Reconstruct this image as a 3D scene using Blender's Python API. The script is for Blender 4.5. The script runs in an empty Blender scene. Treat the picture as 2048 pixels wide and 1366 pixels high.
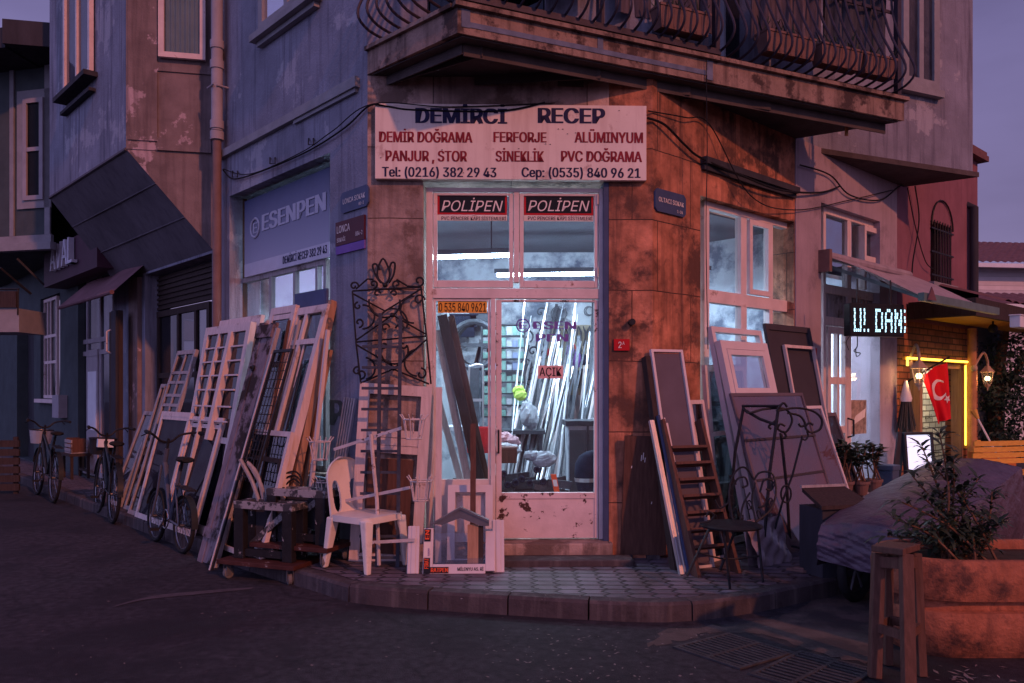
import bpy, math, random
from mathutils import Vector as V
random.seed(7)
C = bpy.context.scene.collection
sc = bpy.context.scene
# ---------------------------------------------------------------- camera
PW, FPX, CX, CY, EYE = 2048.0, 1602.0, 1024.0, 780.0, 1.55
cd = bpy.data.cameras.new('camera'); cam = bpy.data.objects.new('camera', cd); C.objects.link(cam)
cam.location = (0, 0, EYE); cam.rotation_euler = (math.radians(90), 0, 0)
cd.sensor_width = 36; cd.lens = 36*FPX/PW; cd.shift_y = (CY-683)/PW; cd.clip_end = 500; cd.clip_start = .05
sc.camera = cam
# ---------------------------------------------------------------- dusk sky and a warm sun lamp standing in for the street lamp
SUN_TO = V((.54, -.72, .49)).normalized()            # towards the light
EL = math.asin(SUN_TO.z); AZ = math.atan2(SUN_TO.x, SUN_TO.y)
w = bpy.data.worlds.new('World'); sc.world = w; w.use_nodes = True
nt = w.node_tree; bg = nt.nodes['Background']
sky = nt.nodes.new('ShaderNodeTexSky'); sky.sky_type = 'NISHITA'; sky.sun_disc = False
sky.sun_elevation = EL; sky.sun_rotation = AZ; sky.air_density = 1.0; sky.dust_density = 3.0
mx = nt.nodes.new('ShaderNodeMixRGB'); mx.blend_type = 'MULTIPLY'; mx.inputs[0].default_value = 1
mx.inputs[2].default_value = (1.1, .62, .80, 1)
nt.links.new(sky.outputs[0], mx.inputs[1])
wtc = nt.nodes.new('ShaderNodeTexCoord'); wsp = nt.nodes.new('ShaderNodeSeparateXYZ'); nt.links.new(wtc.outputs['Generated'], wsp.inputs[0])
wrp = nt.nodes.new('ShaderNodeValToRGB'); el = wrp.color_ramp.elements
el[0].position = 0; el[0].color = (.03, .026, .05, 1); el[1].position = 1; el[1].color = (.7, .72, 2.3, 1)
for p_, c_ in ((.02, (3.3, 2.75, 5.2, 1)), (.36, (2.5, 2.15, 4.7, 1)), (.62, (.95, .92, 2.5, 1))):
    e_ = el.new(p_); e_.color = c_
nt.links.new(wsp.outputs[2], wrp.inputs[0])
mx2 = nt.nodes.new('ShaderNodeMixRGB'); mx2.inputs[0].default_value = .85; nt.links.new(mx.outputs[0], mx2.inputs[1]); nt.links.new(wrp.outputs[0], mx2.inputs[2])
# glow added to the sky behind the viewer, in place of a second lamp
gd = nt.nodes.new('ShaderNodeVectorMath'); gd.operation = 'DOT_PRODUCT'; nt.links.new(wtc.outputs['Generated'], gd.inputs[0]); gd.inputs[1].default_value = V((-.80, -.55, .24)).normalized()
gm_ = nt.nodes.new('ShaderNodeMapRange'); gm_.interpolation_type = 'SMOOTHSTEP'; nt.links.new(gd.outputs['Value'], gm_.inputs[0]); gm_.inputs[1].default_value = .1; gm_.inputs[2].default_value = .95
gc_ = nt.nodes.new('ShaderNodeMixRGB'); gc_.blend_type = 'ADD'; nt.links.new(gm_.outputs[0], gc_.inputs[0]); nt.links.new(mx2.outputs[0], gc_.inputs[1]); gc_.inputs[2].default_value = (3.9, 3.7, 7.8, 1)
nt.links.new(gc_.outputs[0], bg.inputs[0])
sn = nt.nodes.new('ShaderNodeTexNoise'); sn.inputs['Scale'].default_value = 2.2; sn.inputs['Detail'].default_value = 5; smp = nt.nodes.new('ShaderNodeMapping'); smp.inputs['Scale'].default_value = (1, 1, 3.5); nt.links.new(wtc.outputs['Generated'], smp.inputs['Vector']); nt.links.new(smp.outputs[0], sn.inputs['Vector'])
sr = nt.nodes.new('ShaderNodeMapRange'); nt.links.new(sn.outputs['Fac'], sr.inputs[0]); sr.inputs[1].default_value = .3; sr.inputs[2].default_value = .7; sr.inputs[3].default_value = .82; sr.inputs[4].default_value = 1.16
scl = nt.nodes.new('ShaderNodeVectorMath'); scl.operation = 'SCALE'; nt.links.new(gc_.outputs[0], scl.inputs[0]); nt.links.new(sr.outputs[0], scl.inputs['Scale']); nt.links.new(scl.outputs[0], bg.inputs[0])   # soft cloud
bg.inputs[1].default_value = .115
sd = bpy.data.lights.new('sun', 'SUN'); so = bpy.data.objects.new('sun', sd); C.objects.link(so)
sd.energy = 2.5; sd.angle = math.radians(1.6); sd.color = (1, .31, .16)
so.rotation_euler = SUN_TO.to_track_quat('Z', 'Y').to_euler(); so.location = (4, -3, 9)
vs = sc.view_settings; vs.view_transform = 'Standard'; vs.look = 'None'; vs.gamma = 1; vs.exposure = -.5
vs.use_curve_mapping = False
sc.cycles.use_denoising = True; sc.cycles.max_bounces = 8; sc.cycles.transparent_max_bounces = 24
sc.cycles.sample_clamp_indirect = 4
# ---------------------------------------------------------------- pixel to place helpers
def ray(px, py): return V(((px-CX)/FPX, 1, -(py-CY)/FPX))
def gnd(px, py, z=0.0):
    r = ray(px, py); t = (z-EYE)/r.z; return V((0, 0, EYE)) + r*t
def atY(px, py, Y): return V((0, 0, EYE)) + ray(px, py)*Y
class Fr:                                            # a local frame: u along, d outwards, z up
    def __init__(s, O, U, D, Z=(0, 0, 1)): s.O, s.U, s.D, s.Z = V(O), V(U).normalized(), V(D).normalized(), V(Z).normalized()
    def P(s, u, d, z): return s.O + s.U*u + s.D*d + s.Z*z
    def hit(s, px, py, d=0.0):                       # u, z where the ray meets the plane at distance d
        r = ray(px, py); E = V((0, 0, EYE)); p0 = s.O + s.D*d
        t = (p0-E).dot(s.D)/r.dot(s.D); q = E + r*t - s.O
        return q.dot(s.U), q.dot(s.Z)
    def u(s, px, d=0.0): return s.hit(px, 780, d)[0]
    def z(s, px, py, d=0.0): return s.hit(px, py, d)[1]
    def sub(s, u, d, z, rot=0.0):                    # a frame moved and turned about Z
        c, n = math.cos(rot), math.sin(rot)
        return Fr(s.P(u, d, z), s.U*c + s.D*n, s.D*c - s.U*n, s.Z)
def rad(a): return math.radians(a)
LC = V((-1.214, 6.73, 0))
a = rad(1.5)
FA = Fr(LC, (math.cos(a), math.sin(a), 0), (math.sin(a), -math.cos(a), 0))
AW = FA.u(1305)
RC = FA.P(AW, 0, 0)
FB = Fr(LC, (-.672, .741, 0), (-.741, -.672, 0))
FC = Fr(RC, (.741, .672, 0), (.672, -.741, 0))
FX = Fr((0, 0, 0), (1, 0, 0), (0, -1, 0))            # world-aligned
FONT = None; CAPH = {}
try: FONT = bpy.data.fonts.load(bpy.utils.system_resource('DATAFILES') + '/fonts/Inter.woff2')     # Blender's own interface typeface
except Exception: FONT = None
def tube_lamp(p, q, watts, col=(.62, .78, 1.0), drop=.03):      # the light given off by one fluorescent tube
    p, q = V(p), V(q); l = bpy.data.lights.new('tube_light', 'AREA'); l.shape = 'RECTANGLE'; l.size = (q-p).length; l.size_y = .05; l.energy = watts; l.color = col
    o = bpy.data.objects.new('tube_light', l); C.objects.link(o); o.location = (p+q)/2-V((0, 0, drop)); o.rotation_euler = (0, 0, math.atan2((q-p).y, (q-p).x)); return o
# ---------------------------------------------------------------- mesh builder
class MB:
    def __init__(s): s.v, s.f, s.m = [], [], []
    def face(s, pts, mi=0):
        n = len(s.v); s.v += [V(p) for p in pts]; s.f.append(list(range(n, n+len(pts)))); s.m.append(mi)
    def hexa(s, p, mi=0):                             # 8 corners: bottom ring, top ring
        n = len(s.v); s.v += [V(q) for q in p]
        for q in ((3, 2, 1, 0), (4, 5, 6, 7), (0, 1, 5, 4), (1, 2, 6, 5), (2, 3, 7, 6), (3, 0, 4, 7)):
            s.f.append([n+i for i in q]); s.m.append(mi)
    def box(s, F, u0, u1, d0, d1, z0, z1, mi=0):
        s.hexa([F.P(u, d, z) for z in (z0, z1) for u, d in ((u0, d0), (u1, d0), (u1, d1), (u0, d1))], mi); return s
    def bar(s, p, q, w=.04, t=.04, side=None, mi=0):
        p, q = V(p), V(q); x = (q-p).normalized(); sd_ = V(side) if side else V((0, 0, 1))
        if abs(x.dot(sd_.normalized())) > .98: sd_ = V((1, 0, 0))
        y = (sd_ - x*sd_.dot(x)).normalized()*w/2; z = x.cross(y).normalized()*t/2
        s.hexa([p-y-z, p+y-z, p+y+z, p-y+z, q-y-z, q+y-z, q+y+z, q-y+z], mi); return s
    def tube(s, pts, r, n=6, closed=False, mi=0):
        pts = [V(p) for p in pts]; k = len(pts); rs = r if isinstance(r, (list, tuple)) else [r]*k
        base = len(s.v); prev = None
        for i, p in enumerate(pts):
            if closed: t = pts[(i+1) % k] - pts[i-1]
            else: t = pts[min(i+1, k-1)] - pts[max(i-1, 0)]
            if t.length < 1e-9: t = V((0, 0, 1))
            t.normalize()
            if prev is None:
                h = V((0, 0, 1)) if abs(t.z) < .9 else V((1, 0, 0)); x = t.cross(h).normalized()
            else:
                x = prev - t*prev.dot(t)
                x = x.normalized() if x.length > 1e-6 else t.orthogonal().normalized()
            prev = x; y = t.cross(x)
            for j in range(n):
                g = 2*math.pi*j/n; s.v.append(p + (x*math.cos(g) + y*math.sin(g))*rs[i])
        for i in range(k if closed else k-1):
            b0, b1 = base+i*n, base+((i+1) % k)*n
            for j in range(n): s.f.append([b0+j, b0+(j+1) % n, b1+(j+1) % n, b1+j]); s.m.append(mi)
        if not closed:
            s.f.append([base+j for j in reversed(range(n))]); s.m.append(mi)
            s.f.append([base+(k-1)*n+j for j in range(n)]); s.m.append(mi)
        return s
    def prism(s, poly, ext, mi=0):                    # polygon of 3D points pushed along a vector
        e = V(ext); n = len(poly); b = len(s.v)
        s.v += [V(p) for p in poly] + [V(p)+e for p in poly]
        s.f.append([b+i for i in reversed(range(n))]); s.f.append([b+n+i for i in range(n)]); s.m += [mi, mi]
        for i in range(n):
            j = (i+1) % n; s.f.append([b+i, b+j, b+n+j, b+n+i]); s.m.append(mi)
        return s
    def loft(s, rings, cap=True, mi=0):
        b = len(s.v); n = len(rings[0])
        for r in rings: s.v += [V(p) for p in r]
        for i in range(len(rings)-1):
            for j in range(n):
                s.f.append([b+i*n+j, b+i*n+(j+1) % n, b+(i+1)*n+(j+1) % n, b+(i+1)*n+j]); s.m.append(mi)
        if cap:
            s.f.append([b+j for j in reversed(range(n))]); s.f.append([b+(len(rings)-1)*n+j for j in range(n)]); s.m += [mi, mi]
        return s
    def lathe(s, F, prof, n=16, mi=0, cap=True):      # prof: (radius, height) about the frame's Z
        return s.loft([[F.P(r*math.cos(2*math.pi*j/n), r*math.sin(2*math.pi*j/n), z) for j in range(n)] for r, z in prof], cap, mi)
    def ball(s, c, r, n=10, m=6, sq=(1, 1, 1), mi=0, jit=0):
        c = V(c); rings = []
        for i in range(1, m):
            th = math.pi*i/m
            rings.append([c + V((r*sq[0]*math.sin(th)*math.cos(2*math.pi*j/n), r*sq[1]*math.sin(th)*math.sin(2*math.pi*j/n), -r*sq[2]*math.cos(th)))*(1+random.uniform(-jit, jit)) for j in range(n)])
        return s.loft(rings, True, mi)
    def grid(s, fn, nu, nv, mi=0):
        b = len(s.v)
        for j in range(nv+1):
            for i in range(nu+1): s.v.append(V(fn(i/nu, j/nv)))
        for j in range(nv):
            for i in range(nu):
                k = b+j*(nu+1)+i; s.f.append([k, k+1, k+nu+2, k+nu+1]); s.m.append(mi)
        return s
    def wall(s, F, u0, u1, z0, z1, d0, d1, holes=(), mi=0):   # slab between d0 (outer) and d1 with openings
        us = sorted({u0, u1, *[h[0] for h in holes], *[h[1] for h in holes]}); zs = sorted({z0, z1, *[h[2] for h in holes], *[h[3] for h in holes]})
        us = [x for x in us if u0 <= x <= u1]; zs = [x for x in zs if z0 <= x <= z1]
        def solid(i, j):
            if not (0 <= i < len(us)-1 and 0 <= j < len(zs)-1): return False
            cu, cz = (us[i]+us[i+1])/2, (zs[j]+zs[j+1])/2
            return not any(h[0] < cu < h[1] and h[2] < cz < h[3] for h in holes)
        for i in range(len(us)-1):
            for j in range(len(zs)-1):
                if not solid(i, j): continue
                a_, b_, c_, e_ = us[i], us[i+1], zs[j], zs[j+1]
                for d in (d0, d1): s.face([F.P(a_, d, c_), F.P(b_, d, c_), F.P(b_, d, e_), F.P(a_, d, e_)], mi)
                if not solid(i-1, j): s.face([F.P(a_, d0, c_), F.P(a_, d1, c_), F.P(a_, d1, e_), F.P(a_, d0, e_)], mi)
                if not solid(i+1, j): s.face([F.P(b_, d0, c_), F.P(b_, d1, c_), F.P(b_, d1, e_), F.P(b_, d0, e_)], mi)
                if not solid(i, j-1): s.face([F.P(a_, d0, c_), F.P(b_, d0, c_), F.P(b_, d1, c_), F.P(a_, d1, c_)], mi)
                if not solid(i, j+1): s.face([F.P(a_, d0, e_), F.P(b_, d0, e_), F.P(b_, d1, e_), F.P(a_, d1, e_)], mi)
        return s
    def text(s, F, body, u0, u1, z0, cap, d=.002, bold=.0, mi=0, shear=0, ext=0, fit=True):
        cu = bpy.data.curves.new('t', 'FONT'); cu.body = body; cu.font = FONT or cu.font; cu.size = 1; cu.shear = shear; cu.extrude = ext; cu.resolution_u = 3
        ob = bpy.data.objects.new('t', cu); C.objects.link(ob); bpy.context.view_layer.update()
        me = bpy.data.meshes.new_from_object(ob.evaluated_get(bpy.context.evaluated_depsgraph_get()))
        C.objects.unlink(ob); bpy.data.objects.remove(ob); bpy.data.curves.remove(cu)
        xs = [q.co.x for q in me.vertices]
        if not xs: return s
        if body == 'H': CAPH[0] = max(q.co.y for q in me.vertices)
        elif not CAPH: MB().text(F, 'H', 0, 1, 0, 1)
        x0, x1 = min(xs), max(xs); sy = cap/CAPH.get(0, .727); sx = (u1-u0)/(x1-x0) if fit else sy; w_ = bold*sx*.9
        for k, (ox, oz) in enumerate(((0, 0), (-w_, 0), (w_, 0), (-w_*.5, 0), (w_*.5, 0)) if bold else ((0, 0),)):   # a heavier stroke by overprinting
            b = len(s.v)
            for q in me.vertices: s.v.append(F.P(u0 + (q.co.x-x0)*sx + ox, d + .0002*k + (q.co.z*sy if ext else 0), z0 + q.co.y*sy + oz))
            for p in me.polygons: s.f.append([b+i for i in p.vertices]); s.m.append(mi)
        bpy.data.meshes.remove(me); return s
    def build(s, name, mat, parent=None, smooth=False, loc=None, bevel=0):
        root = parent
        while root is not None and root.parent is not None: root = root.parent
        if root is not None: off = V(root['_o'])
        elif loc is not None: off = V(loc)
        else:
            xs, ys, zs = zip(*[(p.x, p.y, p.z) for p in s.v]); off = V(((min(xs)+max(xs))/2, (min(ys)+max(ys))/2, min(zs)))
        me = bpy.data.meshes.new(name); me.from_pydata([p-off for p in s.v], [], s.f)
        mats = mat if isinstance(mat, (list, tuple)) else [mat]
        for m in mats: me.materials.append(m)
        uv = me.uv_layers.new(name='UVMap')
        for p in me.polygons:
            p.material_index = min(s.m[p.index], len(mats)-1); p.use_smooth = smooth
            n = p.normal
            t = V((1, 0, 0)) if abs(n.z) > .8 else V((-n.y, n.x, 0)).normalized()
            bb = n.cross(t)
            for li in p.loop_indices:
                q = me.vertices[me.loops[li].vertex_index].co + off; uv.data[li].uv = (q.dot(t), q.dot(bb))
        o = bpy.data.objects.new(name, me); C.objects.link(o)
        if parent is not None: o.parent = parent
        else: o.location = off; o['_o'] = tuple(off)
        if bevel:
            md = o.modifiers.new('bevel', 'BEVEL'); md.width = bevel; md.segments = 2; md.limit_method = 'ANGLE'
        if smooth:
            try: me.set_sharp_from_angle(angle=rad(45))
            except Exception: pass
        return o
def tag(o, label, cat, group=None, kind=None):
    if label: o['label'] = label
    if cat: o['category'] = cat
    if group: o['group'] = group
    if kind: o['kind'] = kind
    return o
def thing(name, label, cat, loc, group=None):
    o = bpy.data.objects.new(name, None); C.objects.link(o); o.location = loc; o['_o'] = tuple(loc); o.empty_display_size = .1
    return tag(o, label, cat, group)
def structure(o): o['kind'] = 'structure'; return o
def arc(F, cu, cz, r, a0, a1, n=14, r1=None, d=0.0):
    r1 = r if r1 is None else r1
    return [F.P(cu + (r+(r1-r)*i/n)*math.cos(rad(a0+(a1-a0)*i/n)), d, cz + (r+(r1-r)*i/n)*math.sin(rad(a0+(a1-a0)*i/n))) for i in range(n+1)]
def smooth_path(pts, n=6):
    pts = [V(p) for p in pts]; out = []
    for i in range(len(pts)-1):
        p0, p1, p2, p3 = pts[max(i-1, 0)], pts[i], pts[i+1], pts[min(i+2, len(pts)-1)]
        for k in range(n):
            t = k/n; out.append(.5*((2*p1) + (p2-p0)*t + (2*p0-5*p1+4*p2-p3)*t*t + (3*p1-p0-3*p2+p3)*t**3))
    return out + [pts[-1]]
# ---------------------------------------------------------------- materials
def hexc(h):
    h = h.lstrip('#'); c = [int(h[i:i+2], 16)/255 for i in (0, 2, 4)]
    return [x/12.92 if x <= .04045 else ((x+.055)/1.055)**2.4 for x in c]
def mat(name, col, rough=.7, var=.25, scale=6, bump=.25, bscale=60, metal=0, stain=None, st_scale=1.6, st_lo=.5, st_hi=.62, streak=None, sk_amt=.6, grain=None, spec=.14, bricks=None, bdist=.01):
    m = bpy.data.materials.new(name); m.use_nodes = True; t = m.node_tree; N, Lk = t.nodes, t.links
    bs = N['Principled BSDF']; bs.inputs['Roughness'].default_value = rough; bs.inputs['Metallic'].default_value = metal
    bs.inputs['Specular IOR Level'].default_value = spec
    tc = N.new('ShaderNodeTexCoord')
    def noise(sc_, det=6, vec=None, rg=.6):
        n = N.new('ShaderNodeTexNoise'); n.inputs['Scale'].default_value = sc_; n.inputs['Detail'].default_value = det; n.inputs['Roughness'].default_value = rg
        Lk.new(vec or tc.outputs['Object'], n.inputs['Vector']); return n.outputs['Fac']
    def ramp(src, lo, hi, c0=(0, 0, 0, 1), c1=(1, 1, 1, 1)):
        r = N.new('ShaderNodeValToRGB'); r.color_ramp.elements[0].position = lo; r.color_ramp.elements[1].position = hi
        r.color_ramp.elements[0].color = c0; r.color_ramp.elements[1].color = c1; Lk.new(src, r.inputs[0]); return r.outputs[0]
    def mix(f, c0, c1, mode='MIX'):
        x = N.new('ShaderNodeMixRGB'); x.blend_type = mode
        for s_, q in ((0, f), (1, c0), (2, c1)):
            if hasattr(q, 'node'): Lk.new(q, x.inputs[s_])
            else: x.inputs[s_].default_value = q
        return x.outputs[0]
    def stretch(sx, sy, sz):
        mp = N.new('ShaderNodeMapping'); mp.inputs['Scale'].default_value = (sx, sy, sz); Lk.new(tc.outputs['Object'], mp.inputs['Vector']); return mp.outputs[0]
    c = list(col)[:3]
    vec = stretch(*grain) if grain else None
    base = ramp(noise(scale, vec=vec), .28, .72, (*[x*(1-var) for x in c], 1), (*[min(1, x*(1+var)) for x in c], 1))
    h = noise(bscale, 5, vec)
    if bricks:
        bw, bh, mort, mcol, off = bricks
        b = N.new('ShaderNodeTexBrick'); b.inputs['Scale'].default_value = 1; b.inputs['Brick Width'].default_value = bw; b.inputs['Row Height'].default_value = bh
        b.inputs['Mortar Size'].default_value = mort; b.inputs['Mortar Smooth'].default_value = .15; b.offset = off
        b.inputs['Color1'].default_value = (1.22, 1.18, 1.15, 1); b.inputs['Color2'].default_value = (.68, .69, .72, 1); b.inputs['Mortar'].default_value = (1, 1, 1, 1)
        wv = N.new('ShaderNodeVectorMath'); wv.operation = 'MULTIPLY_ADD'
        nz = N.new('ShaderNodeTexNoise'); nz.inputs['Scale'].default_value = 5; Lk.new(tc.outputs['UV'], nz.inputs['Vector'])
        Lk.new(nz.outputs['Color'], wv.inputs[0]); wv.inputs[1].default_value = (.012, .012, 0); Lk.new(tc.outputs['UV'], wv.inputs[2])
        Lk.new(wv.outputs[0], b.inputs['Vector'])
        base = mix(1, base, b.outputs['Color'], 'MULTIPLY'); base = mix(b.outputs['Fac'], base, (*mcol, 1))
        inv = N.new('ShaderNodeMath'); inv.operation = 'MULTIPLY_ADD'; Lk.new(b.outputs['Fac'], inv.inputs[0]); inv.inputs[1].default_value = -1.2; Lk.new(h, inv.inputs[2]); h = inv.outputs[0]
    if stain: base = mix(ramp(noise(st_scale, 9, rg=.68), st_lo, st_hi), base, (*stain, 1))
    if streak: base = mix(mix(1, ramp(noise(2.2, 6, stretch(5, 5, .35)), .5, .72), (sk_amt,)*3 + (1,), 'MULTIPLY'), base, (*streak, 1))
    Lk.new(base, bs.inputs['Base Color'])
    if bump:
        bp = N.new('ShaderNodeBump'); bp.inputs['Strength'].default_value = bump; bp.inputs['Distance'].default_value = bdist; Lk.new(h, bp.inputs['Height']); Lk.new(bp.outputs[0], bs.inputs['Normal'])
    return m
def emit(name, col, strength):
    m = bpy.data.materials.new(name); m.use_nodes = True; b = m.node_tree.nodes['Principled BSDF']
    b.inputs['Base Color'].default_value = (*col, 1); b.inputs['Emission Color'].default_value = (*col, 1); b.inputs['Emission Strength'].default_value = strength
    return m
def glass(name, tint=(.8, .85, .9), dirt=.12, refl=.5, dcol=(.5, .5, .5), dscale=3):
    m = bpy.data.materials.new(name); m.use_nodes = True; t = m.node_tree; N, Lk = t.nodes, t.links
    N.remove(N['Principled BSDF']); out = N['Material Output']
    tr = N.new('ShaderNodeBsdfTransparent'); tr.inputs[0].default_value = (*tint, 1)
    gl = N.new('ShaderNodeBsdfGlossy'); gl.inputs['Roughness'].default_value = .04; gl.inputs['Color'].default_value = (.9, .9, .95, 1)
    fr = N.new('ShaderNodeFresnel'); fr.inputs[0].default_value = 1.5
    mu = N.new('ShaderNodeMath'); mu.operation = 'MULTIPLY'; Lk.new(fr.outputs[0], mu.inputs[0]); mu.inputs[1].default_value = refl*2
    s1 = N.new('ShaderNodeMixShader'); Lk.new(mu.outputs[0], s1.inputs[0]); Lk.new(tr.outputs[0], s1.inputs[1]); Lk.new(gl.outputs[0], s1.inputs[2])
    df = N.new('ShaderNodeBsdfDiffuse'); df.inputs[0].default_value = (*dcol, 1)
    nz = N.new('ShaderNodeTexNoise'); nz.inputs['Scale'].default_value = dscale; nz.inputs['Detail'].default_value = 8
    tc = N.new('ShaderNodeTexCoord'); Lk.new(tc.outputs['Object'], nz.inputs['Vector'])
    rp = N.new('ShaderNodeMapRange'); Lk.new(nz.outputs['Fac'], rp.inputs[0]); rp.inputs[1].default_value = .35; rp.inputs[2].default_value = .75; rp.inputs[3].default_value = dirt*.4; rp.inputs[4].default_value = min(1, dirt*1.6)
    s2 = N.new('ShaderNodeMixShader'); Lk.new(rp.outputs[0], s2.inputs[0]); Lk.new(s1.outputs[0], s2.inputs[1]); Lk.new(df.outputs[0], s2.inputs[2])
    Lk.new(s2.outputs[0], out.inputs[0]); return m
G = lambda v: (v, v, v)
M = {}
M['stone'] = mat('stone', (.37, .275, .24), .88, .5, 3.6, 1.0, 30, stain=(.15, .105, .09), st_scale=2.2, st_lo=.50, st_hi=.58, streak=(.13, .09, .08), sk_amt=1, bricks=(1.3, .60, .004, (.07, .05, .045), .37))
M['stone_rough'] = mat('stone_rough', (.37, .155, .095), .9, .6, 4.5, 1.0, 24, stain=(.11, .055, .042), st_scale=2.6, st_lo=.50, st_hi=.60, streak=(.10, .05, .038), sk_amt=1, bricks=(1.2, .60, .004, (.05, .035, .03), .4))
M['plaster_blue'] = mat('plaster_blue', (.205, .215, .275), .9, .25, 2.2, .7, 45, stain=(.31, .315, .37), st_scale=1.2, st_lo=.57, st_hi=.60, streak=(.085, .085, .12), sk_amt=.9)
M['plaster_dirty'] = mat('plaster_dirty', (.19, .15, .15), .9, .3, 3, .6, 45, stain=(.42, .33, .36), st_scale=1.1, st_lo=.555, st_hi=.575, streak=(.085, .065, .07), sk_amt=.7)
M['plaster_pink'] = mat('plaster_pink', (.33, .27, .31), .88, .12, 3, .3, 70, stain=(.22, .18, .21), st_scale=1.6, st_lo=.56, st_hi=.66, streak=(.17, .14, .16), sk_amt=.4)
M['plaster_maroon'] = mat('plaster_maroon', (.22, .10, .13), .9, .15, 3, .3, 70, streak=(.14, .065, .09), sk_amt=.5)
M['plaster_green'] = mat('plaster_green', (.06, .078, .085), .9, .2, 3, .3, 60, streak=(.07, .08, .085), sk_amt=.6)
M['trim_grey'] = mat('trim_grey', (.24, .245, .27), .85, .15, 5, .3, 60)
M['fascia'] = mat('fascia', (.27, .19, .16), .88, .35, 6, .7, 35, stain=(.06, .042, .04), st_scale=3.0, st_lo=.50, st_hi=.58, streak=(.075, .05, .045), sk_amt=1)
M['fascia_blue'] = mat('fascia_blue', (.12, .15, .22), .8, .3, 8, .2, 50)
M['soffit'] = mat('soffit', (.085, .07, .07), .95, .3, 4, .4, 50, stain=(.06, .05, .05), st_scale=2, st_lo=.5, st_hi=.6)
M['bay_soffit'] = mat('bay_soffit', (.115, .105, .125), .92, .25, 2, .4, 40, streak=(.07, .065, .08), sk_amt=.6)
M['dark_board'] = mat('dark_board', (.04, .04, .05), .85, .3, 5, .3, 40, grain=(1, 1, .3))
M['white_frame'] = mat('white_frame', (.62, .52, .51), .55, .14, 5, .15, 50, stain=(.26, .16, .13), st_scale=5, st_lo=.62, st_hi=.70)
M['rust_paint'] = mat('rust_paint', (.62, .50, .50), .6, .14, 5, .2, 50, stain=(.07, .035, .03), st_scale=6, st_lo=.575, st_hi=.60)
M['white_wood'] = mat('white_wood', (.58, .48, .46), .7, .16, 8, .3, 60, grain=(4, 4, .5), stain=(.30, .20, .16), st_scale=4, st_lo=.6, st_hi=.68)
M['grey_wood'] = mat('grey_wood', (.32, .29, .30), .75, .25, 8, .4, 60, grain=(5, 5, .5), stain=(.12, .09, .085), st_scale=3, st_lo=.55, st_hi=.65)
M['raw_wood'] = mat('raw_wood', (.36, .21, .135), .75, .25, 8, .3, 60, grain=(6, 6, .5))
M['brown_wood'] = mat('brown_wood', (.10, .05, .038), .7, .3, 8, .3, 60, grain=(6, 6, .5))
M['dark_wood'] = mat('dark_wood', (.045, .032, .03), .75, .3, 8, .35, 60, grain=(6, 6, .6))
M['peel_wood'] = mat('peel_wood', (.20, .155, .175), .75, .3, 7, .6, 40, grain=(5, 5, .6), stain=(.035, .022, .02), st_scale=2.2, st_lo=.50, st_hi=.56)
M['iron'] = mat('iron', (.022, .022, .026), .5, .3, 20, .2, 80, metal=.3)
M['iron_blue'] = mat('iron_blue', (.05, .055, .075), .5, .3, 12, .2, 80, metal=.2)
M['rail_iron'] = mat('rail_iron', (.045, .038, .055), .5, .3, 12, .2, 80, metal=.2)
M['white_iron'] = mat('white_iron', (.55, .47, .45), .6, .2, 12, .3, 80, stain=(.12, .06, .04), st_scale=12, st_lo=.58, st_hi=.63)
M['alu'] = mat('alu', (.55, .55, .58), .35, .1, 12, .05, 80, metal=.7)
M['alu_dark'] = mat('alu_dark', (.16, .16, .18), .4, .15, 12, .05, 80, metal=.5)
M['pvc'] = mat('pvc', (.58, .52, .53), .35, .06, 6, .05, 60)
M['pvc_chair'] = mat('pvc_chair', (.66, .60, .55), .42, .08, 5, .05, 60, stain=(.45, .38, .34), st_scale=4, st_lo=.58, st_hi=.72)
M['mesh_dark'] = mat('mesh_dark', (.055, .05, .06), .85, .1, 4, .5, 350)
M['mesh_grey'] = mat('mesh_grey', (.12, .10, .125), .85, .12, 3, .5, 350)
M['pipe_grey'] = mat('pipe_grey', (.30, .285, .32), .6, .12, 6, .1, 50)
M['pipe_brown'] = mat('pipe_brown', (.17, .11, .105), .6, .2, 6, .2, 50)
M['black_paint'] = mat('black_paint', (.016, .015, .017), .5, .3, 12, .3, 50, stain=(.30, .29, .30), st_scale=11, st_lo=.625, st_hi=.65)
M['paint_drip'] = mat('paint_drip', (.045, .045, .05), .6, .3, 12, .5, 40, stain=(.27, .26, .27), st_scale=8, st_lo=.50, st_hi=.55, grain=(3, 3, .5))
M['dolly_red'] = mat('dolly_red', (.06, .022, .018), .6, .35, 9, .3, 50, stain=(.3, .27, .26), st_scale=10, st_lo=.62, st_hi=.65)
M['rubber'] = mat('rubber', (.018, .018, .02), .8, .2, 10, .2, 60)
M['rubber_grey'] = mat('rubber_grey', (.13, .12, .12), .7, .2, 10, .2, 60)
M['chrome'] = mat('chrome', (.22, .22, .24), .25, .1, 10, .0, 60, metal=.9)
M['bike_paint'] = mat('bike_paint', (.075, .085, .12), .35, .1, 8, .05, 60)
M['bike_black'] = mat('bike_black', (.022, .026, .03), .4, .2, 8, .05, 60)
M['sign_white'] = mat('sign_white', (.68, .60, .54), .5, .07, 3, .08, 30, stain=(.40, .28, .25), st_scale=5, st_lo=.60, st_hi=.70, streak=(.45, .33, .30), sk_amt=.5)
M['ink_navy'] = mat('ink_navy', (.018, .018, .06), .6, .2, 10, 0)
M['ink_red'] = mat('ink_red', (.20, .018, .03), .6, .35, 9, 0)
M['ink_black'] = mat('ink_black', (.012, .011, .012), .6, .1, 10, 0)
M['ink_white'] = mat('ink_white', (.72, .66, .64), .6, .1, 10, 0)
M['ink_purple'] = mat('ink_purple', (.16, .09, .34), .6, .1, 10, 0)
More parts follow.
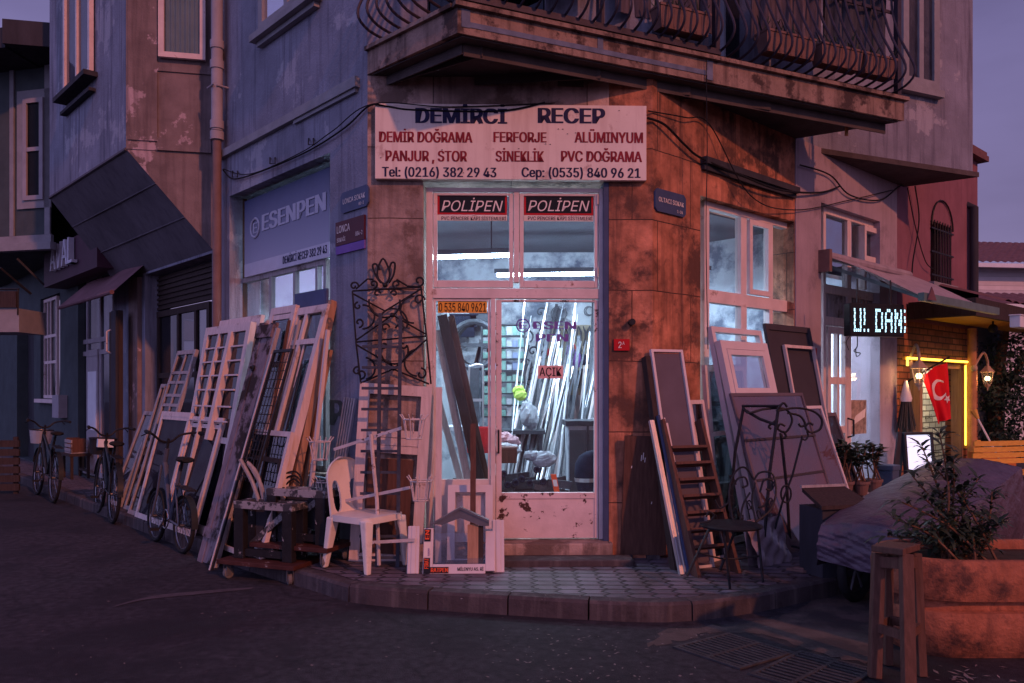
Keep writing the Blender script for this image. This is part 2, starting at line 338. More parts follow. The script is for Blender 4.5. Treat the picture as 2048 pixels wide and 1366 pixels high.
M['sign_blue'] = mat('sign_blue', (.055, .075, .16), .5, .15, 5, .05, 30)
M['sign_pale'] = mat('sign_pale', (.50, .50, .58), .5, .12, 4, .05, 30)
M['sign_letter'] = mat('sign_letter', (.42, .43, .52), .5, .1, 5, 0)
M['plaque_blue'] = mat('plaque_blue', (.05, .07, .14), .4, .15, 8, .05, 30)
M['plaque_maroon'] = mat('plaque_maroon', (.07, .012, .022), .4, .15, 8, .05, 30)
M['plaque_red'] = mat('plaque_red', (.42, .012, .018), .4, .1, 8, .03, 30)
M['black_gloss'] = mat('black_gloss', (.012, .012, .014), .3, .1, 8, 0)
M['amber'] = mat('amber', (.72, .34, .05), .5, .1, 8, 0)
M['pink_card'] = mat('pink_card', (.68, .40, .38), .6, .08, 8, 0)
M['tarp'] = mat('tarp', (.075, .052, .078), .42, .25, 5, .9, 9, spec=.4, bdist=.03)
M['concrete'] = mat('concrete', (.36, .125, .07), .92, .35, 7, 1.0, 40, stain=(.10, .045, .035), st_scale=2.6, st_lo=.50, st_hi=.60, streak=(.10, .045, .035), sk_amt=.7)  # red lamplight on the planter is put into this base colour
M['soil'] = mat('soil', (.05, .035, .028), .95, .3, 14, .8, 40)
M['leaf'] = mat('leaf', (.035, .05, .035), .45, .45, 9, 0)
M['leaf_ivy'] = mat('leaf_ivy', (.028, .045, .036), .5, .5, 5, 0)
M['bark'] = mat('bark', (.16, .085, .055), .9, .3, 12, .5, 40)
M['curtain'] = mat('curtain', (.16, .24, .27), .85, .15, 5, .1, 40)
M['flag_red'] = mat('flag_red', (.62, .01, .02), .7, .08, 6, 0)
M['brick'] = mat('brick', (.26, .105, .06), .85, .2, 8, .5, 60, bricks=(.26, .085, .010, (.07, .04, .03), .5))
M['brick_white'] = mat('brick_white', (.55, .52, .46), .8, .12, 8, .5, 60, bricks=(.28, .10, .012, (.13, .11, .10), .5))
M['tile'] = mat('tile', (.15, .08, .085), .85, .25, 8, .3, 40)
M['siding'] = mat('siding', (.55, .54, .58), .8, .08, 4, .2, 40, bricks=(8, .14, .006, (.28, .27, .3), 0))
M['awning'] = mat('awning', (.30, .26, .29), .8, .15, 4, .2, 60, streak=(.2, .17, .2), sk_amt=.5)
M['awning_red'] = mat('awning_red', (.16, .085, .10), .8, .2, 4, .2, 60)
M['green_metal'] = mat('green_metal', (.10, .15, .14), .45, .2, 8, .1, 60)
M['yellow_wood'] = mat('yellow_wood', (.62, .34, .07), .6, .15, 8, .2, 60, grain=(.5, 6, 6))
M['orange_wood'] = mat('orange_wood', (.52, .18, .06), .7, .15, 8, .2, 60)
M['blue_plastic'] = mat('blue_plastic', (.06, .09, .15), .5, .15, 8, .05, 60)
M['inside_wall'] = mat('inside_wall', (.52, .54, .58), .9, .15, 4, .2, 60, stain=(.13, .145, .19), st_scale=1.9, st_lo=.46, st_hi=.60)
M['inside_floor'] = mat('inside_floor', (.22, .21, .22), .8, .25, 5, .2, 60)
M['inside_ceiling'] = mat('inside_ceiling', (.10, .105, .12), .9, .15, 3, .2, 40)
M['steel_tool'] = mat('steel_tool', (.08, .085, .10), .45, .3, 20, .05, 60, metal=.4)
M['bag_white'] = mat('bag_white', (.42, .43, .47), .5, .15, 14, .6, 25)
M['bag_green'] = mat('bag_green', (.48, .68, .12), .5, .15, 14, .5, 25)
M['bag_purple'] = mat('bag_purple', (.22, .09, .34), .5, .3, 14, .5, 25)
M['bag_pink'] = mat('bag_pink', (.60, .36, .40), .5, .15, 14, .5, 25)
M['cloth_dark'] = mat('cloth_dark', (.02, .024, .045), .9, .3, 14, .4, 25)
M['red_plastic'] = mat('red_plastic', (.60, .04, .05), .4, .1, 8, 0)
M['terra_box'] = mat('terra_box', (.17, .10, .09), .7, .2, 8, .3, 40, streak=(.18, .1, .09), sk_amt=.7)
M['rug_a'] = mat('rug_a', (.10, .085, .11), .95, .5, 3, .5, 70, grain=(7, 7, .6))
M['wire'] = mat('wire', (.012, .012, .014), .6, .1, 10, 0)
M['copper'] = mat('copper', (.45, .22, .10), .6, .2, 10, .1, 60)
M['lamp_body'] = mat('lamp_body', (.45, .33, .24), .5, .15, 10, .1, 60)
M['poster'] = mat('poster', (.30, .22, .17), .7, .6, 14, 0)
M['straw'] = mat('straw', (.06, .055, .05), .9, .4, 20, .5, 60, grain=(8, 8, .5))
M['cafe_wall'] = mat('cafe_wall', (.62, .66, .70), .85, .05, 3, .1, 40)
M['orange_label'] = mat('orange_label', (.75, .10, .03), .5, .1, 8, 0)
M['grate'] = mat('grate', (.06, .058, .062), .6, .3, 12, .3, 60, metal=.3)
M['glass_shop'] = glass('glass_shop', (.9, .93, .97), .035, .3)
M['glass_upper'] = glass('glass_upper', (.74, .78, .86), .06, .30, (.42, .44, .50))
M['glass_dusty'] = glass('glass_dusty', (.45, .48, .54), .16, .10, (.18, .18, .20), 5)
M['glass_clear'] = glass('glass_clear', (.85, .88, .92), .05, .35)
M['glass_film'] = glass('glass_film', (.40, .34, .42), .55, .12, (.17, .11, .14), 1.2)
M['glass_dark'] = glass('glass_dark', (.25, .27, .30), .08, .07, (.10, .10, .115), 2)
M['netting'] = glass('netting', (.30, .29, .33), .55, .04, (.05, .048, .06), 4)
M['tube'] = emit('tube', (.60, .80, .98), 130)
M['tube_bright'] = emit('tube_bright', (.72, .84, 1.0), 60)
M['neon'] = emit('neon', (1, .70, .07), 5)
M['lamp_glow'] = emit('lamp_glow', (1, .66, .28), 16)
M['led'] = emit('led', (.50, .88, 1.0), 2.6)
M['menu_glow'] = emit('menu_glow', (.70, .78, 1.0), 1.3)
# ================================================================ ground
def asphalt(name, patch=False):
    m = mat(name, (.040, .036, .045), .8, .6, 16, 1.0, 110, stain=(.023, .021, .027), st_scale=.7, st_lo=.48, st_hi=.6, spec=.22)
    t = m.node_tree; N, Lk = t.nodes, t.links; bs = N['Principled BSDF']
    src = bs.inputs['Base Color'].links[0].from_socket
    tc = N.new('ShaderNodeTexCoord')
    vo = N.new('ShaderNodeTexVoronoi'); vo.inputs['Scale'].default_value = 9; Lk.new(tc.outputs['Object'], vo.inputs['Vector'])
    sp = N.new('ShaderNodeValToRGB'); sp.color_ramp.elements[0].position = .035; sp.color_ramp.elements[0].color = (1, 1, 1, 1); sp.color_ramp.elements[1].position = .06; sp.color_ramp.elements[1].color = (0, 0, 0, 1)
    Lk.new(vo.outputs['Distance'], sp.inputs[0])
    nz = N.new('ShaderNodeTexNoise'); nz.inputs['Scale'].default_value = .9; nz.inputs['Detail'].default_value = 4; Lk.new(tc.outputs['Object'], nz.inputs['Vector'])
    r2 = N.new('ShaderNodeValToRGB'); r2.color_ramp.elements[0].position = .5; r2.color_ramp.elements[1].position = .68; Lk.new(nz.outputs['Fac'], r2.inputs[0])
    mu = N.new('ShaderNodeMath'); mu.operation = 'MULTIPLY'; Lk.new(sp.outputs[0], mu.inputs[0]); Lk.new(r2.outputs[0], mu.inputs[1])
    mxn = N.new('ShaderNodeMixRGB'); Lk.new(mu.outputs[0], mxn.inputs[0]); Lk.new(src, mxn.inputs[1]); mxn.inputs[2].default_value = (.12, .10, .10, 1)
    # cracks and mended seams
    wv = N.new('ShaderNodeVectorMath'); wv.operation = 'MULTIPLY_ADD'; n3 = N.new('ShaderNodeTexNoise'); n3.inputs['Scale'].default_value = 2.2; n3.inputs['Detail'].default_value = 6; Lk.new(tc.outputs['Object'], n3.inputs['Vector'])
    Lk.new(n3.outputs['Color'], wv.inputs[0]); wv.inputs[1].default_value = (.7, .7, 0); Lk.new(tc.outputs['Object'], wv.inputs[2])
    v2 = N.new('ShaderNodeTexVoronoi'); v2.feature = 'DISTANCE_TO_EDGE'; v2.inputs['Scale'].default_value = .55; Lk.new(wv.outputs[0], v2.inputs['Vector'])
    cr = N.new('ShaderNodeMapRange'); Lk.new(v2.outputs['Distance'], cr.inputs[0]); cr.inputs[1].default_value = .0; cr.inputs[2].default_value = .012; cr.inputs[3].default_value = .5; cr.inputs[4].default_value = 0
    v3 = N.new('ShaderNodeTexVoronoi'); v3.inputs['Scale'].default_value = .45; Lk.new(wv.outputs[0], v3.inputs['Vector'])
    pt = N.new('ShaderNodeMixRGB'); pt.blend_type = 'MULTIPLY'; pt.inputs[0].default_value = .35; Lk.new(mxn.outputs[0], pt.inputs[1]); Lk.new(v3.outputs['Distance'], pt.inputs[2])
    mc = N.new('ShaderNodeMixRGB'); Lk.new(cr.outputs[0], mc.inputs[0]); Lk.new(pt.outputs[0], mc.inputs[1]); mc.inputs[2].default_value = (.008, .008, .010, 1)
    Lk.new(mc.outputs[0], bs.inputs['Base Color']); return m
def pavers(name):
    m = mat(name, (.115, .095, .12), .55, .35, 4, .25, 60, stain=(.07, .055, .06), st_scale=2.4, st_lo=.5, st_hi=.66, spec=.3)
    t = m.node_tree; N, Lk = t.nodes, t.links; bs = N['Principled BSDF']
    src = bs.inputs['Base Color'].links[0].from_socket; tc = N.new('ShaderNodeTexCoord')
    sx = N.new('ShaderNodeSeparateXYZ'); Lk.new(tc.outputs['Object'], sx.inputs[0])
    def ma(op, a_, b_=None):
        n = N.new('ShaderNodeMath'); n.operation = op
        for i, q in enumerate((a_, b_)):
            if q is None: continue
            if hasattr(q, 'node'): Lk.new(q, n.inputs[i])
            else: n.inputs[i].default_value = q
        return n.outputs[0]
    X, Y = sx.outputs[0], sx.outputs[1]
    PX, PY = .165, .125
    wob = ma('MULTIPLY', ma('SINE', ma('MULTIPLY', Y, 2*math.pi/PY)), .13)
    fx = ma('FRACT', ma('ADD', ma('ADD', ma('DIVIDE', X, PX), 100), wob)); fy = ma('FRACT', ma('ADD', ma('DIVIDE', Y, PY), 100.3))
    ex = ma('ABSOLUTE', ma('SUBTRACT', fx, .5)); ey = ma('ABSOLUTE', ma('SUBTRACT', fy, .5))
    dx = ma('MULTIPLY', ma('SUBTRACT', .5, ex), PX); dy = ma('MULTIPLY', ma('SUBTRACT', .5, ey), PY)
    dd = ma('MINIMUM', dx, dy)
    mr = N.new('ShaderNodeMapRange'); Lk.new(dd, mr.inputs[0]); mr.inputs[1].default_value = .005; mr.inputs[2].default_value = .013; mr.inputs[3].default_value = 0; mr.inputs[4].default_value = 1
    # each block its own tone
    cx = ma('FLOOR', ma('ADD', ma('ADD', ma('DIVIDE', X, PX), 100), wob)); cy = ma('FLOOR', ma('ADD', ma('DIVIDE', Y, PY), 100.3))
    cb = N.new('ShaderNodeCombineXYZ'); Lk.new(cx, cb.inputs[0]); Lk.new(cy, cb.inputs[1])
    wn = N.new('ShaderNodeTexWhiteNoise'); Lk.new(cb.outputs[0], wn.inputs[0])
    tone = ma('ADD', ma('MULTIPLY', wn.outputs['Value'], .5), .75)
    mt = N.new('ShaderNodeMixRGB'); mt.blend_type = 'MULTIPLY'; mt.inputs[0].default_value = 1; Lk.new(src, mt.inputs[1])
    cc = N.new('ShaderNodeCombineXYZ'); [Lk.new(tone, cc.inputs[i]) for i in range(3)]; Lk.new(cc.outputs[0], mt.inputs[2])
    mj = N.new('ShaderNodeMixRGB'); Lk.new(mr.outputs[0], mj.inputs[0]); mj.inputs[1].default_value = (.02, .017, .018, 1); Lk.new(mt.outputs[0], mj.inputs[2])
    Lk.new(mj.outputs[0], bs.inputs['Base Color'])
    bp = [n for n in N if n.type == 'BUMP'][0]; old = bp.inputs['Height'].links[0].from_socket
    Lk.new(ma('ADD', ma('MULTIPLY', mr.outputs[0], 1.4), ma('MULTIPLY', old, .35)), bp.inputs['Height']); bp.inputs['Strength'].default_value = 1.0
    return m
M['asphalt'] = asphalt('asphalt'); M['pavers'] = pavers('pavers')
M['kerb'] = mat('kerb', (.062, .050, .055), .85, .3, 6, .6, 50, stain=(.04, .032, .034), st_scale=3, st_lo=.5, st_hi=.62, streak=(.26, .22, .21), sk_amt=.28)
M['patch'] = mat('patch', (.085, .065, .062), .9, .3, 5, .6, 60, stain=(.045, .037, .04), st_scale=2.6, st_lo=.46, st_hi=.58)
M['road_paint'] = mat('road_paint', (.075, .065, .075), .8, .35, 9, .3, 60)
M['litter'] = mat('litter', (.19, .15, .15), .8, .4, 9, 0)
b = MB(); b.face([(-90, -40, 0), (90, -40, 0), (90, 140, 0), (-90, 140, 0)]); structure(b.build('road', M['asphalt'], loc=(0, 0, 0)))
kp = [FB.P(16, .74, 0), FB.P(7, .74, 0), gnd(250, 1050), gnd(390, 1104), gnd(520, 1150), gnd(640, 1186), gnd(700, 1205), gnd(820, 1217), gnd(978, 1228), gnd(1103, 1236), gnd(1232, 1243), gnd(1330, 1245), gnd(1416, 1239), gnd(1520, 1224), gnd(1611, 1204)]
kp = kp[:2] + smooth_path(kp[2:], 5)
e = kp[-1]; ue = (e-FC.O).dot(FC.U)
kp += [FC.P(ue+.5, 1.42, 0), FC.P(ue+2, 1.40, 0), FC.P(9, 1.40, 0)]
KH = .13
inn = []
for i, p in enumerate(kp):
    t = (kp[min(i+1, len(kp)-1)]-kp[max(i-1, 0)]).normalized(); inn.append(p + V((-t.y, t.x, 0))*.13)
b = MB(); back = V((0, 14, 0))
for i in range(len(inn)-1):
    p, q = inn[i], inn[i+1]
    up = V((0, 0, KH-.003)); b.face([p+up, q+up, V((q.x*.25, 13, KH-.003)), V((p.x*.25, 13, KH-.003))])
structure(b.build('sidewalk', M['pavers'], loc=(0, 0, KH-.003)))
# kerb stones, each about 0.65 m with an open joint
b = MB(); acc = [0]
for i in range(1, len(kp)): acc.append(acc[-1]+(kp[i]-kp[i-1]).length)
def along(L, s_):
    for i in range(1, len(acc)):
        if s_ <= acc[i] or i == len(acc)-1:
            f = (s_-acc[i-1])/max(1e-6, acc[i]-acc[i-1]); return L[i-1].lerp(L[i], f)
s_ = 0; off = 0
while s_ < acc[-1]-.1:
    ln = random.uniform(.55, .75); e_ = min(s_+ln, acc[-1]); n = 4; dz = random.uniform(-.008, .006)
    rings = []
    for k in range(n+1):
        q = s_+.006+(e_-s_-.012)*k/n; o_, i_ = along(kp, q), along(inn, q); r_ = (i_-o_)
        rings.append([o_+V((0, 0, -.05)), o_+r_*.03+V((0, 0, KH-.02+dz)), o_+r_*.16+V((0, 0, KH+dz)), i_+V((0, 0, KH+dz)), i_+V((0, 0, -.05))])
    b.loft(rings); s_ = e_
structure(b.build('kerb', M['kerb'], loc=(0, 0, 0)))
# concrete patch by the drain and the faded painted line
b = MB(); cs_ = [(1290, 1292), (1335, 1258), (1440, 1252), (1560, 1240), (1640, 1196), (1735, 1170), (1760, 1250), (1735, 1328), (1640, 1308), (1530, 1266), (1420, 1264), (1360, 1282)]
pp = []
for i, (x, y) in enumerate(cs_):
    x2, y2 = cs_[(i+1) % len(cs_)]
    for k in range(6): f = k/6; pp.append(gnd(x+(x2-x)*f+random.uniform(-9, 9), y+(y2-y)*f+random.uniform(-4, 4), .002))
b.face(pp); structure(b.build('concrete_patch', M['patch'], loc=(0, 0, .002)))
b = MB(); ln = smooth_path([gnd(230, 1213), gnd(300, 1196), gnd(400, 1186), gnd(505, 1177)], 6)
for i in range(len(ln)-1):
    wd = lambda k: V((.0, .028+.03*math.sin(math.pi*k/(len(ln)-1)), 0)); up = V((0, 0, .004))
    b.face([ln[i]-wd(i)+up, ln[i+1]-wd(i+1)+up, ln[i+1]+wd(i+1)+up, ln[i]+wd(i)+up])
structure(b.build('road_marking', M['road_paint'], loc=(-3, 6, .004)))
b = MB()
for k in range(210):
    if k < 80: p = gnd(random.uniform(60, 1500), random.triangular(1120, 1364, 1300), .003)
    else: p = gnd(random.triangular(950, 1500, 1150), random.uniform(1255, 1364), .003)
    if p.y > 6.1 and p.x > -1.7: continue
    g = random.uniform(0, 6.28); L = random.uniform(.004, .016); ww = L*random.uniform(.25, .7); ux, uy = V((math.cos(g), math.sin(g), random.uniform(-.1, .2))), V((-math.sin(g), math.cos(g), 0))
    b.face([p-ux*L, p+uy*ww, p+ux*L, p-uy*ww])
for k in range(70):
    p = gnd(random.uniform(830, 1600), random.uniform(1128, 1200), KH+.002); g = random.uniform(0, 6.28); L = random.uniform(.004, .012)
    ux, uy = V((math.cos(g), math.sin(g), .1)), V((-math.sin(g), math.cos(g), 0)); b.face([p-ux*L, p+uy*L*.5, p+ux*L, p-uy*L*.5])
tag(b.build('fallen_leaves', M['litter'], loc=(0, 5, 0)), 'pale leaf litter scattered over the asphalt', None, kind='stuff')
# drain grates
def grate(c0, c1, c2, c3, lab):
    P = [gnd(x, y, .002) for x, y in (c0, c1, c2, c3)]; ctr = sum(P, V())/4
    O = P[0]; U = (P[1]-P[0]); Wd = (P[3]-P[0]); F = Fr(O, U, Wd)
    lu, ld = U.length, Wd.length
    r = thing('drain_grate', lab, 'drain grate', ctr, 'iron drain grates in the road')
    m = MB(); m.face([F.P(0, 0, .003), F.P(lu, 0, .003), F.P(lu, ld, .003), F.P(0, ld, .003)]); m.build('sump', M['black_gloss'], r)
    m = MB(); t = .022
    m.box(F, 0, lu, 0, t, 0, .010).box(F, 0, lu, ld-t, ld, 0, .010).box(F, 0, t, t, ld-t, 0, .010).box(F, lu-t, lu, t, ld-t, 0, .010); m.build('frame', M['grate'], r)
    n = 11
    for i in range(n):
        m = MB(); x = t+(lu-2*t)*(i+.5)/n; m.box(F, x-.011, x+.011, t, ld-t, .004, .009); m.build('bar', M['grate'], r)
    m = MB(); m.box(F, t, lu-t, ld/2-.012, ld/2+.012, .0045, .0105); m.build('cross_bar', M['grate'], r)
grate((1345, 1296), (1455, 1268), (1590, 1304), (1480, 1340), 'iron drain grate in the road nearest the kerb')
grate((1498, 1350), (1600, 1303), (1745, 1342), (1660, 1396), 'iron drain grate in the road beside the wooden stool leg')
# ================================================================ corner building
HB = 4.2; TOP = 8.6; TW = .34
bld = thing('corner_building', 'old two storey corner building of stained stone and plaster with balcony', 'building', (LC.x, LC.y, 0))
u0, u1 = FB.u(660), FB.u(459); zt = (FB.z(648, 311)+FB.z(459, 392))/2
v0, v1 = FB.u(424), FB.u(290)
b = MB(); b.wall(FB, 0, 7.0, 0, TOP, 0, -TW, [(u0, u1, .75, zt), (v0, v1, .3, 3.12)]); b.build('side_wall', M['plaster_blue'], bld)
b = MB()   # raised plaster panel and string course on the side wall
zc = FB.z(560, 249); b.box(FB, .12, 3.15, .003, .05, zc-.05, zc+.03); b.box(FB, FB.u(716), FB.u(592), .003, .03, FB.z(716, 185), FB.z(716, 185)+.14); b.build('string_course', M['trim_grey'], bld)
oA0, oA1, zA = FA.u(846), FA.u(1218), FA.z(1000, 362)
b = MB(); b.wall(FA, 0, oA0, 0, HB, 0, -TW); b.wall(FA, oA0+1e-4, oA1, zA, HB, 0, -TW); b.build('corner_wall', M['stone'], bld)
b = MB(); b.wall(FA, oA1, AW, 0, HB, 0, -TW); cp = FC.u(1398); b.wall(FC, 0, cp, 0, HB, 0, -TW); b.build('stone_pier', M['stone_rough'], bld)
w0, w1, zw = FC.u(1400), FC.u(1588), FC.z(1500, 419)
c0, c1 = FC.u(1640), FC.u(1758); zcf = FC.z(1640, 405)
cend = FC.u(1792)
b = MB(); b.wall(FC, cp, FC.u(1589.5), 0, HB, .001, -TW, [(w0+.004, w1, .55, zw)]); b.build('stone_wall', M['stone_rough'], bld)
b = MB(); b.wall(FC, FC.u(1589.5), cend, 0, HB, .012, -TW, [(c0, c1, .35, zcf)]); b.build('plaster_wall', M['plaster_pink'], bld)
b = MB(); zl = FC.z(1500, 348); b.box(FC, FC.u(1400), FC.u(1588), .003, .07, zl-.06, zl+.0).box(FC, FC.u(1402), FC.u(1586), .003, .04, zl-.11, zl-.062); b.build('lintel', M['dark_board'], bld)
# upper storey behind the balcony
b = MB(); b.wall(FA, 0, AW, HB, TOP, 0, -TW, [(.5, 1.5, 4.5, 6.6)]); b.wall(FC, 0, 5.3, HB, TOP, 0, -TW, [(.6, 1.6, 4.5, 6.6)]); b.build('upper_wall', M['plaster_blue'], bld)
b = MB(); b.box(FA, .5, 1.5, -.2, -.16, 4.5, 6.6); b.build('balcony_door', M['glass_dark'], bld); b = MB(); b.box(FC, .6, 1.6, -.2, -.16, 4.5, 6.6); b.build('balcony_door', M['glass_dark'], bld)
def roof(pts, z, name): 
    m = MB(); m.prism([V((p.x, p.y, z)) for p in pts], (0, 0, .15)); return m.build(name, M['dark_board'], bld)
roof([FA.P(0, 0, 0), FA.P(AW, 0, 0), FC.P(5.2, 0, 0), V((0, 15, 0)), FB.P(7, 0, 0)], TOP+.002, 'roof')
roof([FA.P(0, -.3, 0), FA.P(AW, -.3, 0), FC.P(5.0, -.3, 0), FC.P(5.0, -4, 0), FB.P(6.8, -4, 0), FB.P(6.8, -.3, 0)], HB-.01, 'upper_floor')
# ---- left oriel with sloping underside
S_, W_ = FB.P(3.28, 0, 0), FB.P(6.95, 0, 0); K1, K2 = V((-4.32, 8.97, 0)), V((-6.50, 11.26, 0)); zb, zs = 4.25, 3.15
at_ = lambda p, z: V((p.x, p.y, z))
b = MB(); b.prism([at_(K1, zb), at_(S_, zb), at_(W_, zb), at_(K2, zb)], (0, 0, TOP-zb)); ori = b.build('bay', [M['plaster_blue']], bld)
FK = Fr(K1, S_-K1, (K1-S_).cross(V((0, 0, 1)))); 
if FK.D.y > 0: FK.D = -FK.D
FO = Fr(K1, K2-K1, FB.D)
lk = (S_-K1).length; lo = (K2-K1).length
b = MB(); b.box(FK, .0, lk-.02, .002, .012, zb+.0, TOP); b.build('bay_front', M['plaster_dirty'], bld)
b = MB(); b.box(FK, .02, .33, .012, .03, zb+.1, TOP).box(FK, .33, lk-.02, .012, .03, zb+.002, zb+.14).box(FK, .33, lk-.02, .012, .03, FK.z(380, 148), FK.z(380, 132)); b.build('bay_trim', M['plaster_dirty'], bld)
b = MB(); b.face([at_(K1, zb), at_(S_, zb), at_(S_, zs)]); b.build('bracket', M['plaster_dirty'], bld); b = MB(); b.face([at_(K2, zb), at_(W_, zb), at_(W_, zs)]); b.build('bracket', M['plaster_dirty'], bld)
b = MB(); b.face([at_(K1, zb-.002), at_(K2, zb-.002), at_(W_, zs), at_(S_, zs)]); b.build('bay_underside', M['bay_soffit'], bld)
b = MB()
for k in range(1, 3):
    f = k/3; p, q = at_(K1, zb).lerp(at_(S_, zs), f), at_(K2, zb).lerp(at_(W_, zs), f); b.bar(p-V((0, 0, .003)), q-V((0, 0, .003)), .012, .010)
b.tube([at_(K1, zb), at_(K2, zb)], .02, 5); b.build('underside_batten', M['bay_soffit'], bld)
# ---- right oriel
A3, B3, C3 = V((3.23, 8.70, 0)), V((5.62, 9.77, 0)), V((4.95, 10.2, 0))
b = MB(); b.prism([at_(A3, HB), at_(B3, HB), at_(C3, HB)], (0, 0, TOP-HB)); b.build('corner_bay', M['plaster_blue'], bld)
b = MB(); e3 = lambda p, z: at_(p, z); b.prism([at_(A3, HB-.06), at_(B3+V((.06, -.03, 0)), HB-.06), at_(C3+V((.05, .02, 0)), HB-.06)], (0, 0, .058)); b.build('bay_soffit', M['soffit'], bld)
FR3 = Fr(A3, B3-A3, (B3-A3).cross(V((0, 0, 1))))
# ---- windows
def bwin(F, px0, px1, z0, z1, d, name, cols, rows, frm='white_frame', gl='glass_upper', st=.06, depth=.05, parent=bld, behind=None, back='inside_wall'):
    a0, a1 = sorted((F.u(px0, d), F.u(px1, d)))
    m = MB(); m.box(F, a0, a0+st, d, d+depth, z0, z1).box(F, a1-st, a1, d, d+depth, z0, z1).box(F, a0+st, a1-st, d, d+depth, z0, z0+st).box(F, a0+st, a1-st, d, d+depth, z1-st, z1)
    for i, c in enumerate(cols): x = a0+(a1-a0)*c; m.box(F, x-st*.4, x+st*.4, d+.002, d+depth-.004, z0+st, z1-st)
    for r_ in rows: zz = z0+(z1-z0)*r_; m.box(F, a0+st, a1-st, d+.004, d+depth-.006, zz-st*.45, zz+st*.45)
    o = m.build(name, M[frm], parent)
    g = MB(); g.face([F.P(a0+st*.5, d+depth*.4, z0+st*.5), F.P(a1-st*.5, d+depth*.4, z0+st*.5), F.P(a1-st*.5, d+depth*.4, z1-st*.5), F.P(a0+st*.5, d+depth*.4, z1-st*.5)])
    g.build('pane', M[gl], o)
    return o, a0, a1
o, a0, a1 = bwin(FK, 318, 412, FK.z(370, 122), 7.2, .032, 'bay_window', [], [], gl='glass_clear')
m = MB(); m.grid(lambda s, t: FK.P(a0+.07+(a1-a0-.14)*s, .036+.01*math.sin(s*44), FK.z(370, 115)+t*2), 60, 1); m.build('curtain', M['curtain'], o, smooth=True)
o, a0, a1 = bwin(FO, 192, 143, FO.z(165, 180), 7.2, .02, 'bay_window', [.5], [], 'white_frame', 'glass_dusty', .07)
m = MB(); m.box(FO, a0-.1, a1+.12, .005, .16, FO.z(165, 190), FO.z(165, 190)+.06).box(FO, a0-.02, a1+.1, .004, .08, FO.z(165, 214), FO.z(165, 214)+.04); m.build('sill', M['dark_board'], o)
o, a0, a1 = bwin(FR3, 1800, 1872, FR3.z(1836, 176), 7.0, .01, 'bay_window', [.5], [], 'trim_grey', 'glass_dusty', .09)
m = MB(); m.box(FR3, a0-.05, a1+.05, .004, .09, FR3.z(1836, 192), FR3.z(1836, 178)); m.build('sill', M['trim_grey'], o)
su0, su1 = FB.u(645), FB.u(520)
o, a0, a1 = bwin(FB, 640, 525, FB.z(580, 30), 7.0, .004, 'upper_window', [.5], [.5], 'trim_grey', 'glass_upper', .09)
m = MB(); m.box(FB, su0, su1, .006, .12, FB.z(580, 48), FB.z(580, 34)).box(FB, su0+.05, su1-.05, .005, .06, FB.z(580, 58), FB.z(580, 48)-.002); m.build('sill', M['trim_grey'], o)
# side shop window below the long sign
zsg = FB.z(575, 535, -.14)
o, a0, a1 = bwin(FB, 661, 490, .78, zsg, -.2, 'shop_window', [.1, .34, .62], [.55], 'grey_wood', 'glass_upper', .05)
m = MB(); m.box(FB, u0, u1, -.06, -.20, .74, .775); m.build('sill', M['stone'], o)
m = MB(); m.box(FB, FB.u(489, -.2), u1-.002, -.2, -.15, .78, zt); m.build('window_jamb', M['brown_wood'], bld)
# dark timber shopfront under the oriel
o, a0, a1 = bwin(FB, 426, 288, .32, 2.62, -.2, 'timber_shopfront', [.18, .42, .72], [.25, .62], 'dark_wood', 'glass_dark', .08)
m = MB(); 
for k in range(14): m.box(FB, v0+.02, v1-.02, -.2, -.15-.02*(k % 2), 2.64+k*.033, 2.64+k*.033+.031)
m.build('shutter', M['dark_wood'], o)
m = MB(); m.box(FB, FB.u(284), FB.u(266), .004, .06, .13, 3.1); m.build('pilaster', M['plaster_dirty'], bld)
# corner door and its lights
dF = -.10
xz = lambda px, py: FA.hit(px, py, dF)
def abox(m, x0, x1, y0, y1, d0, d1): m.box(FA, FA.u(x0, dF), FA.u(x1, dF), d0, d1, FA.z(1024, y1, dF), FA.z(1024, y0, dF))
fr = MB()
for x0, x1, y0, y1 in ((853, 866, 378, 1078), (1197, 1207, 378, 1078), (866.2, 1196.8, 378, 386), (1027, 1038, 386.2, 566), (866.2, 1196.8, 578, 598), (981, 991, 598.2, 1078)): abox(fr, x0, x1, y0, y1, -.13, -.06)
drf = fr.build('door_frame', M['white_frame'], bld, bevel=.004)
for x0, x1 in ((867, 1026), (1039, 1196)):
    s = MB(); abox(s, x0, x0+8, 388, 576, -.115, -.07); abox(s, x1-8, x1, 388, 576, -.115, -.07); abox(s, x0+8.2, x1-8.2, 388, 393, -.115, -.07); abox(s, x0+8.2, x1-8.2, 562, 576, -.115, -.07)
    so_ = s.build('transom_sash', M['white_frame'], bld, bevel=.004)
    g = MB(); g.face([FA.P(FA.u(x, dF), -.095, FA.z(1024, y, dF)) for x, y in ((x0+6, 565), (x1-6, 565), (x1-6, 391), (x0+6, 391))]); g.build('pane', M['glass_upper'], so_)
    xh = x0+2 if x0 < 900 else x1-2
    for yh in (400, 545): g = MB(); g.tube([FA.P(FA.u(xh, dF), -.06, FA.z(1024, yh+10, dF)), FA.P(FA.u(xh, dF), -.06, FA.z(1024, yh-10, dF))], .009, 6); g.build('hinge', M['white_frame'], so_)
sp = MB(); abox(sp, 867, 980.5, 958, 1078, -.115, -.08); sp.build('side_panel', M['white_frame'], bld)
g = MB(); abox(g, 867, 872, 599, 958, -.11, -.075); abox(g, 976, 980.5, 599, 958, -.11, -.075); abox(g, 872.2, 975.8, 599, 603, -.11, -.075); sl = g.build('side_light', M['white_frame'], bld)
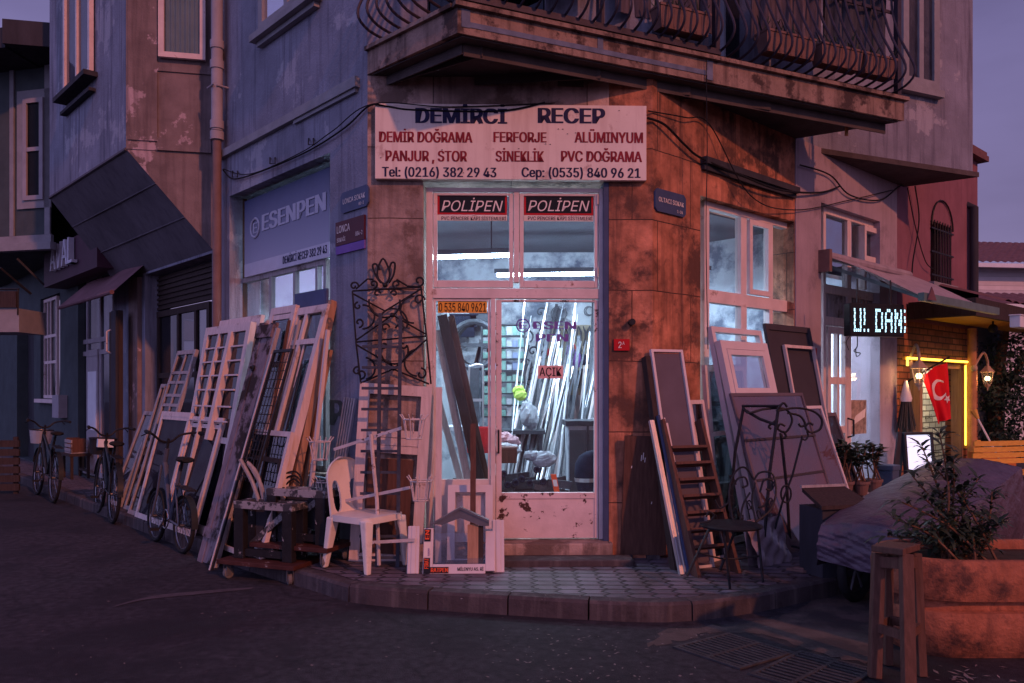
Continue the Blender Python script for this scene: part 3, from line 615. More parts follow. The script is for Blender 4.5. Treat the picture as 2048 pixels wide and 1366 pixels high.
g = MB(); g.face([FA.P(FA.u(x, dF), -.095, FA.z(1024, y, dF)) for x, y in ((870, 957), (978, 957), (978, 600), (870, 600))]); g.build('pane', M['glass_shop'], sl)
g = MB(); abox(g, 992, 1003, 600, 1076, -.125, -.075); abox(g, 1188, 1196, 600, 1076, -.125, -.075); abox(g, 1003.2, 1187.8, 600, 604, -.125, -.075); abox(g, 1003.2, 1187.8, 985, 997, -.125, -.075); dr = g.build('door', M['rust_paint'], bld, bevel=.003)
g = MB(); abox(g, 1003.2, 1187.8, 997.3, 1076, -.118, -.085); g.build('kick_panel', M['rust_paint'], dr)
g = MB(); g.face([FA.P(FA.u(x, dF), -.10, FA.z(1024, y, dF)) for x, y in ((1001, 987), (1190, 987), (1190, 602), (1001, 602))]); g.build('pane', M['glass_shop'], dr)
g = MB(); g.tube([FA.P(FA.u(997, dF), -.06, FA.z(1024, 905, dF)), FA.P(FA.u(997, dF), -.035, FA.z(1024, 905, dF)), FA.P(FA.u(997, dF), -.035, FA.z(1024, 860, dF)), FA.P(FA.u(997, dF), -.06, FA.z(1024, 860, dF))], .008, 6); g.build('handle', M['iron'], dr)
g = MB(); g.box(FA, oA1-.045, oA1-.002, -.2, -.004, .27, zA-.004); g.build('door_reveal', M['plaque_blue'], bld)
b = MB(); b.box(FA, oA0-.1, oA1+.02, .002, .10, .1, .272).box(FA, oA0+.003, oA1-.003, -.33, .0, .1, .270); b.build('threshold', M['stone'], bld, bevel=.012)
b = MB(); b.box(FA, oA0+.2, oA1+.16, .102, .32, .1, .178); b.build('step', M['kerb'], bld, bevel=.012)
# shop window on the right street
z3 = FC.z(1402, 591, -.12)
ww0, ww1 = FC.u(1402, -.12), FC.u(1590, -.12)
m = MB()
for f0, f1 in ((0, .045), (.355, .415), (.66, .70), (.955, 1)): m.box(FC, ww0+(ww1-ww0)*f0, ww0+(ww1-ww0)*f1, -.15, -.08, .58, zw)
for za, zb_ in ((z3-.06, z3+.06), (zw-.06, zw), (.57, .66), (1.05, 1.10)): m.box(FC, ww0, ww1, -.152, -.078, za, zb_)
sw = m.build('street_window', M['white_frame'], bld, bevel=.004)
m = MB(); m.face([FC.P(ww0, -.12, .6), FC.P(ww1, -.12, .6), FC.P(ww1, -.12, zw), FC.P(ww0, -.12, zw)]); m.build('pane', M['glass_upper'], sw)
x0, x1 = ww0+(ww1-ww0)*.425, ww0+(ww1-ww0)*.652
m = MB(); m.box(FC, x0, x0+.05, -.09, -.055, z3+.07, zw-.07).box(FC, x1-.05, x1, -.09, -.055, z3+.07, zw-.07).box(FC, x0+.05, x1-.05, -.09, -.055, z3+.07, z3+.12).box(FC, x0+.05, x1-.05, -.09, -.055, zw-.12, zw-.07); m.build('sash', M['white_frame'], sw)
# ---- café front
zt2, zt1 = FC.z(1640, 640, -.08), FC.z(1640, 575, -.08)
e0, e1 = FC.u(1642, -.1), FC.u(1760, -.1); em = FC.u(1694, -.1)
m = MB()
for q0, q1 in ((e0, e0+.06), (em-.05, em+.05), (e1-.06, e1)): m.box(FC, q0, q1, -.14, -.07, .36, zcf)
for za, zb_ in ((zcf-.07, zcf), (zt1-.05, zt1+.05), (zt2-.05, zt2+.05), (.36, .42)): m.box(FC, e0, e1, -.142, -.068, za, zb_)
cf = m.build('cafe_front', M['white_wood'], bld, bevel=.003)
m = MB(); m.box(FC, e0+.02, e1-.02, -.12, -.10, zt2, zt1)
for k in range(18): x = e0+.06+(e1-e0-.12)*k/18; m.box(FC, x, x+.05, -.10, -.09, zt2+.05, zt1-.05)
m.build('board_panel', M['grey_wood'], cf)
m = MB(); m.face([FC.P(e0, -.105, .36), FC.P(e1, -.105, .36), FC.P(e1, -.105, zt2), FC.P(e0, -.105, zt2)]); m.build('pane', M['glass_clear'], cf)
m = MB(); m.face([FC.P(e0, -.105, zt1), FC.P(e1, -.105, zt1), FC.P(e1, -.105, zcf), FC.P(e0, -.105, zcf)]); m.build('transom_pane', M['glass_dusty'], cf)
m = MB(); x0, x1 = e0+.07, em-.06
for q0, q1 in ((x0, x0+.07), (x1-.09, x1), ((x0+x1)/2-.03, (x0+x1)/2+.02)): m.box(FC, q0, q1, -.10, -.05, .43, zt2-.06)
for zz in (.44, FC.z(1660, 862, -.08), FC.z(1660, 763, -.08), zt2-.11): m.box(FC, x0, x1, -.098, -.052, zz-.03, zz+.05)
dd = m.build('cafe_door', M['white_wood'], bld)
m = MB(); m.tube([FC.P(x1-.03, -.05, 1.0), FC.P(x1-.03, .02, 1.02), FC.P(x1-.03, .02, 1.2), FC.P(x1-.03, -.05, 1.22)], .012, 6); m.build('handle', M['iron'], dd)
m = MB(); m.box(FC, e0+.55, e1-.02, -.1, .08, .13, .42); m.build('board_panel', M['grey_wood'], dd)
m = MB(); x0, x1 = FC.u(1718, -.1), FC.u(1752, -.1)
m.box(FC, x0, x0+.05, -.13, -.03, zt1+.06, zcf-.08).box(FC, x1-.05, x1, -.13, -.03, zt1+.06, zcf-.08).box(FC, x0+.05, x1-.05, -.13, -.04, (zt1+zcf)/2-.05, (zt1+zcf)/2+.02).box(FC, x0+.05, x1-.05, -.13, -.03, zcf-.14, zcf-.08); m.build('small_sash', M['white_wood'], cf)
# ---- balcony
Kb, Eb, Wb = V((-.404, 5.94, 0)), V((3.86, 7.885, 0)), V((2.97, 8.41, 0)); ZB, ZT = 4.2, 4.39
b = MB(); b.prism([at_(p, ZB) for p in (FA.P(0, .004, 0), Kb, Eb, Wb, FA.P(AW, -.05, 0))], (0, 0, ZT-ZB)); bal = b.build('balcony', M['fascia'], bld)
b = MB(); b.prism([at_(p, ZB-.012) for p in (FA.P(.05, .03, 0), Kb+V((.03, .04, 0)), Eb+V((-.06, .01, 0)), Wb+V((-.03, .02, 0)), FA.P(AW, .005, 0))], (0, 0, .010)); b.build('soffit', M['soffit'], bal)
FE = Fr(Kb, Eb-Kb, (Eb-Kb).cross(V((0, 0, 1)))); LE = (Eb-Kb).length
FL = Fr(Kb, LC-Kb, (Kb-LC).cross(V((0, 0, 1)))); LL = (LC-Kb).length
b = MB(); b.box(FE, -.03, LE+.03, -.03, .04, ZT+.001, ZT+.035).box(FL, .04, LL, -.03, .035, ZT+.002, ZT+.034); b.build('coping', M['fascia'], bal)
b = MB(); ue_ = FE.u(1425, .0)
b.box(FE, .03, .10, .002, .006, ZB+.05, ZT-.005).box(FE, .1002, ue_-.06, .002, .006, ZB+.055, ZB+.095).box(FE, ue_-.0598, ue_, .002, .006, ZB+.02, ZT-.005).box(FE, FE.u(1195), FE.u(1195)+.05, .002, .0055, ZB+.096, ZT-.005); b.build('painted_band', M['fascia_blue'], bal)
b = MB()
for k, (s0, s1) in enumerate(((.25, .2), (1.3, .9), (2.2, 1.6), (3.1, 2.6))):
    p = FE.P(s0, -.12, ZB-.019); q = FA.P(min(AW, s1), .03, ZB-.019) if s1 <= AW else FC.P(s1-AW+.2, .03, ZB-.019); b.bar(p, q, .14, .012)
b.bar(FE.P(.1, -.14, ZB-.0215), FE.P(LE-.1, -.14, ZB-.0215), .16, .014); b.bar(FL.P(.1, -.14, ZB-.0225), FL.P(LL-.1, -.12, ZB-.0225), .13, .013); b.build('rib', M['soffit'], bal)
b = MB(); b.tube([FE.P(LE-.5, -.25, ZB-.14), FE.P(LE-.5, -.25, ZB+.02)], .018, 8); b.build('drain_spout', M['copper'], bal)
# railing: bellied bars, each a part of its own
rl = thing('balcony_railing', 'dark wrought iron balcony railing of bellied bars along the slab edge', 'railing', (Kb.x, Kb.y, ZT))
prof = [(-.06, .05), (.02, .055), (.13, .075), (.21, .12), (.24, .18), (.22, .26), (.16, .38), (.09, .52), (.03, .68), (-.02, .86), (-.03, .98)]
def rbar(F, u):
    m = MB(); m.tube(smooth_path([F.P(u, -.05+d, ZT+.04+z) for d, z in prof], 2), .0115, 6); m.build('bar', M['rail_iron'], rl, smooth=True)
n = 36
for k in range(n): rbar(FE, .12+(LE-.2)*k/(n-1))
for k in range(8): rbar(FL, .12+(LL-.25)*k/7)
for F, L in ((FE, LE), (FL, LL)):
    for zz, nm in ((.05, 'bottom_rail'), (1.0, 'top_rail'), (.86, 'middle_rail')):
        m = MB(); m.bar(F.P(0, -.09, ZT+.04+zz), F.P(L, -.09, ZT+.04+zz), .03, .014 if nm != 'top_rail' else .03); m.build(nm, M['rail_iron'], rl)
for u in (.02, FE.u(1205), FE.u(1437), LE-.05):
    m = MB(); m.box(FE, u-.025, u+.025, -.06, -.01, ZT+.04, ZT+1.2); m.build('post', M['rail_iron'], rl)
m = MB(); m.box(FE, .0, FE.u(1437), .0, .035, ZT+.05, ZT+.10); m.build('beam', M['rail_iron'], rl)
m = MB()
for k in range(34): u = .2+(LE-.4)*k/33; m.tube([FE.P(u, -.085, ZT+.085), FE.P(u, -.085, ZT+.03)], .008, 5); m.ball(FE.P(u, -.085, ZT+.04), .014, 6, 4)
m.build('drop_finial', M['rail_iron'], rl)
for px0, px1, lab in ((1318, 1418, 'pale ribbed flower box on the balcony rail by the tall purple post'), (1530, 1628, 'pale ribbed flower box hung in the middle of the bellied railing'), (1640, 1722, 'lighter flower trough near the far end of the railing'), (1726, 1790, 'stained flower trough at the very end of the railing')):
    q0, q1 = FE.u(px0, .1), FE.u(px1, .1); zz = ZT+.14; r = thing('flower_box', lab, 'flower box', FE.P((q0+q1)/2, .08, zz), 'flower boxes on the balcony railing')
    m = MB(); m.loft([[FE.P(q0+.02, .0, zz), FE.P(q1-.02, .0, zz), FE.P(q1-.02, .11, zz), FE.P(q0+.02, .11, zz)], [FE.P(q0, -.03, zz+.17), FE.P(q1, -.03, zz+.17), FE.P(q1, .125, zz+.17), FE.P(q0, .125, zz+.17)]])
    for k in range(9): x = q0+.03+(q1-q0-.06)*k/8; m.bar(FE.P(x, .113, zz+.01), FE.P(x, .126, zz+.16), .012, .008)
    m.build('trough', M['terra_box'], r); m = MB(); m.box(FE, q0-.005, q1+.005, -.035, .132, zz+.171, zz+.19); m.build('rim', M['terra_box'], r)
    m = MB()
    for k in range(22):
        p = FE.P(random.uniform(q0, q1), random.uniform(-.02, .1), zz+.19); t = V((random.uniform(-.1, .1), random.uniform(-.1, .1), random.uniform(.05, .16))); s = V((random.uniform(-1, 1), random.uniform(-1, 1), 0)).normalized()*.012
        m.face([p-s, p+s, p+t+s*.3, p+t-s*.3])
    m.build('plant', M['leaf'], r)
M['rug_b'] = mat('rug_b', (.07, .075, .10), .95, .6, 3, .5, 70, grain=(9, 9, .5)); M['rug_c'] = mat('rug_c', (.11, .09, .11), .95, .6, 4, .5, 70, grain=(8, 8, .5))
for k, (px0, px1, zl_, mm, lab) in enumerate(((1232, 1425, .30, 'rug_a', 'grey striped rug hung inside the balcony rail beside the purple post'), (1500, 1640, .34, 'rug_c', 'mauve striped blanket hung in the middle of the balcony railing'), (1645, 1772, .36, 'rug_b', 'bluish striped blanket hung near the far end of the railing'), (960, 1190, .42, 'rug_b', 'dark striped rug hung over the corner end of the railing'))):
    q0, q1 = FE.u(px0, -.14), FE.u(px1, -.14); m = MB()
    m.grid(lambda s, t: FE.P(q0+(q1-q0)*s, -.15+.03*math.sin(s*26+k)+.012*math.sin(s*61+t*3), ZT+zl_+.02*math.sin(s*9)+t*.85), 90, 5); m.grid(lambda s, t: FE.P(q0+(q1-q0)*s, -.155+.03*math.sin(s*26+k)+.012*math.sin(s*61+t*3)-.006, ZT+zl_+.02*math.sin(s*9)+t*.85), 90, 5)
    tag(m.build('hanging_rug', M[mm], smooth=True), lab, 'rug', 'textiles hung on the balcony')
# drain pipes and cables on the facade
dp = thing('drain_pipe', 'tall grey plastic drainpipe with rusty lower length on the side wall', 'drain pipe', FB.P(FB.u(434, .1), .1, .13))
up = FB.u(434, .1); zj = FB.z(434, 262, .1)
m = MB(); m.tube([FB.P(up, .1, zj), FB.P(up, .1, TOP)], .062, 12); m.build('upper_pipe', M['pipe_grey'], dp, smooth=True)
m = MB(); m.tube([FB.P(up, .1, .2), FB.P(up, .1, zj-.05)], .048, 12); m.build('lower_pipe', M['pipe_brown'], dp, smooth=True)
for yy in (90, 130, 250, 272): m = MB(); zz = FB.z(434, yy, .1); m.tube([FB.P(up, .1, zz-.045), FB.P(up, .1, zz+.045)], .074, 12); m.build('joint', M['pipe_grey'], dp, smooth=True)
m = MB()
m.tube([FB.P(up, .1, FB.z(434, 112, .1)), FB.P(up+.12, .03, FB.z(434, 112, .1)+.1)], .05, 8); m.build('joint', M['pipe_grey'], dp, smooth=True)
m = MB(); m.tube([FB.P(up-.07, 0, FB.z(434, 175, .1)), FB.P(up-.07, .13, FB.z(434, 175, .1))], .01, 6); m.tube([FB.P(up-.09, .17, FB.z(434, 175, .1)), FB.P(up+.09, .17, FB.z(434, 175, .1))], .01, 6); m.build('clamp', M['pipe_grey'], dp)
def cable(name, lab, pts, r=.008, grp='cables strung on the facades'):
    m = MB(); m.tube(smooth_path(pts, 8), r, 5); tag(m.build(name, M['wire'], smooth=True), lab, 'cable', grp)
bp_ = lambda px, py, d=.03: FB.P(*[(q[0], d, q[1]) for q in [FB.hit(px, py, d)]][0])
ap_ = lambda px, py, d=.05: FA.P(*[(q[0], d, q[1]) for q in [FA.hit(px, py, d)]][0])
cp_ = lambda px, py, d=.05: FC.P(*[(q[0], d, q[1]) for q in [FC.hit(px, py, d)]][0])
cable('cable', 'thick black cable sagging from drainpipe to shop sign', [bp_(446, 340), bp_(470, 358), bp_(540, 336), bp_(620, 300), bp_(690, 255), ap_(738, 212), ap_(775, 213, .06), ap_(830, 220, .06), ap_(1000, 222, .065), ap_(1090, 205, .065)], .008)
cable('cable', 'thin black cable above the long blue sign', [bp_(446, 338, .035), bp_(500, 348, .035), bp_(600, 306, .04), bp_(665, 262, .04), ap_(745, 208, .07), ap_(900, 214, .07), ap_(1110, 206, .07)], .005)
cable('cable', 'heavy cable drooping across the rough stone pier', [ap_(1295, 236), cp_(1330, 250), cp_(1370, 290), cp_(1402, 316), cp_(1480, 350, .1), cp_(1560, 380, .1), cp_(1640, 385), cp_(1680, 372)], .011)
cable('cable', 'thin cable from the pier to the café corner', [ap_(1296, 222), cp_(1370, 235), cp_(1420, 250), cp_(1500, 390, .12), cp_(1590, 420), cp_(1700, 400), cp_(1785, 380)], .006)
cable('cable', 'thin wire hanging straight down from the balcony past the window', [FE.P(FE.u(1412, .02), .02, ZT), V(FE.P(FE.u(1412, .02), .02, 3.6))+V((.01, 0, 0)), FE.P(FE.u(1412, .02), .02, 2.9), FE.P(FE.u(1412, .02)+.02, .02, 1.9)], .004)
cable('cable', 'loose wire looping down the maroon wall', [cp_(1830, 372), cp_(1838, 440), cp_(1826, 520), cp_(1824, 552)], .009)
cable('cable', 'curved wire running to the barred window', [cp_(1815, 375), cp_(1830, 450), cp_(1850, 520), cp_(1868, 540)], .007)
cable('cable', 'short black cable tangled under the corner bay', [cp_(1600, 330), cp_(1660, 350), cp_(1700, 390), cp_(1760, 400), cp_(1800, 372), cp_(1828, 368)], .009)
for px, py, lab in ((470, 352, 'small iron cable hook nearest the drainpipe'), (545, 325, 'small iron cable hook at the middle of the lintel'), (622, 287, 'small iron cable hook nearest the corner plaque')):
    m = MB(); m.tube([bp_(px-5, py-10, .004), bp_(px-5, py+2, .07), bp_(px+5, py+2, .07), bp_(px+5, py-10, .004)], .007, 5); tag(m.build('cable_hook', M['iron']), lab, 'hook', 'cable hooks on the lintel')
m = MB(); q = FA.hit(1262, 645); F_ = FA.sub(q[0], 0, q[1]); m.tube([F_.P(0, -.05, 0), F_.P(0, .07, .0)], .028, 10); tag(m.build('pipe_stub', M['iron']), 'short black pipe stub poking out of the stone pier', 'pipe')
# ================================================================ signs
FBr = Fr(LC, -FB.U, FB.D)                              # reads left to right from the side street
def stext(m, F, d, body, px0, px1, yb, yt, bold=0, shear=0, mi=0, off=.0025):
    (ua, za), (ub, zb_) = F.hit(px0, yb, d), F.hit(px1, yb, d); zc_ = F.hit(px0, yt, d)[1]
    m.text(F, body, ua, ub, za, zc_-za, d+off, bold, mi, shear)
def plate(F, px0, px1, y0, y1, d0, d1, name, label, cat, mt, group=None, ref=None):
    ua, ub = F.u(px0, d1), F.u(px1, d1); yr = ref or (px0+px1)/2; za, zb_ = F.z(yr, y1, d1), F.z(yr, y0, d1)
    r = thing(name, label, cat, F.P((ua+ub)/2, d0, za), group); m = MB(); m.box(F, ua, ub, d0, d1, za, zb_); m.build('board', M[mt], r, bevel=.003); return r
r = plate(FA, 750, 1293, 209, 359, .003, .06, 'shop_sign', 'long white painted shop sign with navy and red lettering above the corner door', 'sign', 'sign_white')
D = .06
for t, x0, x1, yb, yt, bo, ink in (('DEMİRCİ', 833, 1012, 246, 216, .045, 'navy'), ('RECEP', 1078, 1208, 246, 216, .045, 'navy'), ('Tel: (0216) 382 29 43', 765, 992, 353, 334, .034, 'navy'), ('Cep: (0535) 840 96 21', 1044, 1280, 354, 335, .034, 'navy'), ('DEMİR DOĞRAMA', 759, 944, 284, 263, .04, 'red'), ('FERFORJE', 988, 1092, 284, 264, .04, 'red'), ('ALÜMINYUM', 1150, 1285, 285, 264, .04, 'red'), ('PANJUR , STOR', 772, 933, 322, 301, .04, 'red'), ('SİNEKLİK', 992, 1087, 323, 302, .04, 'red'), ('PVC DOĞRAMA', 1123, 1283, 323, 302, .04, 'red')):
    m = MB(); stext(m, FA, D, t, x0, x1, yb, yt, bo); m.build('lettering', M['ink_'+ink], r)
m = MB()
for k in range(16): px, py = random.uniform(760, 1285), random.uniform(215, 350); q = FA.hit(px, py, D); m.face([FA.P(q[0]-.006, D+.004, q[1]), FA.P(q[0]+.012, D+.004, q[1]-.002), FA.P(q[0]+.008, D+.004, q[1]+.005)])
m.build('chip', M['ink_black'], r)
# long blue sign over the side window
r = thing('window_sign', 'blue and grey sign board above the side street shop window', 'sign', FBr.P(FBr.u(575, -.12), -.12, zsg))
za = zsg; ul, ur = FBr.u(489, -.12), FBr.u(659, -.12); zt_ = zt-.06
m = MB(); m.box(FBr, ul, ur, -.16, -.12, za, za+.14); m.build('lower_band', M['sign_pale'], r)
m = MB(); m.box(FBr, ul, ur, -.16, -.121, za+.141, zt_)
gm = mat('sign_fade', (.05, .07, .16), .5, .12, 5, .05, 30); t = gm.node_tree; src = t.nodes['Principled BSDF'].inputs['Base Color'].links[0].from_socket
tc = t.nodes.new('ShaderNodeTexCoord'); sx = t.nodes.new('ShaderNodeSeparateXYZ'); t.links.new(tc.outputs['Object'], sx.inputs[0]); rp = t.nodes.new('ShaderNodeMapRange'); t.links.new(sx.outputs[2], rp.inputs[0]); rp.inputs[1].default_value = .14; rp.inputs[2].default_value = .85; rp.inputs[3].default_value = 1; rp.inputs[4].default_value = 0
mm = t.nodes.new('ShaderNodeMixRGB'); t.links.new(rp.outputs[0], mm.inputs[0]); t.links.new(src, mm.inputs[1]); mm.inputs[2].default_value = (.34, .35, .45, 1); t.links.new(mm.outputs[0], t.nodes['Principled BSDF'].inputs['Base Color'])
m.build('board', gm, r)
m = MB(); (x0, z0), (x1, _) = FBr.hit(526, 462, -.12), FBr.hit(651, 424, -.12); m.text(FBr, 'ESENPEN', x0, x1, z0-.0, .17, -.115, .05); m.build('lettering', M['sign_letter'], r); m = MB()
cx_, cz_ = FBr.hit(511, 456, -.12); m.tube(arc(FBr, cx_, cz_, .10, 0, 360, 24, d=-.115)[:-1], .014, 5, True); m.build('emblem', M['sign_letter'], r); m = MB(); m.text(FBr, 'E', cx_-.045, cx_+.05, cz_-.055, .11, -.115, .03); m.build('emblem_letter', M['sign_letter'], r)
m = MB(); x0, x1 = FBr.u(566, -.12), FBr.u(654, -.12); m.text(FBr, 'DEMİRCİ RECEP 382 29 43', x0, x1, za+.04, .075, -.118, .035); m.build('lettering', M['ink_navy'], r)
# street plaques
def plaque(F, px0, px1, y0, y1, lab, mt, lines, corners, d=.02, ref=None, ink='ink_white', slope=True):
    ua, ub = F.u(px0, d), F.u(px1, d); pr = ref or px0; za, zb_ = F.z(pr, y1, d), F.z(pr, y0, d)
    r = thing('street_plaque', lab, 'street sign', F.P((ua+ub)/2, 0, za)); c = corners; W_ = ub-ua
    pts = [(ua+c, za), (ub-c, za), (ub, za+c), (ub, zb_-c), (ub-c, zb_), (ua+c, zb_), (ua, zb_-c), (ua, za+c)] if c else [(ua, za), (ub, za), (ub, zb_), (ua, zb_)]
    m = MB(); m.prism([F.P(x, .003, z) for x, z in pts], F.D*(d-.003)); m.build('plate', M[mt], r)
    m = MB(); H = zb_-za
    for t, f0, f1, g0, cp_h in lines: m.text(F, t, ua+W_*f0, ua+W_*f1, za+H*g0, H*cp_h, d+.002, .012)
    m.build('lettering', M[ink], r); return r, ua, ub, za, zb_
plaque(FBr, 681, 736, 387, 428, 'dark blue enamel street plaque with cut corners on the side wall', 'plaque_blue', [('LONCA SOKAK', .10, .90, .42, .24), ('80-2', .68, .86, .14, .14)], .03)
r, ua, ub, za, zb_ = plaque(FBr, 671, 728, 446, 493, 'maroon street plaque with a white strip below the blue plaque', 'plaque_maroon', [('LONCA', .06, .52, .52, .30), ('SOKAĞI', .06, .36, .14, .17), ('884-2', .72, .95, .22, .17)], 0)
m = MB(); m.box(FBr, ua, ub, .003, .018, za-.075, za-.004); m.build('strip', M['ink_purple'], r)
plaque(FC, 1311, 1372, 383, 428, 'blue enamel street plaque on the rough stone pier', 'plaque_blue', [('OLTACI SOKAK', .10, .92, .44, .20), ('1-26', .70, .88, .12, .13)], .03, ref=1341)
plaque(FA, 1228, 1259, 678, 701, 'small red house number plate on the stone pier', 'plaque_red', [('2', .28, .48, .22, .54), ('A', .54, .68, .50, .28)], 0)
plaque(FC, 1626, 1634, 696, 724, 'narrow red house number plate on pink plaster beside the café', 'plaque_red', [('4', .3, .7, .55, .25), ('A', .3, .7, .2, .2)], 0)
m = MB(); stext(m, FBr, 0, 'P', 662, 686, 850, 800, .04); tag(m.build('graffiti', M['steel_tool']), 'black painted letter on the side wall by the leaning frames', 'graffiti')
# stickers on the glass
for x0, x1, lab in ((875, 1014, 'black glass sticker with white lettering on the left transom light'), (1048, 1187, 'black glass sticker with white lettering on the right transom light')):
    d = -.088; r = thing('window_sticker', lab, 'sticker', FA.P(FA.u(x0, d), d, FA.z(1024, 442, d)), 'stickers on the transom glass')
    Fb = lambda m, a_, b_, y0, y1, q: m.box(FA, FA.u(a_, d), FA.u(b_, d), d, d+q, FA.z(1024, y1, d), FA.z(1024, y0, d))
    m = MB(); Fb(m, x0, x1, 389, 430, .002); m.build('border', M['plaque_red'], r)
    m = MB(); Fb(m, x0+4, x1-4, 393, 426, .003); m.build('board', M['black_gloss'], r)
    m = MB(); Fb(m, x0, x1, 430.5, 442, .002); m.build('strip', M['sign_white'], r)
    m = MB(); stext(m, FA, d+.003, 'POLİPEN', x0+8, x1-8, 422, 401, .0, .25); m.build('lettering', M['ink_white'], r)
    m = MB(); stext(m, FA, d+.002, 'PVC PENCERE KAPI SİSTEMLERİ', x0+8, x1-2, 440, 433, .01); m.build('lettering', M['ink_black'], r)
d = -.088
r = thing('phone_sticker', 'amber phone number sticker with black digits on the side light glass', 'sticker', FA.P(FA.u(876, d), d, FA.z(1024, 626, d)))
m = MB(); m.box(FA, FA.u(876, d), FA.u(974, d), d, d+.002, FA.z(1024, 626, d), FA.z(1024, 603, d)); m.build('strip', M['amber'], r)
m = MB(); stext(m, FA, d+.002, '0 535 840 9621', 878, 972, 623, 606, .012); m.build('lettering', M['ink_black'], r)
r = thing('open_sign', 'small pink card reading open behind the door glass', 'sign', FA.P(FA.u(1077, d), d, FA.z(1024, 757, d)))
m = MB(); m.box(FA, FA.u(1076, d), FA.u(1126, d), d, d+.002, FA.z(1024, 757, d), FA.z(1024, 731, d)); m.build('card', M['pink_card'], r)
m = MB(); stext(m, FA, d+.002, 'AÇIK', 1079, 1123, 752, 735, .01); m.build('lettering', M['ink_black'], r)
m = MB(); stext(m, FA, d, 'ESEN', 1068, 1151, 658, 643, .04); stext(m, FA, d, 'PEN', 1073, 1135, 683, 668, .04)
q = FA.hit(1046, 651, d); m.tube(arc(FA, q[0], q[1], .055, 0, 360, 20, d=d+.003)[:-1], .006, 4, True); m.text(FA, 'E', q[0]-.028, q[0]+.03, q[1]-.03, .06, d+.003, .04)
tag(m.build('window_lettering', M['ink_purple']), 'purple cut film lettering and round emblem stuck on the door glass', 'sticker')
# ================================================================ inside the workshop
IW = lambda n, bm, mt: bm.build(n, M[mt], bld)
YB = 10.3; ZF, ZC = .272, 3.32
rm = [FB.P(.0, -.36, 0), FB.P(3.15, -.36, 0), FB.P(3.15, -2.6, 0), V((-.9, YB, 0)), V((2.2, YB, 0)), FC.P(2.75, -1.6, 0), FC.P(2.75, -.36, 0), FC.P(0, -.36, 0)]
b = MB(); b.face([at_(p, ZF) for p in [FA.P(.3, -.3, 0), FA.P(AW-.3, -.3, 0)]+rm[::-1][1:-1]]); IW('workshop_floor', b, 'inside_floor')
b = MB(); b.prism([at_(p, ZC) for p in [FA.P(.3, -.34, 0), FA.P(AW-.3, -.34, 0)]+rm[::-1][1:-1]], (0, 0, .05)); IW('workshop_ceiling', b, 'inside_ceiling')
b = MB()
for p, q in ((rm[1], rm[2]), (rm[2], rm[3]), (rm[3], rm[4]), (rm[4], rm[5]), (rm[5], rm[6])):
    e_ = (q-p).normalized(); nn = V((-e_.y, e_.x, 0)); b.prism([at_(p, ZF-.1), at_(q, ZF-.1), at_(q, ZC+.01), at_(p, ZC+.01)], -nn*.06 if nn.y < 0 else nn*.06)
IW('workshop_wall', b, 'inside_wall')
for k, (x0, y0, x1, y1) in enumerate(((-1.5, 8.0, .0, 7.75), (-.2, 9.1, 1.3, 8.95), (-2.2, 9.3, -.9, 9.2), (1.3, 8.3, 2.2, 8.9))):
    r = thing('fluorescent_light', ('fluorescent tube light under the workshop ceiling nearest the left transom', 'fluorescent tube light at the middle of the workshop ceiling', 'fluorescent tube light deep in the workshop by the side window', 'fluorescent tube light near the street window')[k], 'ceiling light', ((x0+x1)/2, (y0+y1)/2, 2.86), 'tube lights in the workshop')
    m = MB(); m.bar((x0, y0, 2.90), (x1, y1, 2.90), .05, .04); m.build('housing', M['inside_ceiling'], r); m = MB(); m.tube([(x0+.2, y0, 2.92), (x0+.2, y0, ZC)], .006, 4); m.tube([(x1-.2, y1, 2.92), (x1-.2, y1, ZC)], .006, 4); m.build('hanging_wire', M['wire'], r)
    m = MB(); tube_lamp((x0, y0, 2.855), (x1, y1, 2.855), 60, (.58, .80, .98)); m.tube([(x0+.03, y0, 2.855), (x1-.03, y1, 2.855)], .02, 8); m.build('tube', M['tube'], r)
# back wall tool board, shelves and stock
def hung(name, lab, cat, pts, rr, mt, grp=None, closed=False):
    m = MB(); m.tube(pts, rr, 5, closed); return tag(m.build(name, M[mt]), lab, cat, grp)
for k in range(26):
    x, z = random.uniform(-3.0, 2.0), random.uniform(1.2, 2.75); F_ = Fr((x, YB-.12, z), (1, 0, 0), (0, -1, 0)); m = MB(); kind = k % 3
    if kind == 0: m.tube(arc(F_, 0, 0, random.uniform(.07, .16), 0, 360, 16)[:-1], .012, 5, True); m.tube(arc(F_, .01, .01, random.uniform(.06, .13), 0, 360, 16, d=.02)[:-1], .012, 5, True)
    elif kind == 1: m.box(F_, -.16, .16, 0, .12, -.10, .05); m.box(F_, -.18, .18, 0, .14, .05, .07)
    else: m.bar(F_.P(0, .03, .25), F_.P(random.uniform(-.2, .2), .03, -.45), .05, .03); m.bar(F_.P(.09, .04, .2), F_.P(.05, .04, -.5), .03, .02)
    tag(m.build(('wire_coil', 'wall_box', 'hung_tools')[kind], M[('steel_tool', 'cloth_dark', 'alu_dark', 'brown_wood')[k % 4]]), ('coil of dark wire hung on the back wall of the workshop', 'dark box on the back wall of the workshop', 'pair of bars hung on the back wall of the workshop')[kind], ('coil', 'box', 'tools')[kind], ('wire coils on the workshop wall', 'boxes on the workshop wall', 'bars hung on the workshop wall')[kind])
r = thing('tool_board', 'plywood tool board on the back wall hung with dark pliers and tongs', 'tool board', atY(1150, 790, YB-.08))
m = MB(); p0, p1 = atY(1090, 790, YB-.05), atY(1245, 650, YB-.05); m.box(FX, p0.x, p1.x, -(YB-.04), -(YB-.06), p0.z, p1.z); m.build('board', mat('plywood', (.34, .29, .22), .8, .2, 6, .2, 50), r)
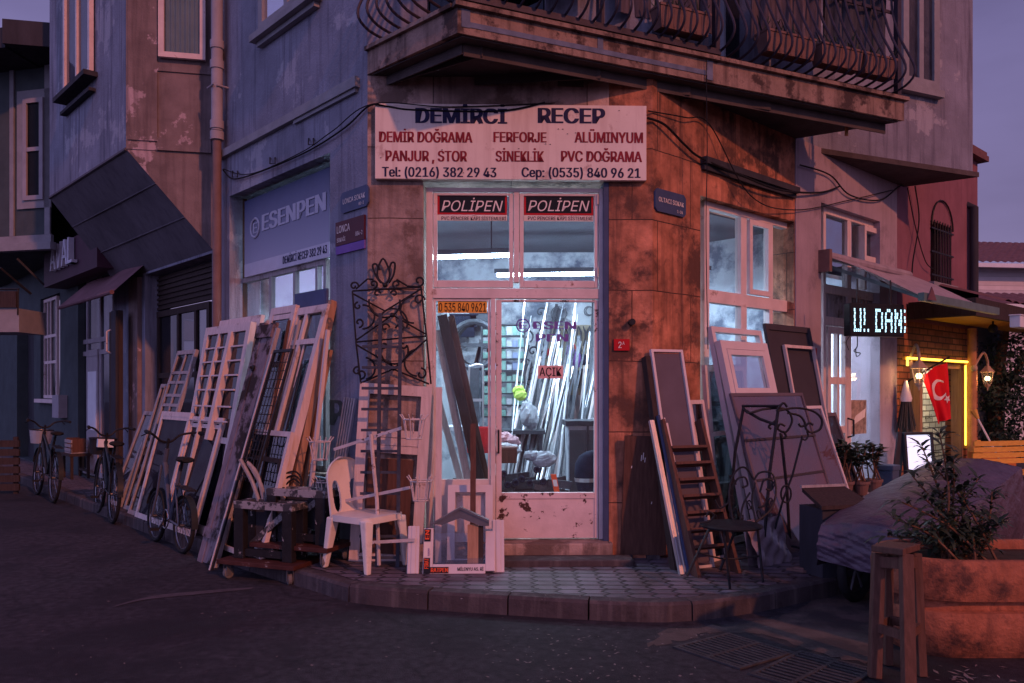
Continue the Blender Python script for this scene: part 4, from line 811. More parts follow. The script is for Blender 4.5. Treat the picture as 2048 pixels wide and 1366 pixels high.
for row, n in ((652, 10), (690, 9), (735, 8)):
    for k in range(n):
        px = 1096+k*(118/n)+random.uniform(-3, 3); ln = random.uniform(22, 46); p, q = atY(px, row+random.uniform(-4, 4), YB-.10), atY(px+random.uniform(-6, 6), row+ln, YB-.10)
        m = MB(); m.tube([p, p.lerp(q, .35)+V((.02, 0, 0)), q], [.006, .014, .009], 5)
        if k % 2: m.tube([p, p.lerp(q, .4)+V((-.03, 0, 0)), q+V((-.05, 0, 0))], [.006, .012, .009], 5)
        m.build('hand_tool', M['steel_tool' if k % 4 else 'red_plastic' if row == 690 else 'steel_tool'], r)
for px, py, rr, lab in ((1118, 628, .10, 'large coil of dark cable hung high on the back wall'), (1178, 622, .06, 'small loop of wire hung at the top corner of the back wall')):
    F_ = Fr(atY(px, py, YB-.1), (1, 0, 0), (0, -1, 0)); m = MB()
    for k in range(5 if rr > .08 else 2): m.tube(arc(F_, .01*k, .0, rr-.01*k, 0, 360, 18, d=.008*k)[:-1], .008, 5, True)
    tag(m.build('cable_coil', M['steel_tool']), lab, 'cable coil')
for k, (px, py, s_) in enumerate(((1052, 690, 1), (1066, 718, .8), (1050, 745, .9), (1072, 665, .7), (1060, 770, .8), (1082, 640, .8))):
    F_ = Fr(atY(px, py, YB-.25), (1, 0, 0), (0, -1, 0)); m = MB(); m.tube(arc(F_, 0, .12*s_, .10*s_, -60, 300, 16, .02, 0)+[F_.P(.0, 0, .1)], .011, 5); m.tube([F_.P(.04*s_, 0, 0), F_.P(.0, .02, -.18), F_.P(.05, .03, -.40)], .010, 5); m.tube(arc(F_, .06*s_, -.45, .08*s_, 90, 420, 14, .02), .010, 5)
    tag(m.build('iron_scroll', M['steel_tool']), 'curled wrought iron scroll hung in a cluster on the workshop wall', 'scroll', 'iron scrolls hung in the workshop')
r = thing('parts_shelf', 'tall shelf of small greenish parts boxes seen through the door glass', 'shelf', atY(1020, 840, 9.6))
p0, p1 = atY(965, 835, 9.6), atY(1048, 650, 9.6); m = MB()
for k in range(9): z = p0.z+(p1.z-p0.z)*k/8; m.box(FX, p0.x, p1.x, -9.75, -9.6, z, z+.015)
m.box(FX, p0.x-.02, p0.x, -9.75, -9.6, p0.z, p1.z).box(FX, p1.x, p1.x+.02, -9.75, -9.6, p0.z, p1.z); m.build('rack', M['steel_tool'], r)
gp = [mat('box_green', (.20, .34, .30), .5, .2, 8, 0), mat('box_blue', (.22, .26, .40), .5, .2, 8, 0), M['bag_white']]
for k in range(8):
    z = p0.z+(p1.z-p0.z)*k/8+.018
    for j in range(7):
        x = p0.x+(p1.x-p0.x)*(j+.5)/7; h = random.uniform(.06, .12); m = MB(); m.box(FX, x-.03, x+.03, -9.72, -9.60+random.uniform(-.03, .02), z, z+h); m.build('parts_box', gp[(k*3+j*5) % 3 if random.random() < .6 else 0], r)
# wheel and machine on the left
r = thing('bench_grinder', 'dark round machine wheel with guard by the workshop wall', 'machine', atY(945, 830, 9.3))
F_ = Fr(atY(948, 690, 9.3), (1, 0, 0), (0, -1, 0)); m = MB(); m.tube(arc(F_, 0, 0, .27, 0, 360, 24)[:-1], .035, 8, True); m.build('wheel', M['steel_tool'], r)
m = MB(); m.bar(F_.P(0, 0, -.27), F_.P(0, 0, -.9), .12, .12); m.bar(F_.P(-.27, 0, 0), F_.P(.27, 0, 0), .04, .03); m.build('stand', M['steel_tool'], r)
r = thing('hand_trolley', 'bent steel tube hand trolley standing in the workshop', 'trolley', atY(955, 850, 8.6)); m = MB()
m.tube(smooth_path([atY(938, 860, 8.5), atY(938, 745, 8.5), atY(943, 732, 8.5), atY(962, 730, 8.5), atY(966, 745, 8.5), atY(966, 860, 8.5)], 4), .012, 6); m.build('tube_frame', M['alu'], r)
m = MB(); m.bar(atY(938, 800, 8.5), atY(966, 800, 8.5), .03, .012); m.build('cross_bar', M['alu'], r)
def table(lab, c, w_, d_, h, mt):
    r = thing('work_table', lab, 'table', c); F_ = FX.sub(c[0], -c[1], 0); z0 = c[2]; m = MB(); m.box(F_, -w_/2, w_/2, -d_/2, d_/2, z0+h-.04, z0+h); m.build('table_top', M[mt], r)
    for sx in (-1, 1):
        for sy in (-1, 1): m = MB(); m.box(F_, sx*(w_/2-.05)-.02, sx*(w_/2-.05)+.02, sy*(d_/2-.05)-.02, sy*(d_/2-.05)+.02, z0, z0+h-.04); m.build('leg', M['steel_tool'], r)
table('pale topped work table behind the side light glass', (-.85, 8.9, ZF), .95, .6, .88, 'inside_wall')
table('dark topped workbench behind the clutter by the door', (.05, 8.9, ZF), .62, .5, .84, 'steel_tool')
def bag(lab, px, py, Y, r_, sq, mt, name='plastic_bag', cat='bag'):
    m = MB(); c = atY(px, py, Y); [m.ball(c+V((random.uniform(-1, 1)*sq[0], random.uniform(-1, 1)*sq[1], random.uniform(-.8, .8)*sq[2]))*r_*.5, r_*random.uniform(.4, .7), 11, 8, sq, jit=.16) for _ in range(5)]; return tag(m.build(name, M[mt]), lab, cat)
bag('bright green plastic bag on the workbench in the workshop', 1042, 787, 8.8, .10, (1.1, .8, .95), 'bag_green')
bag('slim white plastic sack leaning behind the workbench', 1056, 825, 8.75, .17, (.6, .6, 1.15), 'bag_white')
bag('purple bag hanging among the tools', 1145, 710, YB-.35, .15, (.7, .5, 1.3), 'bag_purple')
bag('pink plastic bag on the heap inside the door', 1014, 880, 7.9, .11, (1.1, .9, .7), 'bag_pink')
bag('white plastic bag on the left of the heap inside the door', 1022, 898, 7.8, .10, (1.4, .9, .6), 'bag_white')
bag('crumpled white carrier bag on the heap of parts', 1078, 918, 7.7, .13, (1.25, .8, .75), 'bag_white')
m = MB()
bag('small dark bundle hanging on the tool board', 1163, 720, YB-.3, .13, (1.0, .5, .8), 'cloth_dark', 'tool_pouch', 'pouch')
m = MB()
for k in range(60):
    p = V((random.uniform(-.45, .45), random.uniform(7.4, 8.0), ZF+random.uniform(.03, .42))); g = random.uniform(0, 3.1); q = V((math.cos(g), .4*math.sin(g), random.uniform(-.15, .15)))*random.uniform(.12, .3)
    m.bar(p-q, p+q, random.uniform(.03, .09), random.uniform(.02, .06))
tag(m.build('scrap_heap', M['steel_tool'], loc=(.05, 7.7, ZF)), 'dark heap of metal offcuts on the floor inside the door', 'scrap', kind='stuff')
for k in range(7):
    F_ = Fr(atY(1005+k*14+random.uniform(-4, 4), 950+random.uniform(-14, 20), 7.35), (1, 0, 0), (0, -1, .1)); m = MB(); m.tube(arc(F_, 0, 0, .022, 0, 360, 12)[:-1], .012, 6, True); m.tube([F_.P(0, -.02, 0), F_.P(0, -.22, 0)], .026, 10)
    tag(m.build('pipe_offcut', M['cloth_dark']), 'short dark pipe offcut lying end on in the heap', 'pipe', 'pipe offcuts in the heap')
r = thing('cardboard_box', 'small brown box on the heap beside the pink bag', 'box', atY(1012, 925, 7.6)); m = MB(); m.box(Fr(atY(1012, 925, 7.6), (1, .2, 0), (.2, -1, 0)), -.11, .09, -.08, .08, 0, .13); m.build('carton', M['brown_wood'], r); m = MB(); m.box(Fr(atY(1012, 925, 7.6), (1, .2, 0), (.2, -1, 0)), -.115, .095, -.085, .085, .131, .15); m.build('lid', M['terra_box'], r)
m = MB(); F_ = Fr(atY(1114, 985, 7.25), (1, 0, 0), (0, -1, 0), (-.2, 0, 1)); m.box(F_, -.025, .025, 0, .02, 0, .17); m.box(F_, -.018, .018, .02, .024, .06, .12, 1); tag(m.build('orange_package', [M['orange_label'], M['ink_white']]), 'bright orange packet standing at the end of the heap', 'packet')
r = thing('red_bucket', 'red plastic bucket behind the side light glass', 'bucket', atY(958, 905, 8.2)); F_ = Fr(atY(958, 905, 8.2), (1, 0, 0), (0, -1, 0)); m = MB(); m.lathe(F_, [(.12, 0), (.15, .26), (.14, .26), (.11, .02)], 18, cap=False); m.build('pail', M['red_plastic'], r, smooth=True); m = MB(); m.tube(arc(F_, 0, .26, .15, 200, 340, 10, d=.02), .006, 5); m.build('handle', M['alu'], r)
r = thing('metal_cabinet', 'pale metal cabinet with dark top inside the door', 'cabinet', atY(1165, 985, 7.9)); p0, p1 = atY(1137, 962, 7.9), atY(1215, 852, 7.9); m = MB(); m.box(FX, p0.x, p1.x, -8.4, -7.9, ZF, p1.z); m.build('body', M['inside_wall'], r); m = MB(); m.box(FX, p0.x-.03, p1.x, -8.42, -7.87, p1.z+.001, p1.z+.05); m.build('table_top', M['steel_tool'], r)
for x0 in (p0.x+.01, (p0.x+p1.x)/2+.01):
    m = MB(); m.box(FX, x0, x0+(p1.x-p0.x)/2-.03, -7.9, -7.88, ZF+.05, p1.z-.04); m.build('cabinet_door', M['inside_ceiling'], r)
m = MB(); m.box(FX, (p0.x+p1.x)/2-.012, (p0.x+p1.x)/2+.008, -7.9, -7.885, ZF, p1.z); m.build('frame', M['steel_tool'], r)
r = thing('work_jacket', 'dark blue work jacket with a pale reflective band slumped over a seat', 'jacket', atY(1172, 985, 7.3)); c = atY(1172, 985, 7.3); m = MB()
m.loft([[c+V((.12*w_*math.cos(2*math.pi*j/14)+dx, .1*w_*math.sin(2*math.pi*j/14), h)) for j in range(14)] for w_, dx, h in ((.75, .02, 0), (.8, .0, .1), (.9, .0, .18), (.92, .01, .26), (.8, .03, .33), (.5, .05, .37), (.15, .06, .385))]); m.build('fabric', M['cloth_dark'], r, smooth=True)
m = MB(); m.loft([[c+V((.12*w_*math.cos(2*math.pi*j/14), .1*w_*math.sin(2*math.pi*j/14), h)) for j in range(14)] for w_, h in ((.84, .10), (.90, .135))], False); m.build('reflective_band', M['alu'], r)
for k in range(70):                                      # stock of bars leaning to the back wall
    f = k/69; x0 = -.15+f*1.0+random.uniform(-.05, .05); y0 = 8.5+random.uniform(-.25, .5); L = random.uniform(1.5, 2.5)
    p = V((x0, y0, ZF)); q = V((x0+random.uniform(.22, .62), min(YB-.12, y0+random.uniform(.9, 1.4)), ZF+L)); ww = random.choice((.009, .012, .016, .022, .03))
    m = MB(); m.bar(p, q, ww, ww*.6, V((1, -.2, 0))); m.bar(p+V((ww*.55, -.012, 0)), q+V((ww*.55, -.012, 0)), .006, .012, V((1, 0, 0)))
    tag(m.build('profile_bar', M[('alu', 'pvc', 'steel_tool', 'steel_tool', 'alu_dark', 'alu', 'steel_tool')[k % 7]]), 'long metal profile bar leaning among others in the workshop', 'bar', 'profile bars leaning in the workshop')
for k, (tx, ty, bx, by, ww, mt, lab) in enumerate(((884, 630, 958, 955, .075, 'dark_wood', 'widest dark plank leaning inside the side light'), (876, 660, 935, 955, .06, 'grey_wood', 'greyish plank leaning inside the side light beside the stile'), (902, 632, 972, 950, .05, 'brown_wood', 'brown plank leaning inside the side light with its top in full view'), (893, 640, 966, 958, .03, 'steel_tool', 'narrow dark profile leaning between the planks inside the side light'), (917, 760, 975, 955, .035, 'white_wood', 'short pale strip leaning inside the side light'), (874, 790, 920, 957, .05, 'white_wood', 'pale board leaning in the bottom corner of the side light'))):
    p, q = atY(bx, by, 6.98+.03*k), atY(tx, ty, 7.02+.03*k); p = p+(p-q).normalized()*.12; m = MB(); m.bar(p, q, ww*1.15, .02, V((1, 0, 0))); m.bar(p+V((0, -.013, 0)), q+V((0, -.013, 0)), .012, .004, V((1, 0, 0))); tag(m.build('plank', M[mt]), lab, 'plank', 'planks inside the side light')
r = thing('tyre', 'dark bicycle tyre hung on the workshop wall behind the side light', 'tyre', atY(935, 700, 9.9)); F_ = Fr(atY(958, 690, 9.85), (1, 0, 0), (0, -1, 0)); m = MB(); m.tube(arc(F_, 0, 0, .28, 0, 360, 26)[:-1], .03, 6, True); m.build('rubber', M['rubber'], r)
# right-hand stock seen through the street window
for k in range(10):
    u = .9+k*.17; p = FC.P(u, -.9, ZF+.3); m = MB(); m.bar(p, FC.P(u+.08, -1.15, 1.9+random.uniform(-.3, .4)), .08, .04, FC.U); m.bar(p+V((0, 0, .4)), FC.P(u+.15, -.9, ZF+.75), .06, .03)
    tag(m.build('stock_board', M[('inside_wall', 'steel_tool', 'alu', 'grey_wood')[k % 4]]), 'board of stock standing inside the street window', 'board', 'stock inside the street window')
# ================================================================ things leaning on the walls
def lean(fr, tl, dt, bl=None, df=.4, slide=.0, zf=KH, sgn=1):
    u, z = fr.hit(tl[0], tl[1], dt); top = fr.P(u, dt, z)
    if bl: foot = gnd(bl[0], bl[1], zf)
    else: foot = fr.P(u+slide, df, zf)
    bz = (top-foot); h = bz.length; bz = bz.normalized(); a0 = fr.U*sgn; a_ = (a0-bz*a0.dot(bz)).normalized(); D_ = a_.cross(bz)
    if D_.dot(fr.D) < 0: D_ = -D_
    return Fr(foot, a_, D_, bz), h
def wid(fr, tl, tr, dt): return abs(fr.u(tr[0], dt)-fr.u(tl[0], dt))
def frame_on(F, w_, h, name, lab, cat, mt, st=.05, th=.04, cols=(), rows=(), pane='glass_dusty', grp=None, bt=None, panel_to=0, panel_mat=None, subcols=None):
    r = thing(name, lab, cat, F.P(w_/2, 0, 0), grp); bt = bt or st; m = MB()
    m.box(F, 0, st, -th, 0, 0, h).box(F, w_-st, w_, -th, 0, 0, h).box(F, st, w_-st, -th, -.001, 0, bt).box(F, st, w_-st, -th, -.001, h-st, h); m.build('frame', M[mt], r)
    if cols or rows:
        m = MB()
        for c in cols: m.box(F, w_*c-st*.35, w_*c+st*.35, -th*.8, -.003, bt, h-st)
        for q in rows: m.box(F, st, w_-st, -th*.75, -.004, h*q-st*.35, h*q+st*.35)
        m.build('glazing_bar', M[mt], r)
    if panel_to:
        m = MB(); m.box(F, st, w_-st, -th*.6, -th*.35, bt, h*panel_to); m.build('panel', M[panel_mat or mt], r)
    if pane:
        m = MB(); z0 = max(bt, h*panel_to)-.005; m.box(F, st-.005, w_-st+.005, -th*.5, -th*.42, z0, h-st+.005); m.build('pane', M[pane], r)
    return r
GB = 'old windows and doors leaning on the side wall'
def LB(tl, tr, dt, name, lab, cat, mt, bl=None, df=.60, slide=0, **k):
    F, h = lean(FB, tl, dt, bl, df, slide, sgn=-1); w_ = wid(FB, tl, tr, dt); return frame_on(F, w_, h, name, lab, cat, mt, grp=GB, **k)
LB((288, 822), (309, 816), .2, 'window_frame', 'small greyish window frame at the far end of the leaning row', 'window', 'grey_wood', df=.62, slide=0, st=.05)
LB((322, 768), (357, 758), .18, 'window_frame', 'sash with reddish edge leaning near the dark shopfront', 'window', 'grey_wood', df=.62, slide=0, st=.045, pane='glass_dark')
F, h = lean(FB, (329, 772), .24, None, .62, 0, sgn=-1); m = MB(); m.box(F, 0, .05, -.05, 0, 0, h); m.box(F, -.002, .052, -.052, .002, h-.03, h); tag(m.build('wood_post', M['raw_wood']), 'reddish wooden post leaning in front of the far sash', 'post', GB)
LB((355, 702), (392, 697), .13, 'window_frame', 'narrow frame with small leaded panes behind the big white window', 'window', 'grey_wood', df=.70, slide=0, st=.05, rows=(.86, .8, .72, .66), cols=(.5,), pane='glass_dark')
r = LB((412, 656), (502, 640), .22, 'multi_pane_window', 'tall white wooden window with many small panes', 'window', 'white_wood', df=.60, slide=0, st=.085, th=.06, cols=(), rows=(.44,), pane='glass_dark')
F, h = lean(FB, (412, 656), .22, None, .70, 0, sgn=-1); w_ = wid(FB, (412, 656), (502, 640), .22); m = MB()
m.box(F, w_*.62-.04, w_*.62+.04, -.05, .012, h*.44, h-.085); m.box(F, w_*.34-.02, w_*.34+.02, -.04, -.004, h*.1, h-.085)
for q in (.53, .60, .68, .75, .82, .89): m.box(F, .085, w_-.085, -.03, -.012, h*q-.008, h*q+.008)
m.build('glazing_bar', M['white_wood'], r)
LB((440, 642), (523, 621), .1, 'window_frame', 'pale double frame standing behind the weathered door plank', 'window', 'white_wood', df=.56, slide=0, st=.07, rows=(.955,), pane='glass_dusty')
r = LB((324, 822), (382, 831), .42, 'screen_door', 'pale framed insect screen with low rail standing on the kerb', 'screen', 'white_wood', df=.72, st=.055, pane='netting', rows=(.94,))
r = LB((384, 832), (447, 857), .40, 'screen_door', 'second framed insect screen beside the white bicycle', 'screen', 'white_wood', df=.72, st=.06, pane='netting', rows=(.92,))
F, h = lean(FB, (519, 646), .26, None, .86, 0, 0.0, sgn=-1); w_ = .36
r = thing('plank_door', 'weathered plank door with peeling dark and mauve paint', 'door', F.P(w_/2, 0, 0), GB); m = MB()
for k in range(3): m.box(F, w_*k/3+.002, w_*(k+1)/3-.002, -.035, -.004*(k % 2), .01*k, h-.012*((k*2) % 3))
m.build('boards', M['peel_wood'], r, bevel=.004); m = MB(); m.box(F, .01, w_-.01, .001, .018, h*.93, h*.985).box(F, .02, w_-.02, .001, .015, h*.10, h*.14); m.build('batten', M['peel_wood'], r)
m = MB(); m.box(F, w_+.004, w_+.04, -.04, -.005, .0, h*.97); m.build('edge_strip', M['grey_wood'], r)
m = MB(); q = F.P(w_*.38, .012, h*.80); m.lathe(Fr(q, F.U, F.Z, F.D), [(.03, -.008), (.03, .004), (.012, .01), (.012, .03)], 12); m.build('lock', M['iron'], r)
LB((543, 617), (592, 601), .1, 'window_frame', 'pale frame with orange lit edge behind the weathered plank', 'window', 'white_wood', df=.60, slide=0, st=.07, rows=(.955, .75), pane='glass_dark')
r = LB((592, 617), (656, 601), .08, 'casement_window', 'tallest pinkish window frame by the corner with two lights above a rail', 'window', 'white_wood', df=.70, slide=0, st=.07, th=.07, cols=(.38,), rows=(.85,), pane='glass_dark')
F, h = lean(FB, (657, 601), .05, None, .56, 0, sgn=-1); m = MB(); m.box(F, 0, .055, -.06, 0, 0, h); m.box(F, .004, .05, -.061, -.001, h, h+.004); tag(m.build('plank', M['raw_wood']), 'tallest orange plank beside the casement frame', 'plank', 'planks leaning on the side wall')
m = MB(); u, z = FB.hit(620, 596, .02); m.box(FB, u-.32, u+.28, .004, .03, z-.1, z+.06); m.box(FB, u-.3, u+.26, .03, .034, z-.08, z+.04); tag(m.build('blue_board', M['sign_blue']), 'blue board behind the tall window frames', 'board')
for k, (tx, ty, df, sl, ww, mt, lab) in enumerate(((655, 700, .34, .34, .045, 'raw_wood', 'orange plank leaning closest to the grey corner pier'), (645, 735, .40, .32, .05, 'brown_wood', 'dark brown plank between two orange ones'), (637, 770, .44, .30, .05, 'raw_wood', 'shorter orange plank in front of the brown plank'), (626, 800, .5, .28, .035, 'dark_wood', 'dark narrow plank in the middle of the plank bunch'), (651, 660, .30, .36, .03, 'white_wood', 'narrow pale batten behind the plank bunch'), (613, 830, .54, .26, .05, 'raw_wood', 'lowest orange plank beside the tall window frame'))):
    F, h = lean(FB, (tx, ty), .05+.03*k, None, df+.1, 0, sgn=-1); m = MB(); m.box(F, 0, ww, -.03, 0, 0, h); m.box(F, .003, ww-.003, -.029, -.001, h, h+.003); tag(m.build('plank', M[mt]), lab, 'plank', 'planks leaning on the side wall')
F, h = lean(FB, (547, 700), .34, None, .92, 0, 0.0, sgn=-1); w_ = .36; r = thing('window_grille', 'black wire window grille with a pale edge strip in front of the plank door', 'grille', F.P(w_/2, 0, 0), GB)
m = MB(); m.box(F, 0, .02, -.02, 0, 0, h).box(F, w_-.02, w_, -.02, 0, h*.4, h).box(F, .02, w_-.02, -.02, 0, h-.025, h); m.build('frame', M['iron'], r)
m = MB(); m.box(F, -.025, -.004, -.03, .004, 0, h*.98); m.build('edge_strip', M['white_wood'], r); m = MB()
for k in range(14): z = h*(.42+.04*k); m.tube([F.P(.01, -.01, z), F.P(w_-.01, -.01, z)], .004, 4)
for k in range(5): x = w_*(k+1)/6; m.tube([F.P(x, -.005, h*.4), F.P(x, -.005, h-.01)], .004, 4)
for k in (.46, .62): m.tube(arc(F, w_*.5, h*k, .09, 0, 360, 14, d=.004)[:-1], .004, 4, True)
m.build('wire_grid', M['iron'], r)
LB((502, 857), (582, 863), .46, 'window_frame', 'low dark glazed sash with white outer edge behind the black stands', 'window', 'white_wood', df=.74, slide=0, st=.045, pane='glass_dark')
LB((470, 905), (560, 915), .52, 'window_frame', 'dark pane lying lowest against the stack behind the black stands', 'window', 'dark_wood', df=.62, slide=0, st=.04, pane='glass_dark')
for k in range(5):
    F, h = lean(FB, (688+k*5, 794+k*.6), .04, None, .2, .16, sgn=-1); m = MB(); m.box(F, 0, .018, -.02, 0, 0, h); m.box(F, .004, .014, .0, .003, 0, h); tag(m.build('alu_strip', M['alu']), 'thin grey strip in the fan of strips against the corner pier', 'strip', 'grey strips leaning at the corner')
for k, (tx, ty, dt_, df, sl) in enumerate(((470, 650, .16, .44, .6), (532, 640, .15, .42, .55), (575, 640, .19, .50, .5), (606, 690, .16, .52, .42), (596, 640, .13, .5, .45), (640, 640, .11, .48, .42), (430, 720, .27, .55, .6), (560, 720, .26, .56, .5))):
    F, h = lean(FB, (tx, ty), dt_, None, df+.1, 0, sgn=-1); m = MB(); m.box(F, 0, .028, -.022, 0, 0, h); m.box(F, .008, .02, 0, .003, 0, h-.002); tag(m.build('batten', M[('white_wood', 'grey_wood', 'brown_wood')[k % 3]]), 'thin batten leaning in the gaps between the old window frames', 'batten', 'battens between the leaning frames')
# ---- in front of the corner, left of the door
F, h = lean(FA, (720, 765), .065, (697, 1122)); w_ = .60
r = frame_on(F, w_, h, 'door_leaf', 'pinkish white wooden door leaf with open panels behind the plastic chair', 'door', 'white_wood', st=.085, th=.05, rows=(.725, .635), pane=None, bt=.07)
m = MB(); m.box(F, .085, w_-.085, -.045, -.02, h*.64, h*.72).box(F, .085, w_-.085, -.02, -.01, h*.66, h*.70); m.build('lock_panel', M['white_wood'], r)
m = MB(); m.box(F, .1, w_-.12, -.048, -.03, .02, h*.58); m.build('backing_board', M['brown_wood'], r)
F, h = lean(FA, (757, 626), .16, (750, 1134)); r = thing('security_grille', 'narrow blue grey iron window grille standing in front of the door leaf', 'grille', F.P(.08, 0, 0))
for x in (0, .165): m = MB(); m.box(F, x, x+.028, -.028, 0, 0, h-(.0 if not x else .02)); m.build('upright', M['iron_blue'], r)
for k in range(11):
    z = h*(.86-.083*k); m = MB(); m.box(F, -.13, .165, -.022, -.004, z, z+.022); m.build('cross_bar', M['iron_blue'], r)
r = thing('scroll_panel', 'ornate black wrought iron scroll panel with tulip finial on the corner pier', 'ironwork', FA.P(FA.u(775, .06), .06, FA.z(775, 775, .06)))
def fp(px, py, d=.06): u, z = FA.hit(px, py, d); return FA.P(u, d, z)
S = 238/1602*1602/6.68*1.0
def sc_(px, py, rp, a0, a1, r1=None, rr=.007):
    u, z = FA.hit(px, py, .06); k = 6.68/1602; return arc(FA, u, z, rp*k, a0, a1, 18, (rp if r1 is None else r1)*k, .06)
m = MB()
for pts in ([(705, 582), (842, 574)], [(712, 684), (853, 672)], [(705, 582), (712, 684), (722, 768)], [(842, 574), (853, 672), (862, 768)], [(707, 588), (770, 622), (842, 578)], [(713, 680), (785, 630), (851, 668)], [(714, 690), (790, 735), (852, 680)], [(722, 766), (786, 738), (858, 768)]): m.tube([fp(*p) for p in pts], .008, 5)
m.build('frame', M['iron'], r)
m = MB(); fin = [[(770, 570), (757, 558), (755, 540), (766, 517), (778, 540), (778, 556), (770, 570)], [(762, 566), (752, 552), (745, 532), (752, 528), (760, 540)], [(778, 566), (787, 550), (790, 528), (783, 526), (778, 540)]]
for pts in fin: m.tube(smooth_path([fp(*p) for p in pts], 4), .009, 5)
m.build('tulip_finial', M['iron'], r)
m = MB()
for px, py, rp, a0, a1, r1 in ((747, 568, 9, -90, 300, 2), (793, 568, 9, 270, -120, 2), (838, 562, 11, -100, 260, 3), (708, 572, 9, 0, 380, 2), (770, 604, 32, 170, 370, 30), (754, 587, 7, 0, 320, 2), (788, 587, 7, 180, -140, 2), (725, 632, 26, -90, 90, 22), (828, 622, 30, 90, 270, 24), (838, 600, 12, 0, 360, 3), (718, 645, 10, -90, 250, 2), (785, 645, 30, -20, 200, 26), (770, 655, 9, 0, 330, 2), (800, 657, 9, 180, -150, 2), (790, 700, 30, 160, 380, 26), (768, 690, 8, 180, 500, 2), (806, 690, 8, 0, -320, 2), (728, 735, 24, -80, 80, 20), (836, 728, 30, 95, 265, 24), (722, 748, 10, -90, 260, 2), (842, 748, 12, 90, -240, 3), (716, 612, 8, 90, 420, 2), (714, 742, 9, 60, 420, 2)): m.tube(sc_(px, py, rp, a0, a1, r1), .0085, 5)
for pts in ([(712, 578), (735, 558), (747, 559)], [(793, 559), (815, 572), (842, 574)]): m.tube([fp(*p) for p in pts], .008, 5)
m.build('scrollwork', M['iron'], r)
m = MB(); [m.ball(fp(px, py), .022, 8, 6) for px, py in ((770, 570), (785, 630), (788, 737))]; m.build('boss', M['iron'], r, smooth=True)
# white iron pot stand with wire baskets
r = thing('flower_stand', 'rusty white iron plant stand with wire baskets on its arms', 'plant stand', atY(765, 1118, 6.2)); Yp = 6.36
m = MB(); m.tube([atY(742, 868, Yp), atY(748, 940, Yp), atY(754, 1000, Yp+.02), atY(758, 1130, Yp+.05)], .016, 6); m.build('upright', M['white_iron'], r)
for x0, y0, x1, y1 in ((668, 899, 803, 856), (688, 1002, 820, 975), (738, 1085, 830, 1080)): m = MB(); m.bar(atY(x0, y0, Yp+(.22 if x0 < 700 else -.02)), atY(x1, y1, Yp-.13), .024, .010, V((0, 0, 1))); m.build('arm', M['white_iron'], r)
for cx_, cy_, s_ in ((828, 862, 1), (842, 985, 1), (640, 905, 1), (652, 985, .9)):
    c = atY(cx_, cy_, Yp-.15 if cx_ > 700 else Yp+.32); F_ = Fr(c, (1, 0, 0), (0, -1, 0)); m = MB()
    for rr_, zz in ((.085, .09), (.06, -.06)): m.tube([F_.P(rr_*math.cos(t*.4), rr_*math.sin(t*.4), zz) for t in range(16)][:-1], .005, 4, True)
    for k in range(7): t = k*.9; m.tube([F_.P(.06*math.cos(t), .06*math.sin(t), -.06), F_.P(.085*math.cos(t), .085*math.sin(t), .09), F_.P(.115*math.cos(t), .115*math.sin(t), .13)], .005, 4)
    m.build('wire_basket', M['white_iron'], r)
# plastic chair
cA, cB = gnd(735, 1150, KH), gnd(786, 1134, KH); fw = V((.82, -.57, 0)).normalized(); sd_ = V((-fw.y, fw.x, 0))
F = Fr(cA - fw*.22 + sd_*.21, sd_, fw); F.O.z = KH; SH = .43
r = thing('plastic_chair', 'white monobloc plastic chair on the pavement beside the black stands', 'chair', F.O)
m = MB(); rg = []
for q, zz in ((0, 0), (.0, -.03), (-.004, -.05)):
    rg.append([F.P(x*(1+q), y*(1+q), SH+zz) for x, y in [(.225*math.copysign(abs(math.cos(t))**.35, math.cos(t)), .225*math.copysign(abs(math.sin(t))**.35, math.sin(t))) for t in [2*math.pi*(k+.5)/40 for k in range(40)]]])
m.loft(rg[::-1]); m.build('seat', M['pvc_chair'], r, smooth=True)
for sx in (-1, 1):
    for sy in (-1, 1):
        m = MB(); p = F.P(sx*.185, sy*.185, SH-.02); q = F.P(sx*.215, sy*(.225 if sy > 0 else .25), 0); rings = []
        for t in range(6):
            f = t/5; c = p.lerp(q, f); ww = .044-.020*f; rings.append([c+F.U*ww*a_+F.D*ww*b_*.8 for a_, b_ in ((-1, -1), (1, -1), (1, 1), (-1, 1))])
        m.loft(rings); m.build('leg', M['pvc_chair'], r, bevel=.012)
NU, NV, HBK = 96, 110, .46; m = MB()
def bpt(s, t, o):
    wd = (.225-.03*t)*math.sqrt(max(0, 1-max(0, (t-.62)/.38)**2.2)) if t > .62 else .225-.03*t; x = (s*2-1)*wd
    return F.P(x, -.20-.10*t-.02+.05*(abs(s*2-1)**2)+o, SH-.02+HBK*t)
def hole(s, t):
    x = abs(s*2-1)*(.225-.03*t); z = t*HBK
    return (abs(x-.105)/.050)**2.6 + (abs(z-.15)/.125)**2.6 < 1 if x > .055 else False
for j in range(NV):
    for i in range(NU):
        if hole((i+.5)/NU, (j+.5)/NV): continue
        q = [(i/NU, j/NV), ((i+1)/NU, j/NV), ((i+1)/NU, (j+1)/NV), (i/NU, (j+1)/NV)]
        m.hexa([bpt(s, t, .009) for s, t in q]+[bpt(s, t, -.009) for s, t in q])
m.build('backrest', M['pvc_chair'], r, smooth=True)
